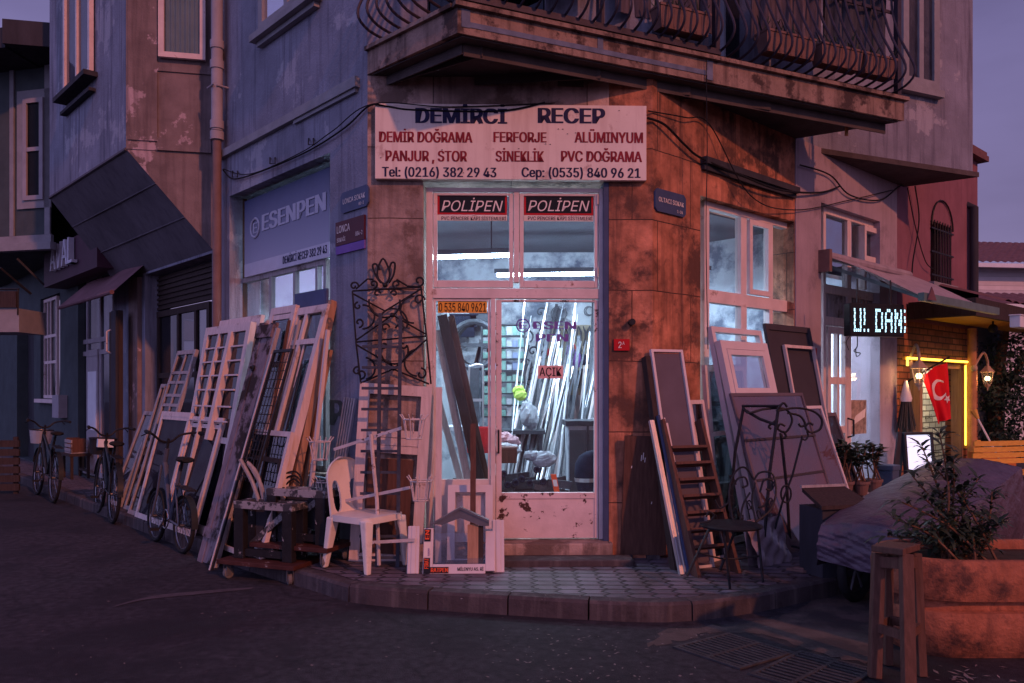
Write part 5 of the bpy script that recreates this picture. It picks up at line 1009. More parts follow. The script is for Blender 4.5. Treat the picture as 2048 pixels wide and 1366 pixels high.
# black stands on dollies
def stand(lab1, lab2, C0, U_, s_, zg, wl, wd_, hh):
    F = Fr(C0, U_, V((U_[1], -U_[0], 0))); F.O.z = zg
    r = thing('wheeled_dolly', lab2, 'dolly', F.O, 'wooden dollies under the black stands'); L2, W2 = wl/2+.09, wd_/2+.10
    m = MB(); m.box(F, -L2, L2, -W2, W2, .125, .16); m.build('deck', M['dolly_red'], r, bevel=.004)
    for sx in (-1, 1):
        for sy in (-1, 1):
            q = F.P(sx*(L2-.07), sy*(W2-.05), 0); g = random.uniform(0, 3); Fc = Fr(q, (math.cos(g), math.sin(g), 0), (-math.sin(g), math.cos(g), 0))
            m = MB(); m.box(Fc, -.03, .03, -.03, .03, .118, .125).box(Fc, -.02, .02, -.026, -.022, .03, .118).box(Fc, -.02, .02, .022, .026, .03, .118); cs = m.build('caster', M['alu_dark'], r)
            m = MB(); m.lathe(Fr(Fc.P(.012, 0, .045), Fc.U, Fc.Z, Fc.D), [(.035, -.018), (.045, -.014), (.045, .014), (.035, .018)], 16); m.build('wheel', M['rubber_grey'], cs)
    r = thing('tool_stand', lab1, 'stand', F.P(0, 0, .161), 'black paint splashed stands on dollies'); F2 = Fr(F.P(0, 0, .161), F.U, F.D)
    t = .06; m = MB(); m.box(F2, -wl/2, wl/2, wd_/2-t, wd_/2, hh-t, hh).box(F2, -wl/2, wl/2, -wd_/2, -wd_/2+t, hh-t, hh).box(F2, -wl/2, -wl/2+t*1.3, -wd_/2+t, wd_/2-t, hh-t, hh-.002).box(F2, wl/2-t*1.3, wl/2, -wd_/2+t, wd_/2-t, hh-t, hh-.002); m.build('top_frame', M['paint_drip'], r, bevel=.004)
    for sx in (-1, 1):
        for sy in (-1, 1): m = MB(); x, y = sx*(wl/2-.05), sy*(wd_/2-.033); m.box(F2, x-.048, x+.048, y-.032, y+.032, 0, hh-t-.001); m.build('leg', M['black_paint'], r, bevel=.004)
    m = MB(); m.box(F2, -wl/2+.088, wl/2-.088, wd_/2-.055, wd_/2-.02, .02, .08).box(F2, -wl/2+.088, wl/2-.088, -wd_/2+.02, -wd_/2+.055, .02, .08); m.build('stretcher', M['black_paint'], r)
    m = MB(); m.box(F2, -wl/2+.1, wl/2-.1, -wd_/2+.045, -wd_/2+.06, .09, hh-t-.004); m.build('dark_infill', M['dark_board'], r)  # dark panel added so the open inside of the stand reads dark
    m = MB(); m.bar(F2.P(-wl/2+.1, 0, .10), F2.P(wl/2-.15, .0, hh-.1), .05, .03); m.box(F2, -.05, .06, -.03, .05, .02, .11); m.build('brace', M['paint_drip'], r)
ud = (gnd(625, 1172)-gnd(560, 1190)); 
stand('front black paint splashed stand with a slotted top on a dolly', 'front brown dolly with four casters standing on the road', gnd(537, 1158)+V((0, .06, 0)), V((.93, -.36, 0)).normalized(), 1, 0, .58, .22, .47)
stand('rear black paint splashed stand beside the plastic chair', 'rear reddish dolly beside the plastic chair', gnd(612, 1122, KH)+V((-.03, .02, 0)), V((.93, -.36, 0)).normalized(), 1, KH, .58, .22, .44)
r = thing('pruned_branches', 'bundle of bent wire and bark strips standing behind the black stand', 'wire bundle', FB.P(1.3, .6, KH)); m = MB()
for pts in ([(520, 1010), (505, 965), (480, 918)], [(530, 1010), (515, 950), (495, 925), (512, 945)], [(528, 1005), (522, 970), (500, 930)]): m.tube(smooth_path([atY(px, py, 6.75) for px, py in pts], 4), [.02]*4+[.016]*20 if False else .017, 6)
m.build('strip', M['grey_wood'], r); m = MB()
for k in range(3): m.tube(smooth_path([atY(545+6*k, 990, 6.8), atY(560+8*k, 955+5*k, 6.8), atY(590, 943+8*k, 6.8), atY(604, 965+4*k, 6.8), atY(590, 985, 6.8)], 5), .008, 5)
m.build('wire_loop', M['iron'], r)
# small frames and profile samples left of the door
GS = 'profile samples standing left of the door'
def px_box(F, x0, x1, y0, y1, d0, d1, m): ua, ub = F.u(x0, d1), F.u(x1, d1); m.box(F, ua, ub, d0, d1, F.z((x0+x1)/2, y1, d1), F.z((x0+x1)/2, y0, d1))
def sample(x0, x1, yt, dfoot, dt, lab):
    F, h = lean(FA, (x0, yt), dt, None, dfoot, 0); w_ = (x1-x0)*6.4/1602; m = MB(); m.box(F, 0, w_, -.06, 0, 0, h); m.box(F, w_*.3, w_*.7, 0, .006, .0, h); m.box(F, -.006, 0, -.05, -.02, 0, h)
    tag(m.build('profile_sample', M['pvc'], bevel=.003), lab, 'profile', GS); return F, h, w_
sample(817, 839, 1052, .55, .45, 'upright white plastic profile beside the iron plant stand')
sample(985, 1008, 1040, .52, .40, 'upright white plastic profile at the foot of the door')
F, h = lean(FA, (848, 1056), .42, None, .56, 0); w_ = .56
r = thing('sample_window', 'small white plastic window sample with printed tape standing on the pavement', 'window', F.P(w_/2, 0, 0), GS)
m = MB(); st = .075; m.box(F, 0, st, -.06, 0, 0, h).box(F, w_-st, w_, -.06, 0, .02, h*.93).box(F, st, w_-st, -.06, -.001, 0, st); m.build('frame', M['pvc'], r, bevel=.004)
m = MB(); m.box(F, st-.004, w_-st+.004, -.035, -.025, st, h*.9); m.build('pane', M['glass_clear'], r)
m = MB(); m.box(F, .005, .055, .001, .004, h*.70, h-.01).box(F, .005, .055, .001, .004, .0, h*.34).box(F, .055, .20, .001, .004, .004, .052); m.build('printed_tape', M['black_gloss'], r)
m = MB(); Ft = Fr(F.P(.052, .005, 0), F.Z, F.D, -F.U); m.text(Ft, 'FIRAT', .04, h*.33, .008, .032, 0, .03); m.text(Ft, 'EN', h*.75, h-.02, .008, .032, 0, .03); m.text(F, 'RATPEN', .065, .195, .012, .032, .005, .03); m.build('lettering', M['orange_label'], r)
m = MB(); m.text(F, 'MİLENYU AS. Rİ', .27, .47, .022, .026, .002, .02); m.build('lettering', M['ink_black'], r)
m = MB(); m.box(F, .004, .058, .001, .004, h*.36, h*.68); m.build('paper_label', M['sign_white'], r); m = MB(); m.text(Fr(F.P(.05, .006, 0), F.Z, F.D, -F.U), 'egepen', h*.38, h*.55, .0, .018, 0, .01); m.build('label_lettering', M['ink_purple'], r)
F, h = lean(FA, (896, 970), .12, None, .30, 0); r = frame_on(F, .37, h, 'sample_frame', 'square white frame sample behind the gable shaped piece', 'window', 'pvc', st=.06, th=.06, pane=None, grp=GS)
m = MB(); m.box(F, .06, .31, -.08, -.062, .2, h-.06); m.build('backing_board', M['white_wood'], r)
m = MB(); p = [atY(x, y, 6.27) for x, y in ((862, 1048), (920, 1014), (978, 1040), (978, 1052), (962, 1052), (920, 1036), (884, 1050))]; m.prism(p, (0, .05, 0)); m.prism([q+V((0, -.012, 0)) for q in p[:3]]+[p[2]+V((0, -.012, -.018)), p[1]+V((0, -.012, -.018)), p[0]+V((0, -.012, -.012))], (0, .011, 0)); tag(m.build('gable_piece', M['alu_dark']), 'dark grey gable shaped profile resting on the small frames', 'profile', GS)
for tx, ty, df, dt, ww, mt, lab in ((941, 848, .38, .18, .045, 'brown_wood', 'tall brown plank standing in front of the side light'), (935, 1050, .50, .46, .085, 'raw_wood', 'short wide reddish plank inside the sample window'), (954, 1052, .50, .46, .05, 'dark_wood', 'short black strip inside the sample window'), (872, 775, .16, .06, .05, 'white_wood', 'pale strip leaning on the door frame beside the scroll panel')):
    F, h = lean(FA, (tx, ty), dt, None, df, 0); m = MB(); m.box(F, 0, ww, -.025, 0, 0, h); m.box(F, .004, ww-.004, -.024, -.001, h, h+.003); tag(m.build('plank', M[mt]), lab, 'plank', 'planks standing by the door')
# ================================================================ right of the door
GC = 'frames and boards leaning right of the door'
FM = Fr(RC, (math.cos(rad(22)), math.sin(rad(22)), 0), (math.sin(rad(22)), -math.cos(rad(22)), 0))
def LCn(tl, tr, dt, name, lab, cat, mt, bl=None, df=.4, slide=0, fr=FC, w_=None, **k):
    F, h = lean(fr, tl, dt, bl, df, slide); w_ = w_ or wid(fr, tl, tr, dt); return frame_on(F, w_, h, name, lab, cat, mt, grp=GC, **k), F, h, w_
F, h = lean(FA, (1250, 872), .10, (1241, 1116)); w_ = .385; r = thing('brown_board', 'dark brown board standing on blocks right of the door', 'board', F.P(w_/2, 0, 0), GC)
m = MB(); m.box(F, 0, w_, -.03, 0, .03, h); m.build('panel', M['brown_wood'], r); m = MB(); m.box(F, .22, .33, -.06, .03, -.0, .029).box(F, .02, .10, -.06, .02, .0, .028); m.build('block', M['kerb'], r)
m = MB()
for x, z, q in ((.14, h*.80, .05), (.155, h*.81, .06), (.27, h*.77, .02), (.06, h*.74, .02), (.24, h*.45, .02), (.17, h*.79, .04)): m.face([F.P(x, .0015, z), F.P(x+.007, .0015, z), F.P(x+.010, .0015, z+q), F.P(x+.003, .0015, z+q)])
m.build('paint_scratch', M['ink_white'], r)
r, F, h, w_ = LCn((1302, 698), (1363, 698), .05, 'screen_panel', 'narrow mauve screen in a pale frame leaning on the stone pier', 'screen', 'pvc', df=.50, st=.022, th=.03, pane=None, w_=.315, fr=FM)
m = MB(); m.box(F, -.05, -.003, -.09, -.02, 0, h*.97); m.build('edge_strip', M['dark_wood'], r)
m = MB(); m.box(F, .022, w_-.022, -.026, -.022, .05, h-.03); m.build('mesh', M['mesh_grey'], r)
for k, (tx, ty, bx, by, ww, mt, lab) in enumerate(((1310, 817, 1366, 1128, .06, 'pvc', 'white profile strip leaning under the narrow screen'), (1322, 822, 1384, 1132, .045, 'pvc', 'second white profile strip beside the ladder'), (1300, 840, 1352, 1120, .04, 'alu', 'greyish profile strip nearest the brown board'), (1316, 830, 1376, 1126, .02, 'plaque_blue', 'thin bluish strip among the white profiles'))):
    F, h = lean(FM, (tx, ty), .12+.03*k, None, .56+.03*k, 0); m = MB(); m.box(F, 0, ww, -.03, 0, 0, h); m.box(F, ww*.3, ww*.55, 0, .004, 0, h); tag(m.build('profile_strip', M[mt]), lab, 'profile', 'white profiles leaning on the stone pier')
F, h = lean(FM, (1324, 838), .26, None, .76, 0); w_ = .40; r = thing('wooden_ladder', 'brown wooden ladder with seven treads leaning beside the iron swing stand', 'ladder', F.P(w_/2, 0, 0))
for x in (0, w_-.03): m = MB(); m.box(F, x, x+.03, -.09, 0, 0, h); m.build('stringer', M['brown_wood'], r)
for k in range(7): z = h*(.80-.105*k); m = MB(); m.box(F, .03, w_-.03, -.085, .012, z, z+.022); m.build('tread', M['brown_wood'], r)
r, F, h, w_ = LCn((1378, 800), (1408, 798), .2, 'window_frame', 'tall pale frame half hidden behind the ladder', 'window', 'white_wood', df=.45, slide=0, st=.035, pane='glass_dark')
r, F, h, w_ = LCn((1410, 730), (1492, 728), .06, 'window_frame', 'small pale frame standing directly under the street window', 'window', 'white_wood', df=.16, slide=.05, st=.06, rows=(.62,), pane='glass_dark')
r, F, h, w_ = LCn((1422, 652), (1522, 668), .10, 'casement_window', 'outer pinkish casement leaning on the street window', 'window', 'pvc', df=.52, st=.05, th=.05, pane=None)
r, F, h, w_ = LCn((1440, 680), (1534, 700), .20, 'casement_window', 'inner pinkish casement with a small glazed light in front of the outer one', 'window', 'pvc', df=.64, st=.075, th=.06, rows=(.71,), pane='glass_clear')
m = MB(); m.box(F, w_*.33, w_*.55, -.035, -.03, h*.1, h*.66); m.build('panel', M['pvc'], r); m = MB(); st = .05
m.box(F, .078, .078+st, -.02, .004, h*.745, h-.08).box(F, w_-.078-st, w_-.078, -.02, .004, h*.745, h-.08).box(F, .078+st, w_-.078-st, -.02, .004, h*.745, h*.745+st).box(F, .078+st, w_-.078-st, -.02, .004, h-.08-st, h-.08); m.build('sash', M['pvc'], r)
r, F, h, w_ = LCn((1530, 646), (1620, 686), .10, 'screen_panel', 'tall black mesh screen leaning on the pink plaster', 'screen', 'mesh_dark', df=.50, st=.06, th=.03, pane=None)
m = MB(); m.box(F, .06, w_-.06, -.02, -.016, .06, h-.06); m.build('mesh', M['mesh_dark'], r); m = MB(); x0, x1 = w_*.28, w_-.03
m.box(F, x0, x0+.03, 0, .03, .1, h*.90).box(F, x1-.03, x1, 0, .03, .1, h*.90).box(F, x0+.03, x1-.03, 0, .03, h*.90-.03, h*.90).box(F, x0+.03, x1-.03, 0, .03, .1, .13); m.build('inner_frame', M['white_wood'], r)
r, F, h, w_ = LCn((1461, 786), (1605, 808), .36, 'glass_panel', 'wide mauve film covered pane leaning behind the iron swing stand', 'pane', 'mesh_grey', df=.80, st=.03, th=.02, pane='glass_film'); m = MB(); m.box(F, .03, w_-.03, -.03, -.02, h*.30, h*.66); m.build('paper_sheet', M['terra_box'], r)
m = MB(); m.box(F, .0, w_, .002, .006, h*.70, h*.715).box(F, .03, w_-.03, .002, .006, h*.46, h*.475); m.build('seam', M['mesh_dark'], r)
r, F, h, w_ = LCn((1604, 812), (1642, 822), .30, 'glass_panel', 'narrow mauve pane with pinkish stile beside the wide film covered pane', 'pane', 'pvc', df=.74, slide=0, st=.03, th=.03, pane='glass_film', w_=.40)
m = MB(); m.box(F, .03, .37, -.028, -.024, .04, h-.04); m.build('mesh', M['mesh_grey'], r)
r, F, h, w_ = LCn((1640, 826), (1672, 836), .14, 'screen_panel', 'low grey screen leaning closest to the café door', 'screen', 'mesh_grey', df=.55, slide=0, st=.04, th=.03, pane='netting', w_=.36, rows=(.62,))
p = gnd(1555, 1130, KH); F = Fr(p, (.80, .60, 0), (.60, -.80, 0)); m = MB()
m.grid(lambda s, t: F.P(-.22+.46*s+.004*math.sin(t*20), -.02+.018*math.sin(s*9+t*6)*math.sin(t*3.1)+.008*math.sin(s*23-t*17)-.12*t, .36*t), 40, 16); m.grid(lambda s, t: F.P(-.22+.46*s, -.02-.10-.12*t*.3, .36*t), 8, 4); m.grid(lambda s, t: F.P(-.22+.46*s, -.12-.02*s+.10*t*0-.0+.0-.0*t+(-.02*t), .36), 8, 2)
M['wrap'] = mat('wrap', (.20, .16, .18), .22, .3, 9, .6, 18, spec=.9); tag(m.build('wrapped_pack', M['wrap'], smooth=True), 'shiny plastic wrapped pack low on the pavement behind the swing stand', 'package')
# iron swing stand
YI = gnd(1545, 1120, KH).y
def ip(px, py, dy=0.0): return atY(px, py, YI+dy)
r = thing('swing_stand', 'black wrought iron basket swing stand with scrolled hanging arm', 'ironwork', ip(1550, 1110))
def part(name, runs, rr, sm=True, mt='iron', n=6):
    m = MB()
    for pts in runs:
        q = [ip(*p) for p in pts]; m.tube(smooth_path(q, 5) if sm and len(q) > 2 else q, rr, n)
    return m.build(name, M[mt], r, smooth=True)
for runs in ([[(1487, 815, .1), (1470, 905, .1), (1462, 1000, .15), (1455, 1110, .2)]], [[(1556, 822, -.1), (1540, 940, -.12), (1526, 1108, -.14)]], [[(1562, 868, .1), (1574, 980, .15), (1580, 1090, .2)]]): part('leg', runs, .013, False)
part('top_bar', [[(1484, 812, .1), (1562, 812, -.05)], [(1486, 818, .1), (1520, 838, .0), (1553, 850, -.1)]], .013, False)
part('hanging_arm', [[(1555, 822, -.1), (1590, 816, -.05), (1625, 822, 0), (1643, 838, 0), (1640, 858, 0), (1622, 865, 0), (1611, 855, 0), (1618, 846, 0), (1626, 850, 0)], [(1575, 826, 0), (1600, 832, 0), (1610, 848, 0), (1602, 853, 0), (1597, 847, 0)], [(1487, 815, .05), (1498, 826, 0), (1530, 818, 0), (1570, 818, 0), (1584, 840, 0), (1572, 864, 0), (1556, 858, 0), (1560, 848, 0), (1570, 852, 0)], [(1553, 840, 0), (1538, 852, 0), (1542, 858, 0)], [(1553, 822, -.1), (1566, 806, -.1), (1574, 814, -.1)], [(1560, 866, 0), (1564, 876, 0), (1572, 872, 0), (1566, 862, 0)]], .010)
part('hook', [[(1614, 862, 0), (1616, 872, 0), (1610, 880, 0), (1604, 876, 0), (1604, 872, 0)]], .008)
part('twisted_rod', [[(1604, 876, 0), (1585, 950, 0), (1566, 1000, 0), (1540, 1092, 0)]], .009, False)
part('ring', [[(1572+10*math.cos(t*.5), 988+17*math.sin(t*.5), 0) for t in range(14)]], .008)
part('base_scroll', [[(1540, 1110, 0), (1570, 1112, 0), (1574, 1100, 0), (1564, 1098, 0), (1565, 1104, 0)], [(1582, 1092, .1), (1600, 1098, .1), (1606, 1118, .1), (1590, 1122, .1)], [(1524, 1110, 0), (1545, 1115, 0), (1550, 1135, 0), (1535, 1158, 0), (1520, 1150, 0)], [(1530, 1098, -.1), (1538, 1092, -.1), (1544, 1100, -.1), (1536, 1106, -.1)]], .010)
YI = gnd(1460, 1178, KH).y
r = thing('bistro_chair', 'black wrought iron bistro chair with scrolled back and round seat', 'chair', ip(1462, 1178))
c = ip(1462, 1050, .15); F = Fr(c, (1, 0, 0), (0, -1, 0)); m = MB(); m.lathe(F, [(.0, .012), (.20, .012), (.225, 0), (.22, -.012), (.0, -.01)], 28); m.build('seat', M['iron'], r, smooth=True)
for q0, q1 in (((1420, 1055, .05), (1374, 1152, -.02)), ((1448, 1060, .0), (1460, 1178, 0)), ((1515, 1055, .1), (1526, 1165, .05)), ((1475, 1048, .3), (1440, 1140, .3))): m = MB(); m.tube([ip(*q0), ip(*q1)], .010, 6); m.build('leg', M['iron'], r)
bk = [[(1466, 1042, .3), (1458, 985, .36), (1470, 945, .4), (1490, 935, .42), (1508, 960, .42)], [(1508, 960, .42), (1520, 945, .42), (1545, 948, .4), (1552, 985, .36), (1540, 1020, .32), (1512, 1044, .28)], [(1462, 980, .4), (1475, 958, .4), (1490, 955, .4), (1495, 970, .4), (1484, 975, .4)], [(1520, 985, .4), (1528, 960, .4), (1544, 962, .4), (1542, 980, .4), (1532, 978, .4)], [(1510, 965, .4), (1504, 1000, .38), (1512, 1044, .3)], [(1480, 1044, .3), (1486, 1010, .36), (1500, 985, .38)], [(1462, 1000, .4), (1458, 1020, .4), (1470, 1035, .4)], [(1536, 990, .4), (1530, 1010, .4), (1516, 1015, .4)]]
part('backrest', bk, .008); part('backrest_ornament', [[(x+6*math.cos(t*.7+k), y+9*math.sin(t*.9), .4) for t in range(12)] for k, (x, y) in enumerate(((1466, 960), (1462, 1000), (1466, 1025), (1545, 970), (1540, 1005), (1520, 1030), (1480, 1030), (1500, 1010)))], .005)
part('arm_scroll', [[(1400, 1046, .1), (1420, 1042, .1), (1428, 1030, .1), (1418, 1024, .1), (1412, 1034, .1)]], .007); part('side_scroll', [[(1430, 1000, .3), (1440, 1016, .3), (1456, 1006, .3)]], .007); part('stretcher', [[(1398, 1105, 0), (1452, 1118, .05), (1521, 1112, .1)]], .007)
m = MB(); p = gnd(1605, 1142, KH); F = Fr(p, (1, .2, 0), (.2, -1, 0)); pts = [(-.11, -.05), (.02, -.09), (.12, .0), (.09, .07), (-.03, .06)]; m.prism([F.P(x, y, .0) for x, y in pts], (0, 0, .018)); m.prism([F.P(x*.6, y*.5, .018) for x, y in pts], (.01, 0, .012)); tag(m.build('stone_slab', M['terra_box']), 'flat broken stone slab on the pavement beside the tarp', 'stone')
# ================================================================ neighbour house and shop up the side street
nh = thing('neighbour_house', 'greenish grey old house with overhanging eaves up the side street', 'house', FB.P(9, 0, 0))
U7 = 7.0; dp_ = lambda px: FB.u(px)
sw0, sw1 = FB.u(120), FB.u(81); sd0, sd1 = FB.u(236), FB.u(156); sx0, sx1 = FB.u(68), FB.u(34)
zl1, zl2 = FB.z(100, 592), FB.z(100, 798)
b = MB(); b.wall(FB, U7+.01, 22, 0, 3.9, 0, -.3, [(sd0+.02, sd1, .14, 3.5), (sw0, sw1, zl2, zl1), (sx0, sx1, .14, 3.0)]); b.wall(FB, U7+.01, 22, 3.901, 6.6, 0, -.3); b.build('wall', M['plaster_green'], nh)
q0, q1, q2, q3 = V((-8.6, 12.9, 0)), V((-7.22, 12.55, 0)), FB.P(11.2, -.1, 0), FB.P(16, -.1, 0)
b = MB(); b.prism([at_(p, 3.88) for p in (q0, q1, q2, q3)], (0, 0, 2.75)); b.build('bay', M['plaster_green'], nh)
FN = Fr(q0, q1-q0, (q1-q0).cross(V((0, 0, 1)))); LN = (q1-q0).length
b = MB(); zn = lambda y: FN.z(60, y); b.box(FN, -.1, LN+.05, .003, .06, 3.86, 3.98).box(FN, -.05, LN+.1, .003, .12, 3.74, 3.855).box(FN, FN.u(22), FN.u(30), .003, .03, 3.99, 6.7).box(FN, LN-.1, LN, .003, .03, 3.99, 6.7); b.build('moulding', M['trim_grey'], nh)
o, a0, a1 = bwin(FN, 50, 90, zn(402), zn(200), .012, 'bay_window', [], [.5], 'pipe_grey', 'glass_dark', .07, parent=nh)
b = MB(); b.box(FN, a0-.14, a0-.002, .004, .03, zn(418), zn(182)).box(FN, a1+.002, a1+.12, .004, .03, zn(418), zn(182)).box(FN, a0, a1, .004, .03, zn(200)+.002, zn(182)).box(FN, a0, a1, .004, .035, zn(418), zn(402)-.002); b.build('surround', M['trim_grey'], o)
b = MB(); zr = 6.62; b.prism([at_(p, zr) for p in (q0+V((-.6, -.7, 0)), q1+V((-.28, -.7, 0)), q1+V((-.2, .5, 0)), q0+V((0, 2, 0)))], (0, 0, .30)); b.prism([at_(p, zr+.02) for p in (q1+V((-.26, -.8, 0)), q1+V((.7, -.6, 0)), q1+V((.7, .5, 0)), q1+V((-.18, .5, 0)))], (0, 0, .36))
b.build('roof', M['dark_board'], nh)
b = MB(); [b.box(FB, FB.u(x1), FB.u(x0), -.2, -.12, z0, z1) for x0, x1, z0, z1 in ((81.5, 119.5, zl2+.003, zl1-.003),)]; 
o, a0, a1 = bwin(FB, 119, 82, zl2+.01, zl1-.01, -.1, 'lattice_window', [.34, .5, .68], [.62, .36], 'white_frame', 'glass_dark', .06, parent=nh)
b = MB(); b.box(FB, sw0-.05, sw1+.05, .003, .10, zl2-.07, zl2-.002); b.build('sill', M['white_frame'], o)
o, a0, a1 = bwin(FB, 235, 157, .16, 3.48, -.12, 'shop_door', [.34, .68], [.60, .66], 'pipe_grey', 'glass_dusty', .08, parent=nh)
M['frost'] = mat('frost', (.62, .66, .72), .6, .1, 4, 0); b = MB(); b.box(FB, sd0+.05, sd1, -.32, -.29, .16, 3.48); b.build('pale_backing', M['frost'], o)  # pale sheet added behind the glass so the door reads bright
x0, x1 = a0+(a1-a0)*.38, a0+(a1-a0)*.64; b = MB(); b.box(FB, x0, x1, -.11, -.06, .2, 2.1); b.box(FB, x0-.03, x1+.03, -.10, -.05, 2.1, 2.2); lf = b.build('door_leaf', M['pipe_grey'], o)
b = MB(); b.lathe(Fr(FB.P((x0+x1)/2, -.058, 1.3), FB.U, FB.Z, FB.D), [(.0, .0), (.12, .004), (.12, .008), (0, .012)], 8); b.box(FB, x0+.05, x1-.05, -.06, -.05, .9, 1.85); b.build('door_light', M['frost'], lf)
b = MB(); b.box(FB, sx0+.01, sx1-.01, -.28, -.2, .14, 2.98); b.build('doorway', M['dark_board'], nh)
b = MB(); b.box(FB, FB.u(135), FB.u(122), .003, .14, FB.z(128, 835), FB.z(128, 790)); b.build('meter_box', M['pipe_grey'], nh)
# shop sign and little awning
dS = .34; ua, ub = FBr.u(88, dS), FBr.u(194, dS); za, zb_ = FB.z(140, 555, dS), FB.z(140, 478, dS)
r = thing('shop_sign', 'maroon box sign with raised letters over the neighbour shop', 'sign', FBr.P((ua+ub)/2, .3, za)); b = MB(); b.box(FBr, ua, ub, .003, dS, za, zb_); b.build('board', M['plaque_maroon'], r)
M['sign_maroon'] = mat('sign_maroon', (.06, .026, .045), .6, .15, 5, .1, 40); bpy.data.objects['board'].data
r.children[0].data.materials[0] = M['sign_maroon']
b = MB(); b.text(FBr, 'AVAL', ua+(ub-ua)*.26, ua+(ub-ua)*.68, za+(zb_-za)*.30, .40, dS+.05, .02, ext=.05); b.build('lettering', M['sign_pale'], r)
r = thing('shop_awning', 'small rolled cloth awning above the neighbour shop door', 'awning', FB.P(8.3, 0, 2.8)); z0 = FB.z(180, 600, .4)
b = MB(); b.grid(lambda s, t: FB.P(FB.u(126, .4)+(FB.u(232, .4)-FB.u(126, .4))*s, .05+.4*t+.02*math.sin(s*11), z0+.42-.42*t+.03*math.sin(s*7+2)*t), 24, 6); b.build('fabric', M['awning_red'], r, smooth=True)
b = MB(); b.tube([FB.P(FB.u(126, .4), .45, z0), FB.P(FB.u(232, .4), .45, z0)], .03, 8); b.build('roller', M['awning_red'], r)
b = MB(); b.bar(atY(0, 536, 12.2), atY(62, 588, 12.6), .03, .03); b.bar(atY(34, 517, 12.4), atY(88, 570, 12.6), .03, .03); tag(b.build('stay_rod', M['iron']), 'pair of slanting iron stays under the neighbour bay', 'iron stay')
r = thing('low_balcony', 'pale concrete balcony ledge at the edge of the side street', 'balcony', atY(10, 662, 12.0)); p = atY(-60, 664, 12.2); q = atY(38, 664, 12.2); b = MB(); b.box(FX, p.x, q.x, -12.2, -12.9+.0, p.z, p.z+.36); b.build('slab', M['trim_grey'], r)
b = MB(); b.box(FX, p.x, q.x-.02, -12.21, -12.19+.03, p.z+.37, p.z+.62); b.build('flower_trough', M['dark_wood'], r); b = MB(); b.tube([atY(-40, 580, 12.2), atY(38, 578, 12.2)], .015, 5); b.tube([atY(36, 578, 12.2), atY(36, 630, 12.2)], .015, 5); b.build('rail', M['iron'], r)
b = MB(); p = FB.P(6.35, .25, KH); F, h = Fr(p, -FB.U, FB.D), FB.z(246, 618, .25)-KH; b.box(F, -.0, .42, -.06, .0, 0, h); r = thing('dark_post', 'tall dark brown boarded post between the shop and the dark shopfront', 'post', p); b.build('boards', M['dark_wood'], r); b = MB(); b.box(F, .20, .40, .002, .03, 0, h-.0); b.build('panel', M['dark_board'], r)
b = MB(); b.tube([F.P(.1, .004, h-.25), F.P(.1, .06, h-.28), F.P(.1, .06, h-.55), F.P(.1, .004, h-.58)], .012, 6); b.build('handle', M['white_iron'], r)
r = thing('wooden_stool', 'low wooden stool stacked with crates by the neighbour shop door', 'stool', gnd(150, 958, KH)); p = gnd(152, 955, KH); F = Fr(p, FB.U, FB.D); b = MB(); b.box(F, -.28, .28, -.16, .16, .36, .40); b.build('seat', M['dark_wood'], r)
for sx in (-1, 1):
    for sy in (-1, 1): b = MB(); b.box(F, sx*.24-.02, sx*.24+.02, sy*.12-.02, sy*.12+.02, 0, .36); b.build('leg', M['dark_wood'], r)
b = MB(); b.box(F, -.24, .24, -.13, -.10, .1, .14); b.build('stretcher', M['dark_wood'], r)
r = thing('crate', 'small pale crate on the low stool by the shop', 'crate', F.P(0, 0, .402)); b = MB(); b.box(F, -.2, .2, -.12, .12, .402, .42)
for z in (.43, .50, .57): b.box(F, -.2, .2, .10, .12, z, z+.05).box(F, -.2, .2, -.12, -.10, z, z+.05)
b.build('slats', M['grey_wood'], r)
for x in (-.19, .17): b = MB(); b.box(F, x, x+.02, -.10, .10, .421, .64); b.build('end_board', M['brown_wood'], r)
b = MB(); b.face([FB.P(6.9, .3, .02)]*0 or [gnd(0, 930), gnd(40, 925), gnd(60, 850), gnd(0, 848)]) if False else None
b = MB(); Fq = Fr(atY(-5, 960, 11.9), (1, .1, 0), (.1, -1, 0)); Fq.O.z = 0; 
for k in range(6): b.box(Fq, -.6, .3, -.04, 0, .05+.13*k, .05+.13*k+.10)
b.box(Fq, -.5, -.44, -.08, -.041, 0, .85).box(Fq, .2, .26, -.08, -.041, 0, .85); tag(b.build('slat_fence', M['dark_wood']), 'low dark slatted fence at the far end of the street', 'fence')
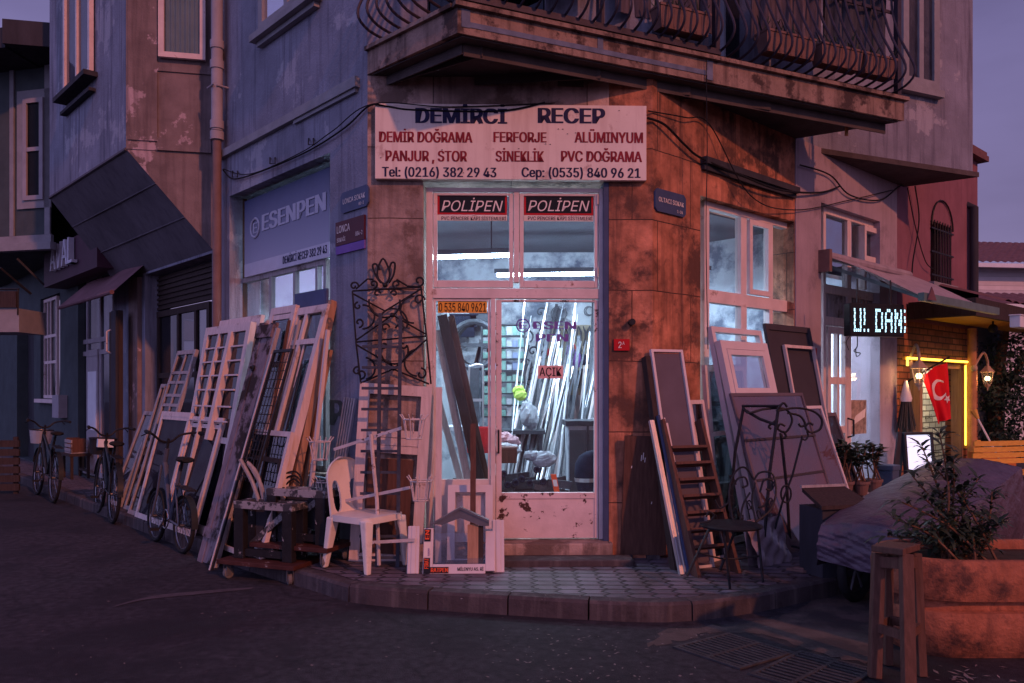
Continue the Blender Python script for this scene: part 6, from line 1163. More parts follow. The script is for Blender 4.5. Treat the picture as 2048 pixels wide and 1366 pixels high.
# ---- bicycles
GBK = 'bicycles parked along the side street kerb'
def bike(lab, pf, pr, r_, paint, saddle_z, bar_z, basket=None, bar_w=.58, turn=.1, z0=0.0, fender=True):
    pf, pr = V((pf.x, pf.y, 0)), V((pr.x, pr.y, 0)); ctr = (pf+pr)/2; U_ = (pf-pr); wb = U_.length; U_.normalize(); F = Fr((ctr.x, ctr.y, z0), U_, V((U_.y, -U_.x, 0)))
    ln = rad(4); F.Z = (V((0, 0, 1))*math.cos(ln) + F.D*math.sin(ln)); F.D = F.U.cross(F.Z)*-1
    rt = thing('bicycle', lab, 'bicycle', F.O, GBK); X = wb/2
    for x in (X, -X):
        b = MB(); b.tube([F.P(x+(r_-.02)*math.cos(t*math.pi/16), 0, r_+(r_-.02)*math.sin(t*math.pi/16)) for t in range(32)], .021, 8, True); wl = b.build('wheel', M['rubber'], rt, smooth=True)
        b = MB(); b.tube([F.P(x+(r_-.045)*math.cos(t*math.pi/16), 0, r_+(r_-.045)*math.sin(t*math.pi/16)) for t in range(32)], .009, 6, True); b.build('rim', M['chrome'], wl)
        b = MB(); [b.tube([F.P(x, .015*(-1)**t, r_), F.P(x+(r_-.05)*math.cos(t*math.pi/8), 0, r_+(r_-.05)*math.sin(t*math.pi/8))], .0025, 3) for t in range(16)]; b.tube([F.P(x, -.04, r_), F.P(x, .04, r_)], .018, 8); b.build('spokes', M['chrome'], wl)
        if fender: b = MB(); b.grid(lambda s, t: F.P(x+(r_+.025)*math.cos(rad(20+140*s if x > 0 else 30+150*s)), -.03+.06*t, r_+(r_+.025)*math.sin(rad(20+140*s if x > 0 else 30+150*s))), 16, 2); b.build('mudguard', M['bike_black'], rt, smooth=True)
    hx = X-.16; hz = bar_z-.16; bbx, bbz = -.02, r_+.02; sx, sz = -X+.20, saddle_z-.06
    b = MB(); b.tube([F.P(hx+.03, 0, hz-.12), F.P(bbx, 0, bbz)], .024, 8); b.tube([F.P(bbx, 0, bbz), F.P(sx, 0, sz)], .019, 8); b.tube([F.P(hx, 0, hz-.02), F.P((bbx+sx)/2-.0, 0, (bbz+sz)/2)], .018, 8) if r_ > .3 else None
    for s in (-1, 1): b.tube([F.P(bbx, s*.03, bbz), F.P(-X, s*.05, r_)], .010, 6); b.tube([F.P((sx*2+bbx)/3, s*.02, (sz*2+bbz)/3), F.P(-X, s*.05, r_)], .009, 6)
    b.tube([F.P(hx-.01, 0, hz+.02), F.P(hx+.04, 0, hz-.16)], .024, 8); b.build('frame', M[paint], rt, smooth=True)
    b = MB()
    for s in (-1, 1): b.tube([F.P(hx+.04, s*.03, hz-.15), F.P(hx+.06, s*.045, 2*r_*.95), F.P(X, s*.05, r_)], .012, 6)
    b.build('fork', M[paint], rt, smooth=True)
    b = MB(); c_, s_ = math.cos(turn), math.sin(turn); H = lambda x, y, z: F.P(hx-.02+x*c_-y*s_, x*s_+y*c_, z)
    b.tube([F.P(hx, 0, hz), F.P(hx-.03, 0, bar_z-.04)], .014, 6); w2 = bar_w/2
    b.tube(smooth_path([H(-.16, -w2, bar_z+.02), H(-.06, -w2*.9, bar_z+.03), H(.03, -w2*.5, bar_z+.0), H(.03, -.05, bar_z-.07), H(.03, .05, bar_z-.07), H(.03, w2*.5, bar_z), H(-.06, w2*.9, bar_z+.03), H(-.16, w2, bar_z+.02)], 5), .012, 7); hb = b.build('handlebar', M['iron'], rt, smooth=True)
    for s in (-1, 1): b = MB(); b.tube([H(-.18, s*w2*1.01, bar_z+.02), H(-.06, s*w2*.91, bar_z+.031)], .019, 8); b.tube([H(-.03, s*w2*.8, bar_z+.01), H(.0, s*w2*.95, bar_z-.02)], .006, 5); b.build('grip', M['rubber'], hb)
    b = MB(); b.loft([[F.P(sx-.02+x_, w_*math.cos(a_*math.pi/6), saddle_z+hh*math.sin(a_*math.pi/6)) for a_ in range(12)] for x_, w_, hh in ((-.14, .05, .02), (-.11, .085, .03), (-.02, .07, .03), (.08, .03, .022), (.13, .015, .012))]); b.tube([F.P(sx, 0, sz-.05), F.P(sx-.02, 0, saddle_z-.02)], .014, 6); b.build('saddle', M['rubber'], rt, smooth=True)
    b = MB(); b.tube([F.P(bbx+.09*math.cos(t*.5), .05, bbz+.09*math.sin(t*.5)) for t in range(13)][:-1], .007, 5, True); b.tube([F.P(bbx, .06, bbz), F.P(bbx+.11, .07, bbz-.11)], .009, 5); b.tube([F.P(bbx, -.06, bbz), F.P(bbx-.11, -.07, bbz+.11)], .009, 5); b.build('crank', M['chrome'], rt)
    for s in (-1, 1): b = MB(); b.box(F, bbx+s*.11-.04, bbx+s*.11+.04, s*.08 if s > 0 else -.16, .16 if s > 0 else -.08, bbz-s*.11-.012, bbz-s*.11+.012); b.build('pedal', M['rubber'], rt)
    b = MB(); b.bar(F.P(-X-.15, 0, 2*r_+.08), F.P(sx-.03, 0, 2*r_+.10), .10, .012, F.D); b.tube([F.P(-X, .05, r_), F.P(-X-.1, .05, 2*r_+.07)], .006, 5); b.build('carrier', M['iron'], rt)
    if basket:
        b = MB(); Fb = F.sub(hx+.20, 0, 0); z1 = bar_z-.12; b.loft([[Fb.P(rr*math.cos(t*math.pi/10), rr*math.sin(t*math.pi/10), z) for t in range(20)] for rr, z in ((.03, z1-.20), (.13, z1-.20), (.16, z1), (.15, z1), (.12, z1-.18))], False); b.build('basket', M[basket], rt)
        b = MB(); [b.tube([Fb.P(.161*math.cos(t*math.pi/10), .161*math.sin(t*math.pi/10), z1) for t in range(20)], .008, 5, True)]; b.build('basket_rim', M['iron'], rt)
    return rt, F
bike('pale framed small wheeled bicycle standing nearest the leaning window frames', gnd(310, 1083), gnd(364, 1107), .262, 'bike_paint', .88, 1.10, None, .62, .25)
rt, F = bike('black bicycle with white lamp box parked between the other two', gnd(196, 1027), gnd(224, 1047), .34, 'bike_black', .92, 1.06, 'rubber', .52, .15)
b = MB(); b.box(F, .30, .38, -.09, .09, .84, .94); b.build('lamp_box', M['frost'], rt)
bike('black bicycle with a silvery front basket farthest up the street', gnd(74, 990), gnd(106, 1006), .34, 'bike_black', .95, 1.08, 'alu', .55, .1)
# ================================================================ café on the right street
mb_ = thing('maroon_building', 'maroon rendered building with a barred window and brick café entrance', 'building', FC.P(6.5, 0, 0))
m0, m1 = cend+.01, FC.u(1958); zm = FC.z(1955, 322); gw0, gw1 = FC.u(1864), FC.u(1906); gz0, gz1 = FC.z(1885, 568), FC.z(1885, 448)
n0, n1 = FC.u(1822), FC.u(1934); zd = FC.z(1822, 722); zbk = FC.z(1860, 648)
b = MB(); b.wall(FC, m0, m1, zbk, zm, -.02, -.3, [(gw0, gw1, gz0, gz1)]); b.build('wall', M['plaster_maroon'], mb_)
b = MB(); b.wall(FC, m0, m1, 0, zbk-.001, -.015, -.3, [(n0, n1, .1, zd)]); b.build('brick_wall', M['brick'], mb_)
b = MB(); b.box(FC, m0-.02, m1+.12, -.35, .10, zm, zm+.08); b.prism([FC.P(m0, .08, zm+.081), FC.P(m1+.1, .08, zm+.081), FC.P(m1+.1, -3, zm+.9), FC.P(m0, -3, zm+.9)], (0, 0, .06)); b.build('roof', M['tile'], mb_)
b = MB(); b.box(FC, gw0+.02, gw1-.02, -.2, -.18, gz0, gz1); wn_ = b.build('barred_window', M['glass_dark'], mb_)
b = MB(); [b.tube([FC.P(gw0+(gw1-gw0)*k/8, .0, gz0-.02), FC.P(gw0+(gw1-gw0)*k/8, .0, gz1+.02)], .009, 5) for k in range(1, 8)]; [b.bar(FC.P(gw0-.02, 0, z), FC.P(gw1+.02, 0, z), .02, .012) for z in (gz0+.1, (gz0+gz1)/2, gz1-.1)]; b.tube(arc(FC, (gw0+gw1)/2, gz1-.06, (gw1-gw0)/2, 0, 180, 12, d=0), .012, 5); b.build('grille', M['iron'], wn_)
b = MB(); b.box(FC, gw0-.06, gw1+.06, -.018, .05, gz0-.07, gz0-.003); b.build('sill', M['trim_grey'], wn_)
b = MB(); b.tube([FC.P(FC.u(1948, .06), .06, 2.7), FC.P(FC.u(1948, .06), .06, FC.z(1948, 415, .06)), FC.P(FC.u(1948, .06), -.05, FC.z(1948, 408, .06))], .06, 10); b.build('drain_pipe', M['dark_board'], mb_, smooth=True)
b = MB(); b.tube([FC.P(FC.u(1944, .1), .1, .13), FC.P(FC.u(1944, .1), .1, zbk)], .06, 10); b.build('copper_post', M['copper'], mb_, smooth=True)
b = MB(); jx = FC.u(1846); b.box(FC, n0+.002, n0+.05, -.2, -.05, .13, zd).box(FC, jx, jx+.09, -.2, -.04, .13, zd).box(FC, n1-.06, n1-.002, -.2, -.05, .13, zd).box(FC, n0+.05, n1-.06, -.2, -.05, zd-.07, zd-.002); ent = b.build('entrance_frame', M['raw_wood'], mb_)
b = MB(); b.box(FC, n0-.2, 10.2, -1.25, -1.15, .1, 2.7); b.build('inner_wall', M['brick_white'], mb_)
b = MB(); b.box(FC, n0-.3, 10.2, -1.15, -.31, 2.52, 2.6); b.box(FC, n1+.2, 10.2, -.36, -.31, .1, 2.519); b.build('inner_ceiling', M['inside_ceiling'], mb_)
b = MB(); b.box(FC, n0-.3, 10.2, -1.2, -.3, .05, .125); b.build('inner_floor', M['inside_floor'], mb_)
b = MB(); Ft = Fr(FC.P(0, -1.14, 0), FC.U, FC.D); xq, zq = FC.hit(1850, 838, -1.14); b.text(Ft, 'KURZ', xq, xq+.3, zq, .07, .002, .0, shear=.2); b.build('wall_lettering', M['ink_black'], mb_)
b = MB(); b.face([FC.P(n0, -.12, .13), FC.P(jx, -.12, .13), FC.P(jx, -.12, zd), FC.P(n0, -.12, zd)]); b.build('pane', M['glass_clear'], ent)
c = FC.P(FC.u(1903, -.6), -.6, FC.z(1903, 752, -.6)); r = thing('pendant_lamp', 'pale yellow disc lamp hanging inside the café entrance', 'lamp', c); Fp = Fr(c, FC.U, FC.D); b = MB(); b.lathe(Fr(c, FC.U, (0, 0, 1), FC.D), [(.0, -.05), (.13, -.05), (.13, .05), (0, .05)], 20); b.build('shade', M['lamp_glow'], r); b = MB(); b.tube([c+V((0, 0, .13)), V((c.x, c.y, 2.52))], .008, 5); b.build('cord', M['wire'], r)
b = MB(); b.tube([FC.P(7.4, -.75, 2.47), FC.P(9.0, -.75, 2.47)], .018, 8); r = thing('ceiling_light', 'tube light just inside the café entrance ceiling', 'ceiling light', FC.P(8.2, -.75, 2.46)); tube_lamp(FC.P(7.4, -.75, 2.47), FC.P(9.0, -.75, 2.47), 90, (1, .78, .48)); b.build('tube', M['tube'], r); b = MB(); b.box(FC, 7.38, 9.02, -.80, -.70, 2.495, 2.519); b.build('housing', M['inside_ceiling'], r)  # tube added out of view to brighten the entrance wall
ns = thing('neon_frame', 'glowing yellow neon strip around the café entrance', 'neon sign', FC.P(n1, .03, .9)); xa, xb = FC.u(1815, .05), FC.u(1938, .05); z1 = FC.z(1815, 716, .05)
b = MB(); b.tube([FC.P(xa, .05, z1-.10), FC.P(xa, .05, z1), FC.P(xb, .05, z1), FC.P(xb, .05, .75)], .016, 8); b.tube([FC.P(xb-.14, .05, z1-.05), FC.P(xb-.14, .05, .75)], .011, 8); b.build('tube', M['neon'], ns)
b = MB(); b.box(FC, xa, xb, -.012, .02, z1-.02, z1+.02).box(FC, xb-.03, xb+.03, -.012, .02, .7, z1-.021); b.build('channel', M['yellow_wood'], ns)
def point(name, p, e, col, r_=.04):
    l = bpy.data.lights.new(name, 'POINT'); l.energy = e; l.color = col; l.shadow_soft_size = r_; o = bpy.data.objects.new(name, l); C.objects.link(o); o.location = p; return o
def sconce(base, c, lab):
    r = thing('wall_lantern', lab, 'lantern', base, 'lit wall lanterns at the café'); b = MB(); mid = (base+c)/2
    b.tube(smooth_path([base, base+V((0, 0, .12))+(c-base)*.2, V((c.x, c.y, c.z+.34))+(base-c)*.3, V((c.x, c.y, c.z+.26)), V((c.x, c.y, c.z+.17))], 6), .018, 7); b.ball(base, .05, 8, 6); b.build('bracket', M['lamp_body'], r, smooth=True)
    F_ = Fr(c, (1, 0, 0), (0, -1, 0)); b = MB(); b.lathe(F_, [(.035, .19), (.06, .155), (.115, .10), (.105, .092), (.0, .10)], 6); b.build('cap', M['lamp_body'], r); b = MB(); b.lathe(F_, [(.05, -.085), (.045, -.11), (.015, -.14), (.008, -.18)], 6); b.build('finial', M['lamp_body'], r)
    b = MB(); b.lathe(F_, [(.055, -.08), (.088, .088)], 6, cap=False); b.build('glass_shade', M['glass_clear'], r)
    b = MB(); b.ball(c, .036, 10, 8); b.build('bulb', M['lamp_glow'], r)
    b = MB(); [b.bar(F_.P(.056*math.cos(k*math.pi/3), .056*math.sin(k*math.pi/3), -.08), F_.P(.09*math.cos(k*math.pi/3), .09*math.sin(k*math.pi/3), .09), .008, .008) for k in range(6)]; b.build('glazing_bar', M['lamp_body'], r)
    for k in (0, 1): point('lantern_light', c+V((0, 0, .0)), 45, (1, .52, .2)) if k == 0 else None
c1_ = FC.P(FC.u(1838, .30), .30, FC.z(1838, 752, .30)); sconce(FC.P(FC.u(1818, .0), .0, c1_.z+.18), c1_, 'lit wall lantern behind the red flag')
c2_ = FC.P(FC.u(1975, .12), .12, FC.z(1975, 757, .12)); sconce(FC.P(FC.u(1948, .15), .15, c2_.z+.14), c2_, 'lit lantern on the post beside the dark ivy')
b = MB(); pl = [atY(1895, 722, 10.2), atY(1842, 750, 10.0), atY(1873, 848, 10.0), atY(1906, 834, 10.15)]
def flagp(s, t): p = pl[1].lerp(pl[0], s); q = pl[2].lerp(pl[3], s); r_ = p.lerp(q, t); return r_ + V((.0, -.05*math.sin(s*9+t*2)-.02*math.sin(s*17), 0))
r = thing('flag', 'red flag with white crescent and star hanging at the café entrance', 'flag', pl[2]); b.grid(flagp, 30, 30); b.build('cloth', M['flag_red'], r, smooth=True)
b = MB(); n = 20
def fuv(x, y): return flagp(min(1, max(0, .5+x)), min(1, max(0, .42+y))) + V((0, -.008, 0))
for k in range(n):
    a0_, a1_ = rad(40+280*k/n), rad(40+280*(k+1)/n); R = .24
    def innr(a_): return (.065+.19*math.cos(a_)*.98, .18*math.sin(a_)*.76) 
    b.face([fuv(R*math.cos(a0_)*1.1, R*math.sin(a0_)*.8), fuv(R*math.cos(a1_)*1.1, R*math.sin(a1_)*.8), fuv(*innr(a1_)), fuv(*innr(a0_))])
st_ = [(.22+.11*(1 if k % 2 == 0 else .4)*math.cos(rad(36*k+180)), .21+.085*(1 if k % 2 == 0 else .4)*math.sin(rad(36*k+180))) for k in range(10)]
for k in range(10): b.face([fuv(.22, .21), fuv(*st_[k]), fuv(*st_[(k+1) % 10])])
b.build('emblem', M['ink_white'], r); b = MB(); b.tube([FC.P(FC.u(1808), .0, FC.z(1808, 768)), pl[1]+V((0, 0, .02)), pl[0]+V((.02, 0, .05))], .012, 6); b.build('pole', M['iron'], r)
# canopy over the entrance
cn = thing('entrance_canopy', 'timber lined tiled canopy over the café entrance', 'canopy', FC.P(6, .3, 2.48)); b = MB(); b.box(FC, 5.35, 11, .003, .75, 2.50, 2.55)
b.build('soffit_boards', M['yellow_wood'], cn); b = MB(); b.box(FC, 5.33, 11, .751, .80, 2.46, 2.68).box(FC, 5.30, 5.349, .003, .80, 2.46, 2.68).box(FC, 5.35, 11, .003, .75, 2.551, 2.67); b.build('fascia', M['dark_wood'], cn)
b = MB(); b.grid(lambda s, t: FC.P(6.2+4.6*s, .85-1.0*t, 2.70+.35*t+.03*abs(math.sin(s*46))), 140, 4); b.build('tiles', M['tile'], cn)
b = MB(); c = FC.P(FC.u(1986, .5), .5, 2.40); b.ball(c, .06, 10, 8); b.tube([c, c+V((0, 0, .1))], .012, 6); tag(b.build('spotlight', M['iron'], smooth=True), 'small dark unlit spotlight under the canopy', 'lamp')
b = MB(); c = atY(2036, 646, 9.9); b.box(FC.sub((c-FC.O).dot(FC.U), (c-FC.O).dot(FC.D), c.z), -.12, .3, -.06, .06, -.06, .08); b.box(FC.sub((c-FC.O).dot(FC.U), (c-FC.O).dot(FC.D), c.z), -.13, .31, -.07, .07, .081, .10); tag(b.build('fixture_box', M['frost'], bevel=.01), 'pale box fixture on the canopy edge', 'box')
# awning over the café window
aw = thing('cafe_awning', 'greyish folding arm awning half unrolled over the café window', 'awning', FC.P(3, .1, 3)); A0, A1 = 2.96, 5.15; zw_, zf_ = FC.z(1632, 508, .05), 2.50
b = MB(); b.grid(lambda s, t: FC.P(A0+(A1-A0)*s, .06+1.0*t, zw_+(zf_-zw_)*t-.10*math.sin(math.pi*t)*math.sin(math.pi*s)+.012*math.sin(s*30)*t+.02*math.sin(s*7+t*4)), 40, 16); b.build('fabric', M['awning'], aw, smooth=True)
b = MB(); b.box(FC, A0-.03, A1+.03, 1.03, 1.09, zf_-.06, zf_+.02); b.build('front_bar', M['green_metal'], aw); b = MB(); b.tube([FC.P(A0-.02, .07, zw_), FC.P(A1, .07, zw_)], .05, 10); b.build('roller', M['awning'], aw)
for u, g in ((A0+.04, .0), (A1-.1, 0)): b = MB(); b.bar(FC.P(u, .05, zw_-.10), FC.P(u+.02, 1.03, zf_-.02), .035, .06, V((0, 0, 1))); b.build('arm', M['green_metal'], aw)
b = MB(); b.box(FC, A0-.08, A0-.02, .013, .14, zw_-.18, zw_+.06).box(FC, A0-.018, A0+.03, .013, .08, zw_-.16, zw_-.07); b.build('wall_bracket', M['terra_box'], aw)
b = MB(); [b.prism([FC.P(A0+.03, 1.09+.001, zf_-.05), FC.P(A0+.18, 1.12, zf_-.05), FC.P(A0+.06, 1.12, zf_+.08)], FC.D*.01)]; b.build('end_cap', M['awning_red'], aw)
# LED sign
pL = atY(1755, 640, 8.05); Fl = Fr(pL, (.95, .27, 0), (.27, -.95, 0)); W2, H2 = .325, .165
r = thing('led_sign', 'black box led sign with glowing pale dots under the awning', 'sign', pL-V((0, 0, H2))); b = MB(); b.box(Fl, -W2, W2, -.10, 0, -H2, H2); b.build('case', M['black_gloss'], r, bevel=.01)
PIX = {'U': ['1001', '1001', '1001', '1001', '1001', '1001', '1111'], 'l': ['1', '1', '1', '1', '1', '0', '1'], '.': ['0', '0', '0', '0', '0', '0', '1'], ' ': ['00']*7, 'D': ['1110', '1001', '1001', '1001', '1001', '1001', '1110'], 'A': ['0110', '1001', '1001', '1111', '1001', '1001', '1001'], 'N': ['1001', '1101', '1101', '1011', '1011', '1001', '1001'], 'M': ['10001', '11011', '10101', '10101', '10001', '10001', '10001'], 'I': ['1', '0', '1', '1', '0', '1', '1']}
b = MB(); x = -W2+.05; stp = .0232
for chh in 'Ul. DANI':
    g = PIX[chh]
    for ci in range(len(g[0])):
        for ri in range(7):
            if g[ri][ci] == '1':
                for sub in (0, 1): xx, zz = x+ci*stp+.004*(ri % 2), .105-ri*.034-sub*.015; b.box(Fl, xx-.0062, xx+.0062, .001, .005, zz-.0062, zz+.0062)
    x += (len(g[0])+ (1 if chh != ' ' else 0))*stp
b.build('dot_matrix', M['led'], r); b = MB(); b.tube([Fl.P(-.2, -.05, H2), Fl.P(-.2, -.05, H2+.25)], .008, 5); b.tube([Fl.P(.2, -.05, H2), Fl.P(.2, -.05, H2+.25)], .008, 5); b.build('hanger', M['iron'], r)
b = MB(); b.tube(smooth_path([Fl.P(-.29, -.05, -H2), Fl.P(-.33, -.05, -H2-.06), Fl.P(-.30, -.05, -H2-.14)], 5), .004, 4); b.tube(smooth_path([Fl.P(-.2, -.05, -H2), Fl.P(-.2, -.05, -H2-.1), Fl.P(-.24, -.05, -H2-.15), Fl.P(-.17, -.04, -H2-.17), Fl.P(-.2, -.06, -H2-.2), Fl.P(-.22, -.05, -H2-.13)], 5), .005, 4); b.build('loose_cable', M['wire'], r)
# café interior
ci = 2.85; b = MB(); b.box(FC, ci, 5.04, -1.9, -1.82, .1, 3.2).box(FC, ci, ci+.05, -1.82, -.36, .1, 3.2).box(FC, 4.99, 5.04, -1.82, -.36, .1, 3.2); b.build('cafe_inner_wall', M['cafe_wall'], bld)
b = MB(); b.box(FC, ci+.051, 4.985, -1.8, -.35, .1, .16); b.build('cafe_floor', M['inside_floor'], bld); b = MB(); b.box(FC, ci+.051, 4.985, -1.8, -.35, 2.9, 2.95); b.build('cafe_ceiling', M['cafe_wall'], bld)
r = thing('ceiling_light', 'white ceiling tube light inside the café window', 'ceiling light', FC.P(4.0, -1.0, 2.85)); b = MB(); b.box(FC, 3.4, 4.6, -1.05, -.95, 2.86, 2.895); b.build('housing', M['inside_ceiling'], r); b = MB(); b.tube([FC.P(3.43, -1.0, 2.83), FC.P(4.57, -1.0, 2.83)], .018, 8); b.build('tube', M['tube_bright'], r); tube_lamp(FC.P(3.43, -1.0, 2.83), FC.P(4.57, -1.0, 2.83), 120, (.68, .82, 1.0))
c = FC.P(FC.u(1744, -.5), -.45, FC.z(1744, 760, -.45)); r = thing('lamp_reflection', 'small lit lamp with a bright shade inside the café glass', 'lamp', c-V((0, 0, .06))); F_ = Fr(c, (1, 0, 0), (0, -1, 0)); b = MB(); b.lathe(F_, [(.03, -.07), (.05, .07)], 8, cap=False); b.build('shade', M['lamp_glow'], r); b = MB(); b.tube([F_.P(0, 0, .07), F_.P(0, 0, 1.2)], .006, 5); b.build('cord', M['wire'], r)  # glowing shape stands for the sconce's reflection in the glass
xq0, xq1, zq0, zq1 = FC.u(1700, -.095), FC.u(1733, -.095), FC.z(1716, 868, -.095), FC.z(1716, 800, -.095); r = thing('poster', 'brown printed poster taped to the café glass', 'poster', FC.P((xq0+xq1)/2, -.1, zq0)); b = MB(); b.box(FC, xq0, xq1, -.1, -.096, zq0, zq1); b.build('sheet', M['poster'], r); b = MB(); b.prism([FC.P(xq0+.04, -.0955, zq0+.1), FC.P(xq1-.05, -.0955, zq0+.2), FC.P(xq1-.02, -.0955, zq1-.1), FC.P(xq0+.15, -.0955, zq0+.22)], FC.D*.001); b.build('printed_shape', M['sign_white'], r)
r = thing('cafe_chair', 'dark upholstered chair with rounded back behind the café glass', 'chair', FC.P(FC.u(1726, -.5), -.5, .16)); uq = FC.u(1728, -.55); b = MB(); b.grid(lambda s, t: FC.P(uq-.2+.4*s, -.55-.12*math.cos(math.pi*(s-.5))+.0, .62+(.40*math.sqrt(max(.0, 1-(2*s-1)**4)))*t), 14, 8); b.build('backrest', M['cloth_dark'], r, smooth=True); b = MB(); b.box(FC, uq-.2, uq+.2, -.66, -.25, .56, .62); b.build('seat', M['cloth_dark'], r, bevel=.02)
for sx in (-1, 1):
    for sy in (-.62, -.3): b = MB(); b.bar(FC.P(uq+sx*.17, sy, .16), FC.P(uq+sx*.17, sy, .56), .03, .03); b.build('leg', M['iron'], r)
def leafy(name, lab, cat, base, n, spread, hgt, ln, wd_, mt, stems=6, pot=None, grp=None, potm='terra_box'):
    r = thing(name, lab, cat, base, grp); b = MB(); s = MB()
    for k in range(stems):
        g = random.uniform(0, 6.28); rr = random.uniform(.25, 1)*spread; top = base+V((math.cos(g)*rr, math.sin(g)*rr, hgt*random.uniform(.6, 1.0))); mid = base.lerp(top, .5)+V((random.uniform(-.03, .03), random.uniform(-.03, .03), .05)); st = base+V((random.uniform(-.05, .05), random.uniform(-.05, .05), 0))
        path = smooth_path([st, mid, top], 6); s.tube(path, [.008*(1-.7*i/(len(path)-1))*(1+hgt*.3) for i in range(len(path))], 5)
        for q in range(n//stems):
            f = random.uniform(.25, 1.0)**.8; i = min(len(path)-2, int(f*(len(path)-1))); p = path[i].lerp(path[i+1], random.random()); g2 = random.uniform(0, 6.28); up = random.uniform(.1, 1.0); d_ = V((math.cos(g2), math.sin(g2), up)).normalized(); L = ln*random.uniform(.6, 1.15); sdv = d_.cross(V((0, 0, 1))).normalized()*wd_*L/ln; e_ = p+d_*L+V((0, 0, -L*.22)); m_ = p+d_*L*.5
            b.face([p, m_+sdv, e_]); b.face([p, e_, m_-sdv])
    s.build('stems', M['bark'], r); b.build('leaves', M[mt], r)
    if pot: pm = MB(); F_ = Fr(base, (1, 0, 0), (0, -1, 0)); pm.lathe(F_, [(pot*.7, -pot*1.7), (pot, 0), (pot*1.08, 0), (pot*1.08, -.03), (pot*.9, -.03), (0, -.03)], 18); pm.build('pot', M[potm], r, smooth=False)
    return r
for px, py, Y, lab in ((1690, 962, 8.15, 'small bushy potted plant nearest the leaning screens'), (1722, 962, 8.45, 'small potted plant in the middle below the café glass'), (1748, 958, 8.65, 'small potted plant beside the blue bin')):
    leafy('potted_plant', lab, 'plant', atY(px, py, Y), 190, .17, .40, .10, .030, 'leaf', 9, .085, 'plants below the café window')
r = thing('waste_bin', 'blue grey bin with a flat lid beside the menu board', 'bin', V((4.13, 8.8, KH))); c = V((4.13, 8.8, KH)); F = Fr(c, FC.U, FC.D); ht = .60; b = MB(); b.loft([[F.P(x*w_, y*w_, z) for x, y in ((-1, -1), (1, -1), (1, 1), (-1, 1))] for w_, z in ((.075, 0), (.088, ht-.06))]); b.build('body', M['blue_plastic'], r, bevel=.01); b = MB(); b.box(F, -.098, .098, -.098, .098, ht-.059, ht); b.build('lid', M['blue_plastic'], r, bevel=.01)
c = atY(1846, 780, 9.3); c.z = KH; F = Fr(c, (.93, .36, 0), (.36, -.93, 0), (-.02, .10, 1)); r = thing('menu_board', 'lit white menu board on a dark easel frame at the café entrance', 'menu board', c); w_, h = .223, .93; b = MB(); b.box(F, -w_, -w_+.03, -.03, .02, 0, h).box(F, w_-.03, w_, -.03, .02, 0, h).box(F, -w_+.03, w_-.03, -.03, .02, h-.03, h).box(F, -w_+.03, w_-.03, -.03, .02, .0, .10); b.build('frame', M['dark_board'], r); b = MB(); b.box(F, -w_+.031, w_-.031, -.02, .0, .101, h-.031); b.build('panel', M['menu_glow'], r)
b = MB(); b.bar(F.P(-w_-.1, -.14, 0), F.P(-w_+.0, -.02, h), .12, .02, F.U); b.build('easel_leg', M['dark_board'], r); b = MB(); [b.box(F, -.10+.02*(q % 3), .09, .001, .002, h*.26+.055*q, h*.26+.055*q+.018) for q in range(5)]; b.build('writing', mat('menu_ink', (.35, .5, .5), .6, .2, 8, 0), r)
# hanging bunch, broom, bench, crate
c = FC.P(FC.u(1812, .15), .15, FC.z(1812, 800, .15)); r = thing('hanging_bunch', 'dark dried bunch hung on the brick wall under a pale cloth', 'dried bunch', c); b = MB()
for q in range(120): g = random.uniform(0, 6.28); rr = random.uniform(0, .12); b.bar(c+V((rr*.4*math.cos(g), rr*.4*math.sin(g), 0)), c+V((rr*math.cos(g), rr*.7*math.sin(g), -random.uniform(.28, .42))), .012, .006)
b.build('stalks', M['straw'], r); b = MB(); b.lathe(Fr(c, (1, 0, 0), (0, -1, 0)), [(.015, .24), (.035, .17), (.07, .02), (.06, -.02)], 12, cap=False); b.build('cloth', M['ink_white'], r, smooth=True)
p, q = atY(1956, 838, 10.4), atY(2008, 936, 10.1); r = thing('broom', 'broom with a pale stick leaning by the yellow bench', 'broom', q); b = MB(); b.tube([p, q], .012, 6); b.build('handle', M['ink_white'], r); b = MB(); b.tube([p, p+(p-q).normalized()*.12], [.02, .045], 8); b.build('head', M['yellow_wood'], r)
c = gnd(1990, 1010, KH); F = Fr((c.x+.35, c.y, KH), (.96, .28, 0), (.28, -.96, 0)); r = thing('slatted_bench', 'yellow slatted wooden bench at the café patio', 'bench', F.O)
for k in range(4): b = MB(); b.box(F, -.6, .8, -.20+.01*k, -.18+.01*k, .50+.075*k, .56+.075*k); b.build('backrest_slat', M['yellow_wood'], r)
for k in range(4): b = MB(); b.box(F, -.6, .8, -.16+.1*k, -.07+.1*k, .40, .425); b.build('seat_slat', M['yellow_wood'], r)
for x in (-.5, .7):
    for y, hh in ((-.18, .8), (.2, .40)): b = MB(); b.box(F, x-.03, x+.03, y-.03, y+.03 if hh < .5 else y-.001, 0, hh-.001); b.build('leg', M['yellow_wood'], r)
c = atY(1982, 936, 10.9); r = thing('orange_crate', 'orange wooden crate behind the yellow bench', 'crate', c); F = Fr(c, (1, .1, 0), (.1, -1, 0)); b = MB(); b.box(F, -.22, .25, -.15, .15, -.3, .22); b.build('box', M['orange_wood'], r); b = MB(); b.box(F, -.0, .28, -.18, -.151, -.3, .30); b.build('back_board', M['green_metal'], r)
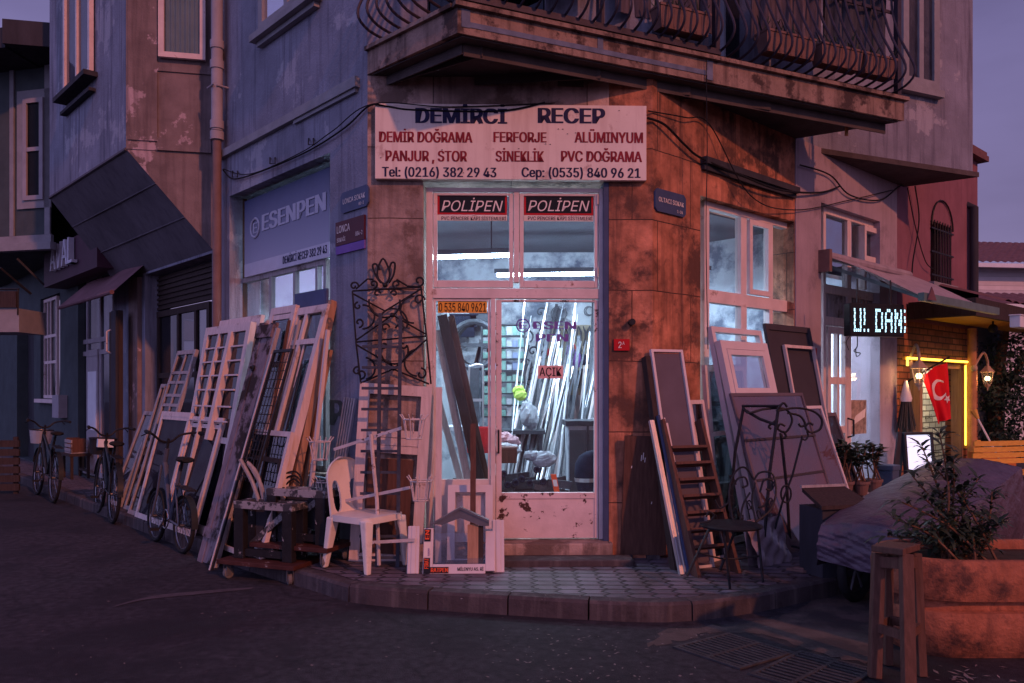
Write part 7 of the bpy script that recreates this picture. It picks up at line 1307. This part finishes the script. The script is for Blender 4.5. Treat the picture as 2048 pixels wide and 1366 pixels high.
r = thing('cafe_table', 'small dark cafe table beside the plant', 'table', gnd(1945, 1000, KH)); c = atY(1948, 928, 9.6); F = Fr(c, (1, 0, 0), (0, -1, 0)); b = MB(); b.lathe(F, [(0, 0), (.28, 0), (.28, .03), (0, .03)], 20); b.build('table_top', M['dark_wood'], r); b = MB(); b.tube([c, V((c.x, c.y, KH))], .03, 8); b.build('leg', M['iron'], r)
# plants and houses at the right edge
r = thing('ivy_tree', 'dark ivy covered tree beside the café patio', 'tree', V((8.0, 13.2, 0))); b = MB(); b.tube([V((8.0, 13.2, 0)), V((7.95, 13.2, 1.4)), V((8.1, 13.1, 2.8))], [.13, .11, .06], 8); b.tube([V((7.98, 13.2, 1.3)), V((8.4, 13.0, 2.2)), V((8.6, 12.9, 2.6))], [.07, .05, .03], 6); b.build('trunk', M['bark'], r)
b = MB()
for k in range(5200):
    cl = random.random()
    cx_, cy_, cz_, rr = random.choice(((8.0, 13.0, 2.05, .50), (8.5, 13.0, 2.2, .45), (7.85, 13.0, 1.55, .40), (8.4, 12.9, 1.5, .55), (8.2, 13.0, .95, .55), (8.75, 12.8, .9, .5), (7.9, 13.1, .8, .38)))
    v_ = V((random.gauss(0, 1), random.gauss(0, 1), random.gauss(0, 1))).normalized()*rr*random.uniform(.6, 1.05); p = V((cx_, cy_, cz_))+v_; n_ = (v_.normalized()+V((random.uniform(-.7, .7), random.uniform(-.7, .7), random.uniform(-.2, .9)))).normalized(); t = n_.orthogonal().normalized(); bb = n_.cross(t); s_ = random.uniform(.025, .05); g = random.uniform(0, 6.28); a_ = t*math.cos(g)+bb*math.sin(g); c_ = bb*math.cos(g)-t*math.sin(g)
    b.face([p-a_*s_, p+c_*s_*.55, p+a_*s_*1.2-n_*s_*.3, p-c_*s_*.55])
b.build('crown', M['leaf_ivy'], r)
hs = thing('white_house', 'white boarded house with a tiled roof behind the café', 'house', V((15.5, 24, 0))); F = Fr((14.2, 24.5, 0), (1, .12, 0), (.12, -1, 0)); ze = 5.35
b = MB(); b.box(F, 0, 8, -6, 0, 0, ze); b.build('wall', M['siding'], hs)
b = MB(); b.grid(lambda s, t: F.P(-.4+8.8*s, .5-3.6*t, ze+.02+1.3*t+.05*abs(math.sin(s*8.8*math.pi/.24))+.02*((t*14) % 1)), 180, 42); b.face([F.P(-.4, .5, ze), F.P(8.4, .5, ze), F.P(8.4, -3.1, ze+.0), F.P(-.4, -3.1, ze+.0)]); b.face([F.P(-.4, .5, ze), F.P(-.4, -3.1, ze+1.32), F.P(-.4, -6.5, ze)]); b.build('roof', M['tile'], hs)
b = MB(); b.box(F, -.45, 8.4, .42, .54, ze-.12, ze+.0); b.build('gutter', M['frost'], hs); b = MB(); b.box(F, 1.0, 1.5, -2.9, -2.5, ze+.6, ze+1.45).box(F, .95, 1.55, -2.95, -2.45, ze+1.45, ze+1.5); b.build('chimney', M['trim_grey'], hs)
lh = thing('low_house', 'low tiled annex with a white gutter below the white house', 'house', V((11.5, 18.5, 0))); F = Fr((10.7, 18.6, 0), (1, .2, 0), (.2, -1, 0)); b = MB(); b.box(F, 0, 5, -2.5, 0, 0, 3.35); b.build('wall', M['siding'], lh); b = MB(); b.grid(lambda s, t: F.P(-.2+5*s, .3-1.6*t, 3.42+.55*t+.05*abs(math.sin(s*66))), 120, 6); b.build('roof', M['tile'], lh); b = MB(); b.box(F, -.25, 1.2, .28, .42, 3.34, 3.52).box(F, .55, .70, .05, .2, 2.4, 3.33); b.build('gutter', M['frost'], lh)
# ================================================================ right foreground
OT = V((2.74, 5.32, 0)); F = Fr(OT, FC.U, FC.D); LT, WT = 2.05, .72
r = thing('covered_cart', 'cargo cart under a crumpled purplish tarpaulin with one wheel showing', 'cart', F.P(.9, -.4, 0))
def ztop(u, d):
    f = min(1, max(0, u/LT)); g = -d/WT
    return .56+.34*f**.75 + (.05+.03*math.sin(3*f))*math.sin(math.pi*min(1, max(0, g)))-.05*math.sin(f*math.pi)*(1-g)
def fold(a_, b_): return .14*(.022*math.sin(9*a_+5*b_+2.2*math.sin(4*b_)) + .012*math.sin(23*a_-14*b_+1.5*math.sin(9*a_)) + .007*math.sin(47*b_+31*a_))
def tarp(s, t):                                          # over the top, from the road side to the wall side
    u = LT*t; s4 = s*4
    if s4 < 1.4: f = s4/1.4; d, z = .03*math.sin(f*3.1), .24+(ztop(u, 0)-.24)*f
    elif s4 < 3: f = (s4-1.4)/1.6; d = -WT*f; z = ztop(u, d)
    else: f = s4-3; d, z = -WT-.03*f, ztop(u, -WT)+(.26-ztop(u, -WT))*f
    k = fold(s*2.2, t*3); side = s4 < 1.4 or s4 > 3
    return F.P(u, d+(k if side else 0)*(1 if s4 < 1.4 else -1), z+(0 if side else k*.55))
def tend(s, t):                                          # the near end, pulled into slanting folds
    d = -WT*s; zt_ = ztop(0, d); z = .25+.07*s+(zt_-.25-.07*s)*t
    return F.P(-.03*math.sin(t*3.1)-.05*(1-t)-.55*(.013*math.sin(11*t-9*s+2.5*math.sin(5*s+3*t))+.007*math.sin(19*t+16*s+1.5*math.sin(8*s))+.004*math.sin(43*t-31*s))*(1-t**6), d, z)
b = MB(); b.grid(tarp, 80, 90); b.grid(tend, 50, 60); b.grid(lambda s, t: F.P(LT+.02*math.sin(t*9+s*12), -WT*s, .24+(ztop(LT, -WT*s)-.24)*t), 20, 16); b.build('tarpaulin', M['tarp'], r, smooth=True)
Fw = F.sub(.22, -.56, 0); b = MB(); R = .25; b.tube([Fw.P(R*.88*math.cos(t*math.pi/16), 0, R+R*.88*math.sin(t*math.pi/16)) for t in range(32)], .035, 8, True); wl = b.build('wheel', M['rubber'], r, smooth=True); b = MB(); [b.tube([Fw.P(0, 0, R), Fw.P(R*.8*math.cos(t*1.05), 0, R+R*.8*math.sin(t*1.05))], .010, 5) for t in range(6)]; b.tube([Fw.P(0, -.05, R), Fw.P(0, .05, R)], .03, 8); b.build('hub', M['alu_dark'], wl)
b = MB(); b.box(F, .08, LT-.1, -.6, -.1, .26, .32); b.build('chassis', M['iron'], r)
UT = V((.96, .28, 0))
c = V((2.33, 6.18, KH)); Fx_ = Fr(c, UT, V((UT.y, -UT.x, 0))); b = MB(); zt__ = .52; b.loft([[Fx_.P(x, y, z) for x, y in ((-.03, -.14), (.36, -.14), (.36, .14), (-.03, .14))] for z in (0, zt__)]); r2 = thing('storage_box', 'dark box with a sloping lid board at the end of the tarp', 'box', c); b.build('body', M['dark_board'], r2); b = MB(); b.prism([Fx_.P(-.06, .17, zt__+.0), Fx_.P(.40, .17, zt__), Fx_.P(.38, -.12, zt__+.10), Fx_.P(-.02, -.12, zt__+.10)], (0, 0, .03)); b.build('lid', M['dark_wood'], r2); b = MB(); b.bar(Fx_.P(-.03, -.12, zt__+.142), Fx_.P(.39, -.12, zt__+.142), .02, .02); b.build('edge_strip', M['grey_wood'], r2)
r = thing('concrete_planter', 'long rounded concrete planter with a dark groove round its middle', 'planter', V((3.4, 4.9, 0))); XA, XB, YC = 2.60, 5.2, 4.90
def stad(rr, z, n=26):
    o = []
    for k in range(n+1): t = rad(90+180*k/n); o.append(V((XA+rr*math.cos(t), YC+rr*math.sin(t), z)))
    for k in range(n+1): t = rad(-90+180*k/n); o.append(V((XB+rr*math.cos(t), YC+rr*math.sin(t), z)))
    return o
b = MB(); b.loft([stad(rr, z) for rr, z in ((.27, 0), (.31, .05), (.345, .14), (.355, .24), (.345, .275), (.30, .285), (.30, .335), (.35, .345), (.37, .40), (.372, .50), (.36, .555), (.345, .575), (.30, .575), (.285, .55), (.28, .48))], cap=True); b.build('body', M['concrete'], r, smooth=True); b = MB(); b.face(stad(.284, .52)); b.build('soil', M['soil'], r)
def oleander():
    base = V((2.72, 4.9, .52)); r = thing('oleander_bush', 'dark narrow leaved oleander growing in the concrete planter', 'shrub', base); L, S_ = MB(), MB()
    tips = [(1880, 880), (1848, 905), (1905, 930), (1830, 960), (1868, 940), (1950, 965), (1975, 990), (1925, 985), (1795, 1040), (1812, 1010), (1850, 1000), (1890, 985), (1960, 1030), (1985, 1050), (1785, 1075), (1830, 1055), (1905, 1040), (1935, 1060), (1870, 1060), (1840, 1080), (1960, 1075), (1900, 1075)]
    for px, py in tips:
        tp = atY(1885+(px-1885)*1.1, 1100+(py-1100)*1.06, 4.9+random.uniform(-.28, .22)); st = base+V((random.uniform(-.10, .22), random.uniform(-.12, .12), 0)); md = st.lerp(tp, .5)+V((random.uniform(-.03, .03), random.uniform(-.03, .03), .04)); path = smooth_path([st, md, tp], 7); S_.tube(path, [.010-.006*i/(len(path)-1) for i in range(len(path))], 5)
        for i in range(2, len(path)):
            for q in range(5):
                if i < 5 and random.random() < .35: continue
                g = random.uniform(0, 6.28); d_ = V((math.cos(g), math.sin(g), random.uniform(.0, .95))).normalized(); ln_ = random.uniform(.08, .155)*(1.0 if i > 8 else .85); p = path[i]; sd_ = d_.cross(V((0, 0, 1))).normalized()*ln_*random.uniform(.075, .12); dr = V((0, 0, -ln_*random.uniform(.1, .5)))
                a1_, a2_, e_ = p+d_*ln_*.33+V((0, 0, .004)), p+d_*ln_*.68+dr*.3, p+d_*ln_+dr
                L.face([p, a1_+sd_, a1_-sd_]); L.face([a1_+sd_, a2_+sd_*.9, a2_-sd_*.9, a1_-sd_]); L.face([a2_+sd_*.9, e_, a2_-sd_*.9])
    S_.build('stems', M['bark'], r, smooth=True); L.build('leaves', M['leaf'], r)
oleander()
r = thing('wooden_stand', 'tall narrow wooden stand in front of the concrete planter', 'stand', V((2.0, 4.28, 0))); m_ = 'brown_wood'
P = {'a': (gnd(1749, 1356), atY(1757, 1106, 4.42)), 'b': (gnd(1818, 1388), atY(1812, 1108, 4.24)), 'c': (gnd(1775, 1330), atY(1776, 1104, 4.60)), 'd': (gnd(1843, 1352), atY(1832, 1106, 4.42))}
for k in 'abcd': b = MB(); b.bar(P[k][0], P[k][1], .062 if k in 'ab' else .045, .05, V((1, 0, 0))); b.build('leg', M[m_], r, bevel=.004)
tp = [atY(x, y, Y) for x, y, Y in ((1742, 1103, 4.42), (1806, 1112, 4.20), (1841, 1100, 4.42), (1775, 1094, 4.64))]; b = MB(); b.prism([q+V((0, 0, 0)) for q in tp], (0, 0, .035)); b.build('seat', M[m_], r, bevel=.005)
for e0_, e1_ in (('a', 'b'), ('b', 'd'), ('c', 'd'), ('a', 'c')):
    for f, hh in ((.40, .045), (.93, .06)): p, q = P[e0_][0].lerp(P[e0_][1], f), P[e1_][0].lerp(P[e1_][1], f); b = MB(); b.bar(p, q, hh, .025, V((0, 0, 1))); b.build('stretcher', M[m_], r)
r = leafy('potted_plant', 'grey pot with a small plant at the far end of the planter', 'plant', atY(2044, 1052, 7.0), 60, .12, .18, .06, .014, 'leaf', 6, .12, None, 'trim_grey')
b = MB(); p = gnd(2000, 1085, .0); 
for k in range(30):
    q = gnd(random.uniform(1840, 2046), random.uniform(1330, 1364), .004); g = random.uniform(0, 6.28); L = random.uniform(.01, .04); ux, uy = V((math.cos(g), math.sin(g), random.uniform(-.1, .3))), V((-math.sin(g), math.cos(g), 0))*.3; b.face([q-ux*L, q+uy*L, q+ux*L, q-uy*L])
tag(b.build('fallen_leaves', M['litter']), 'dry leaf litter at the foot of the planter', None, kind='stuff')
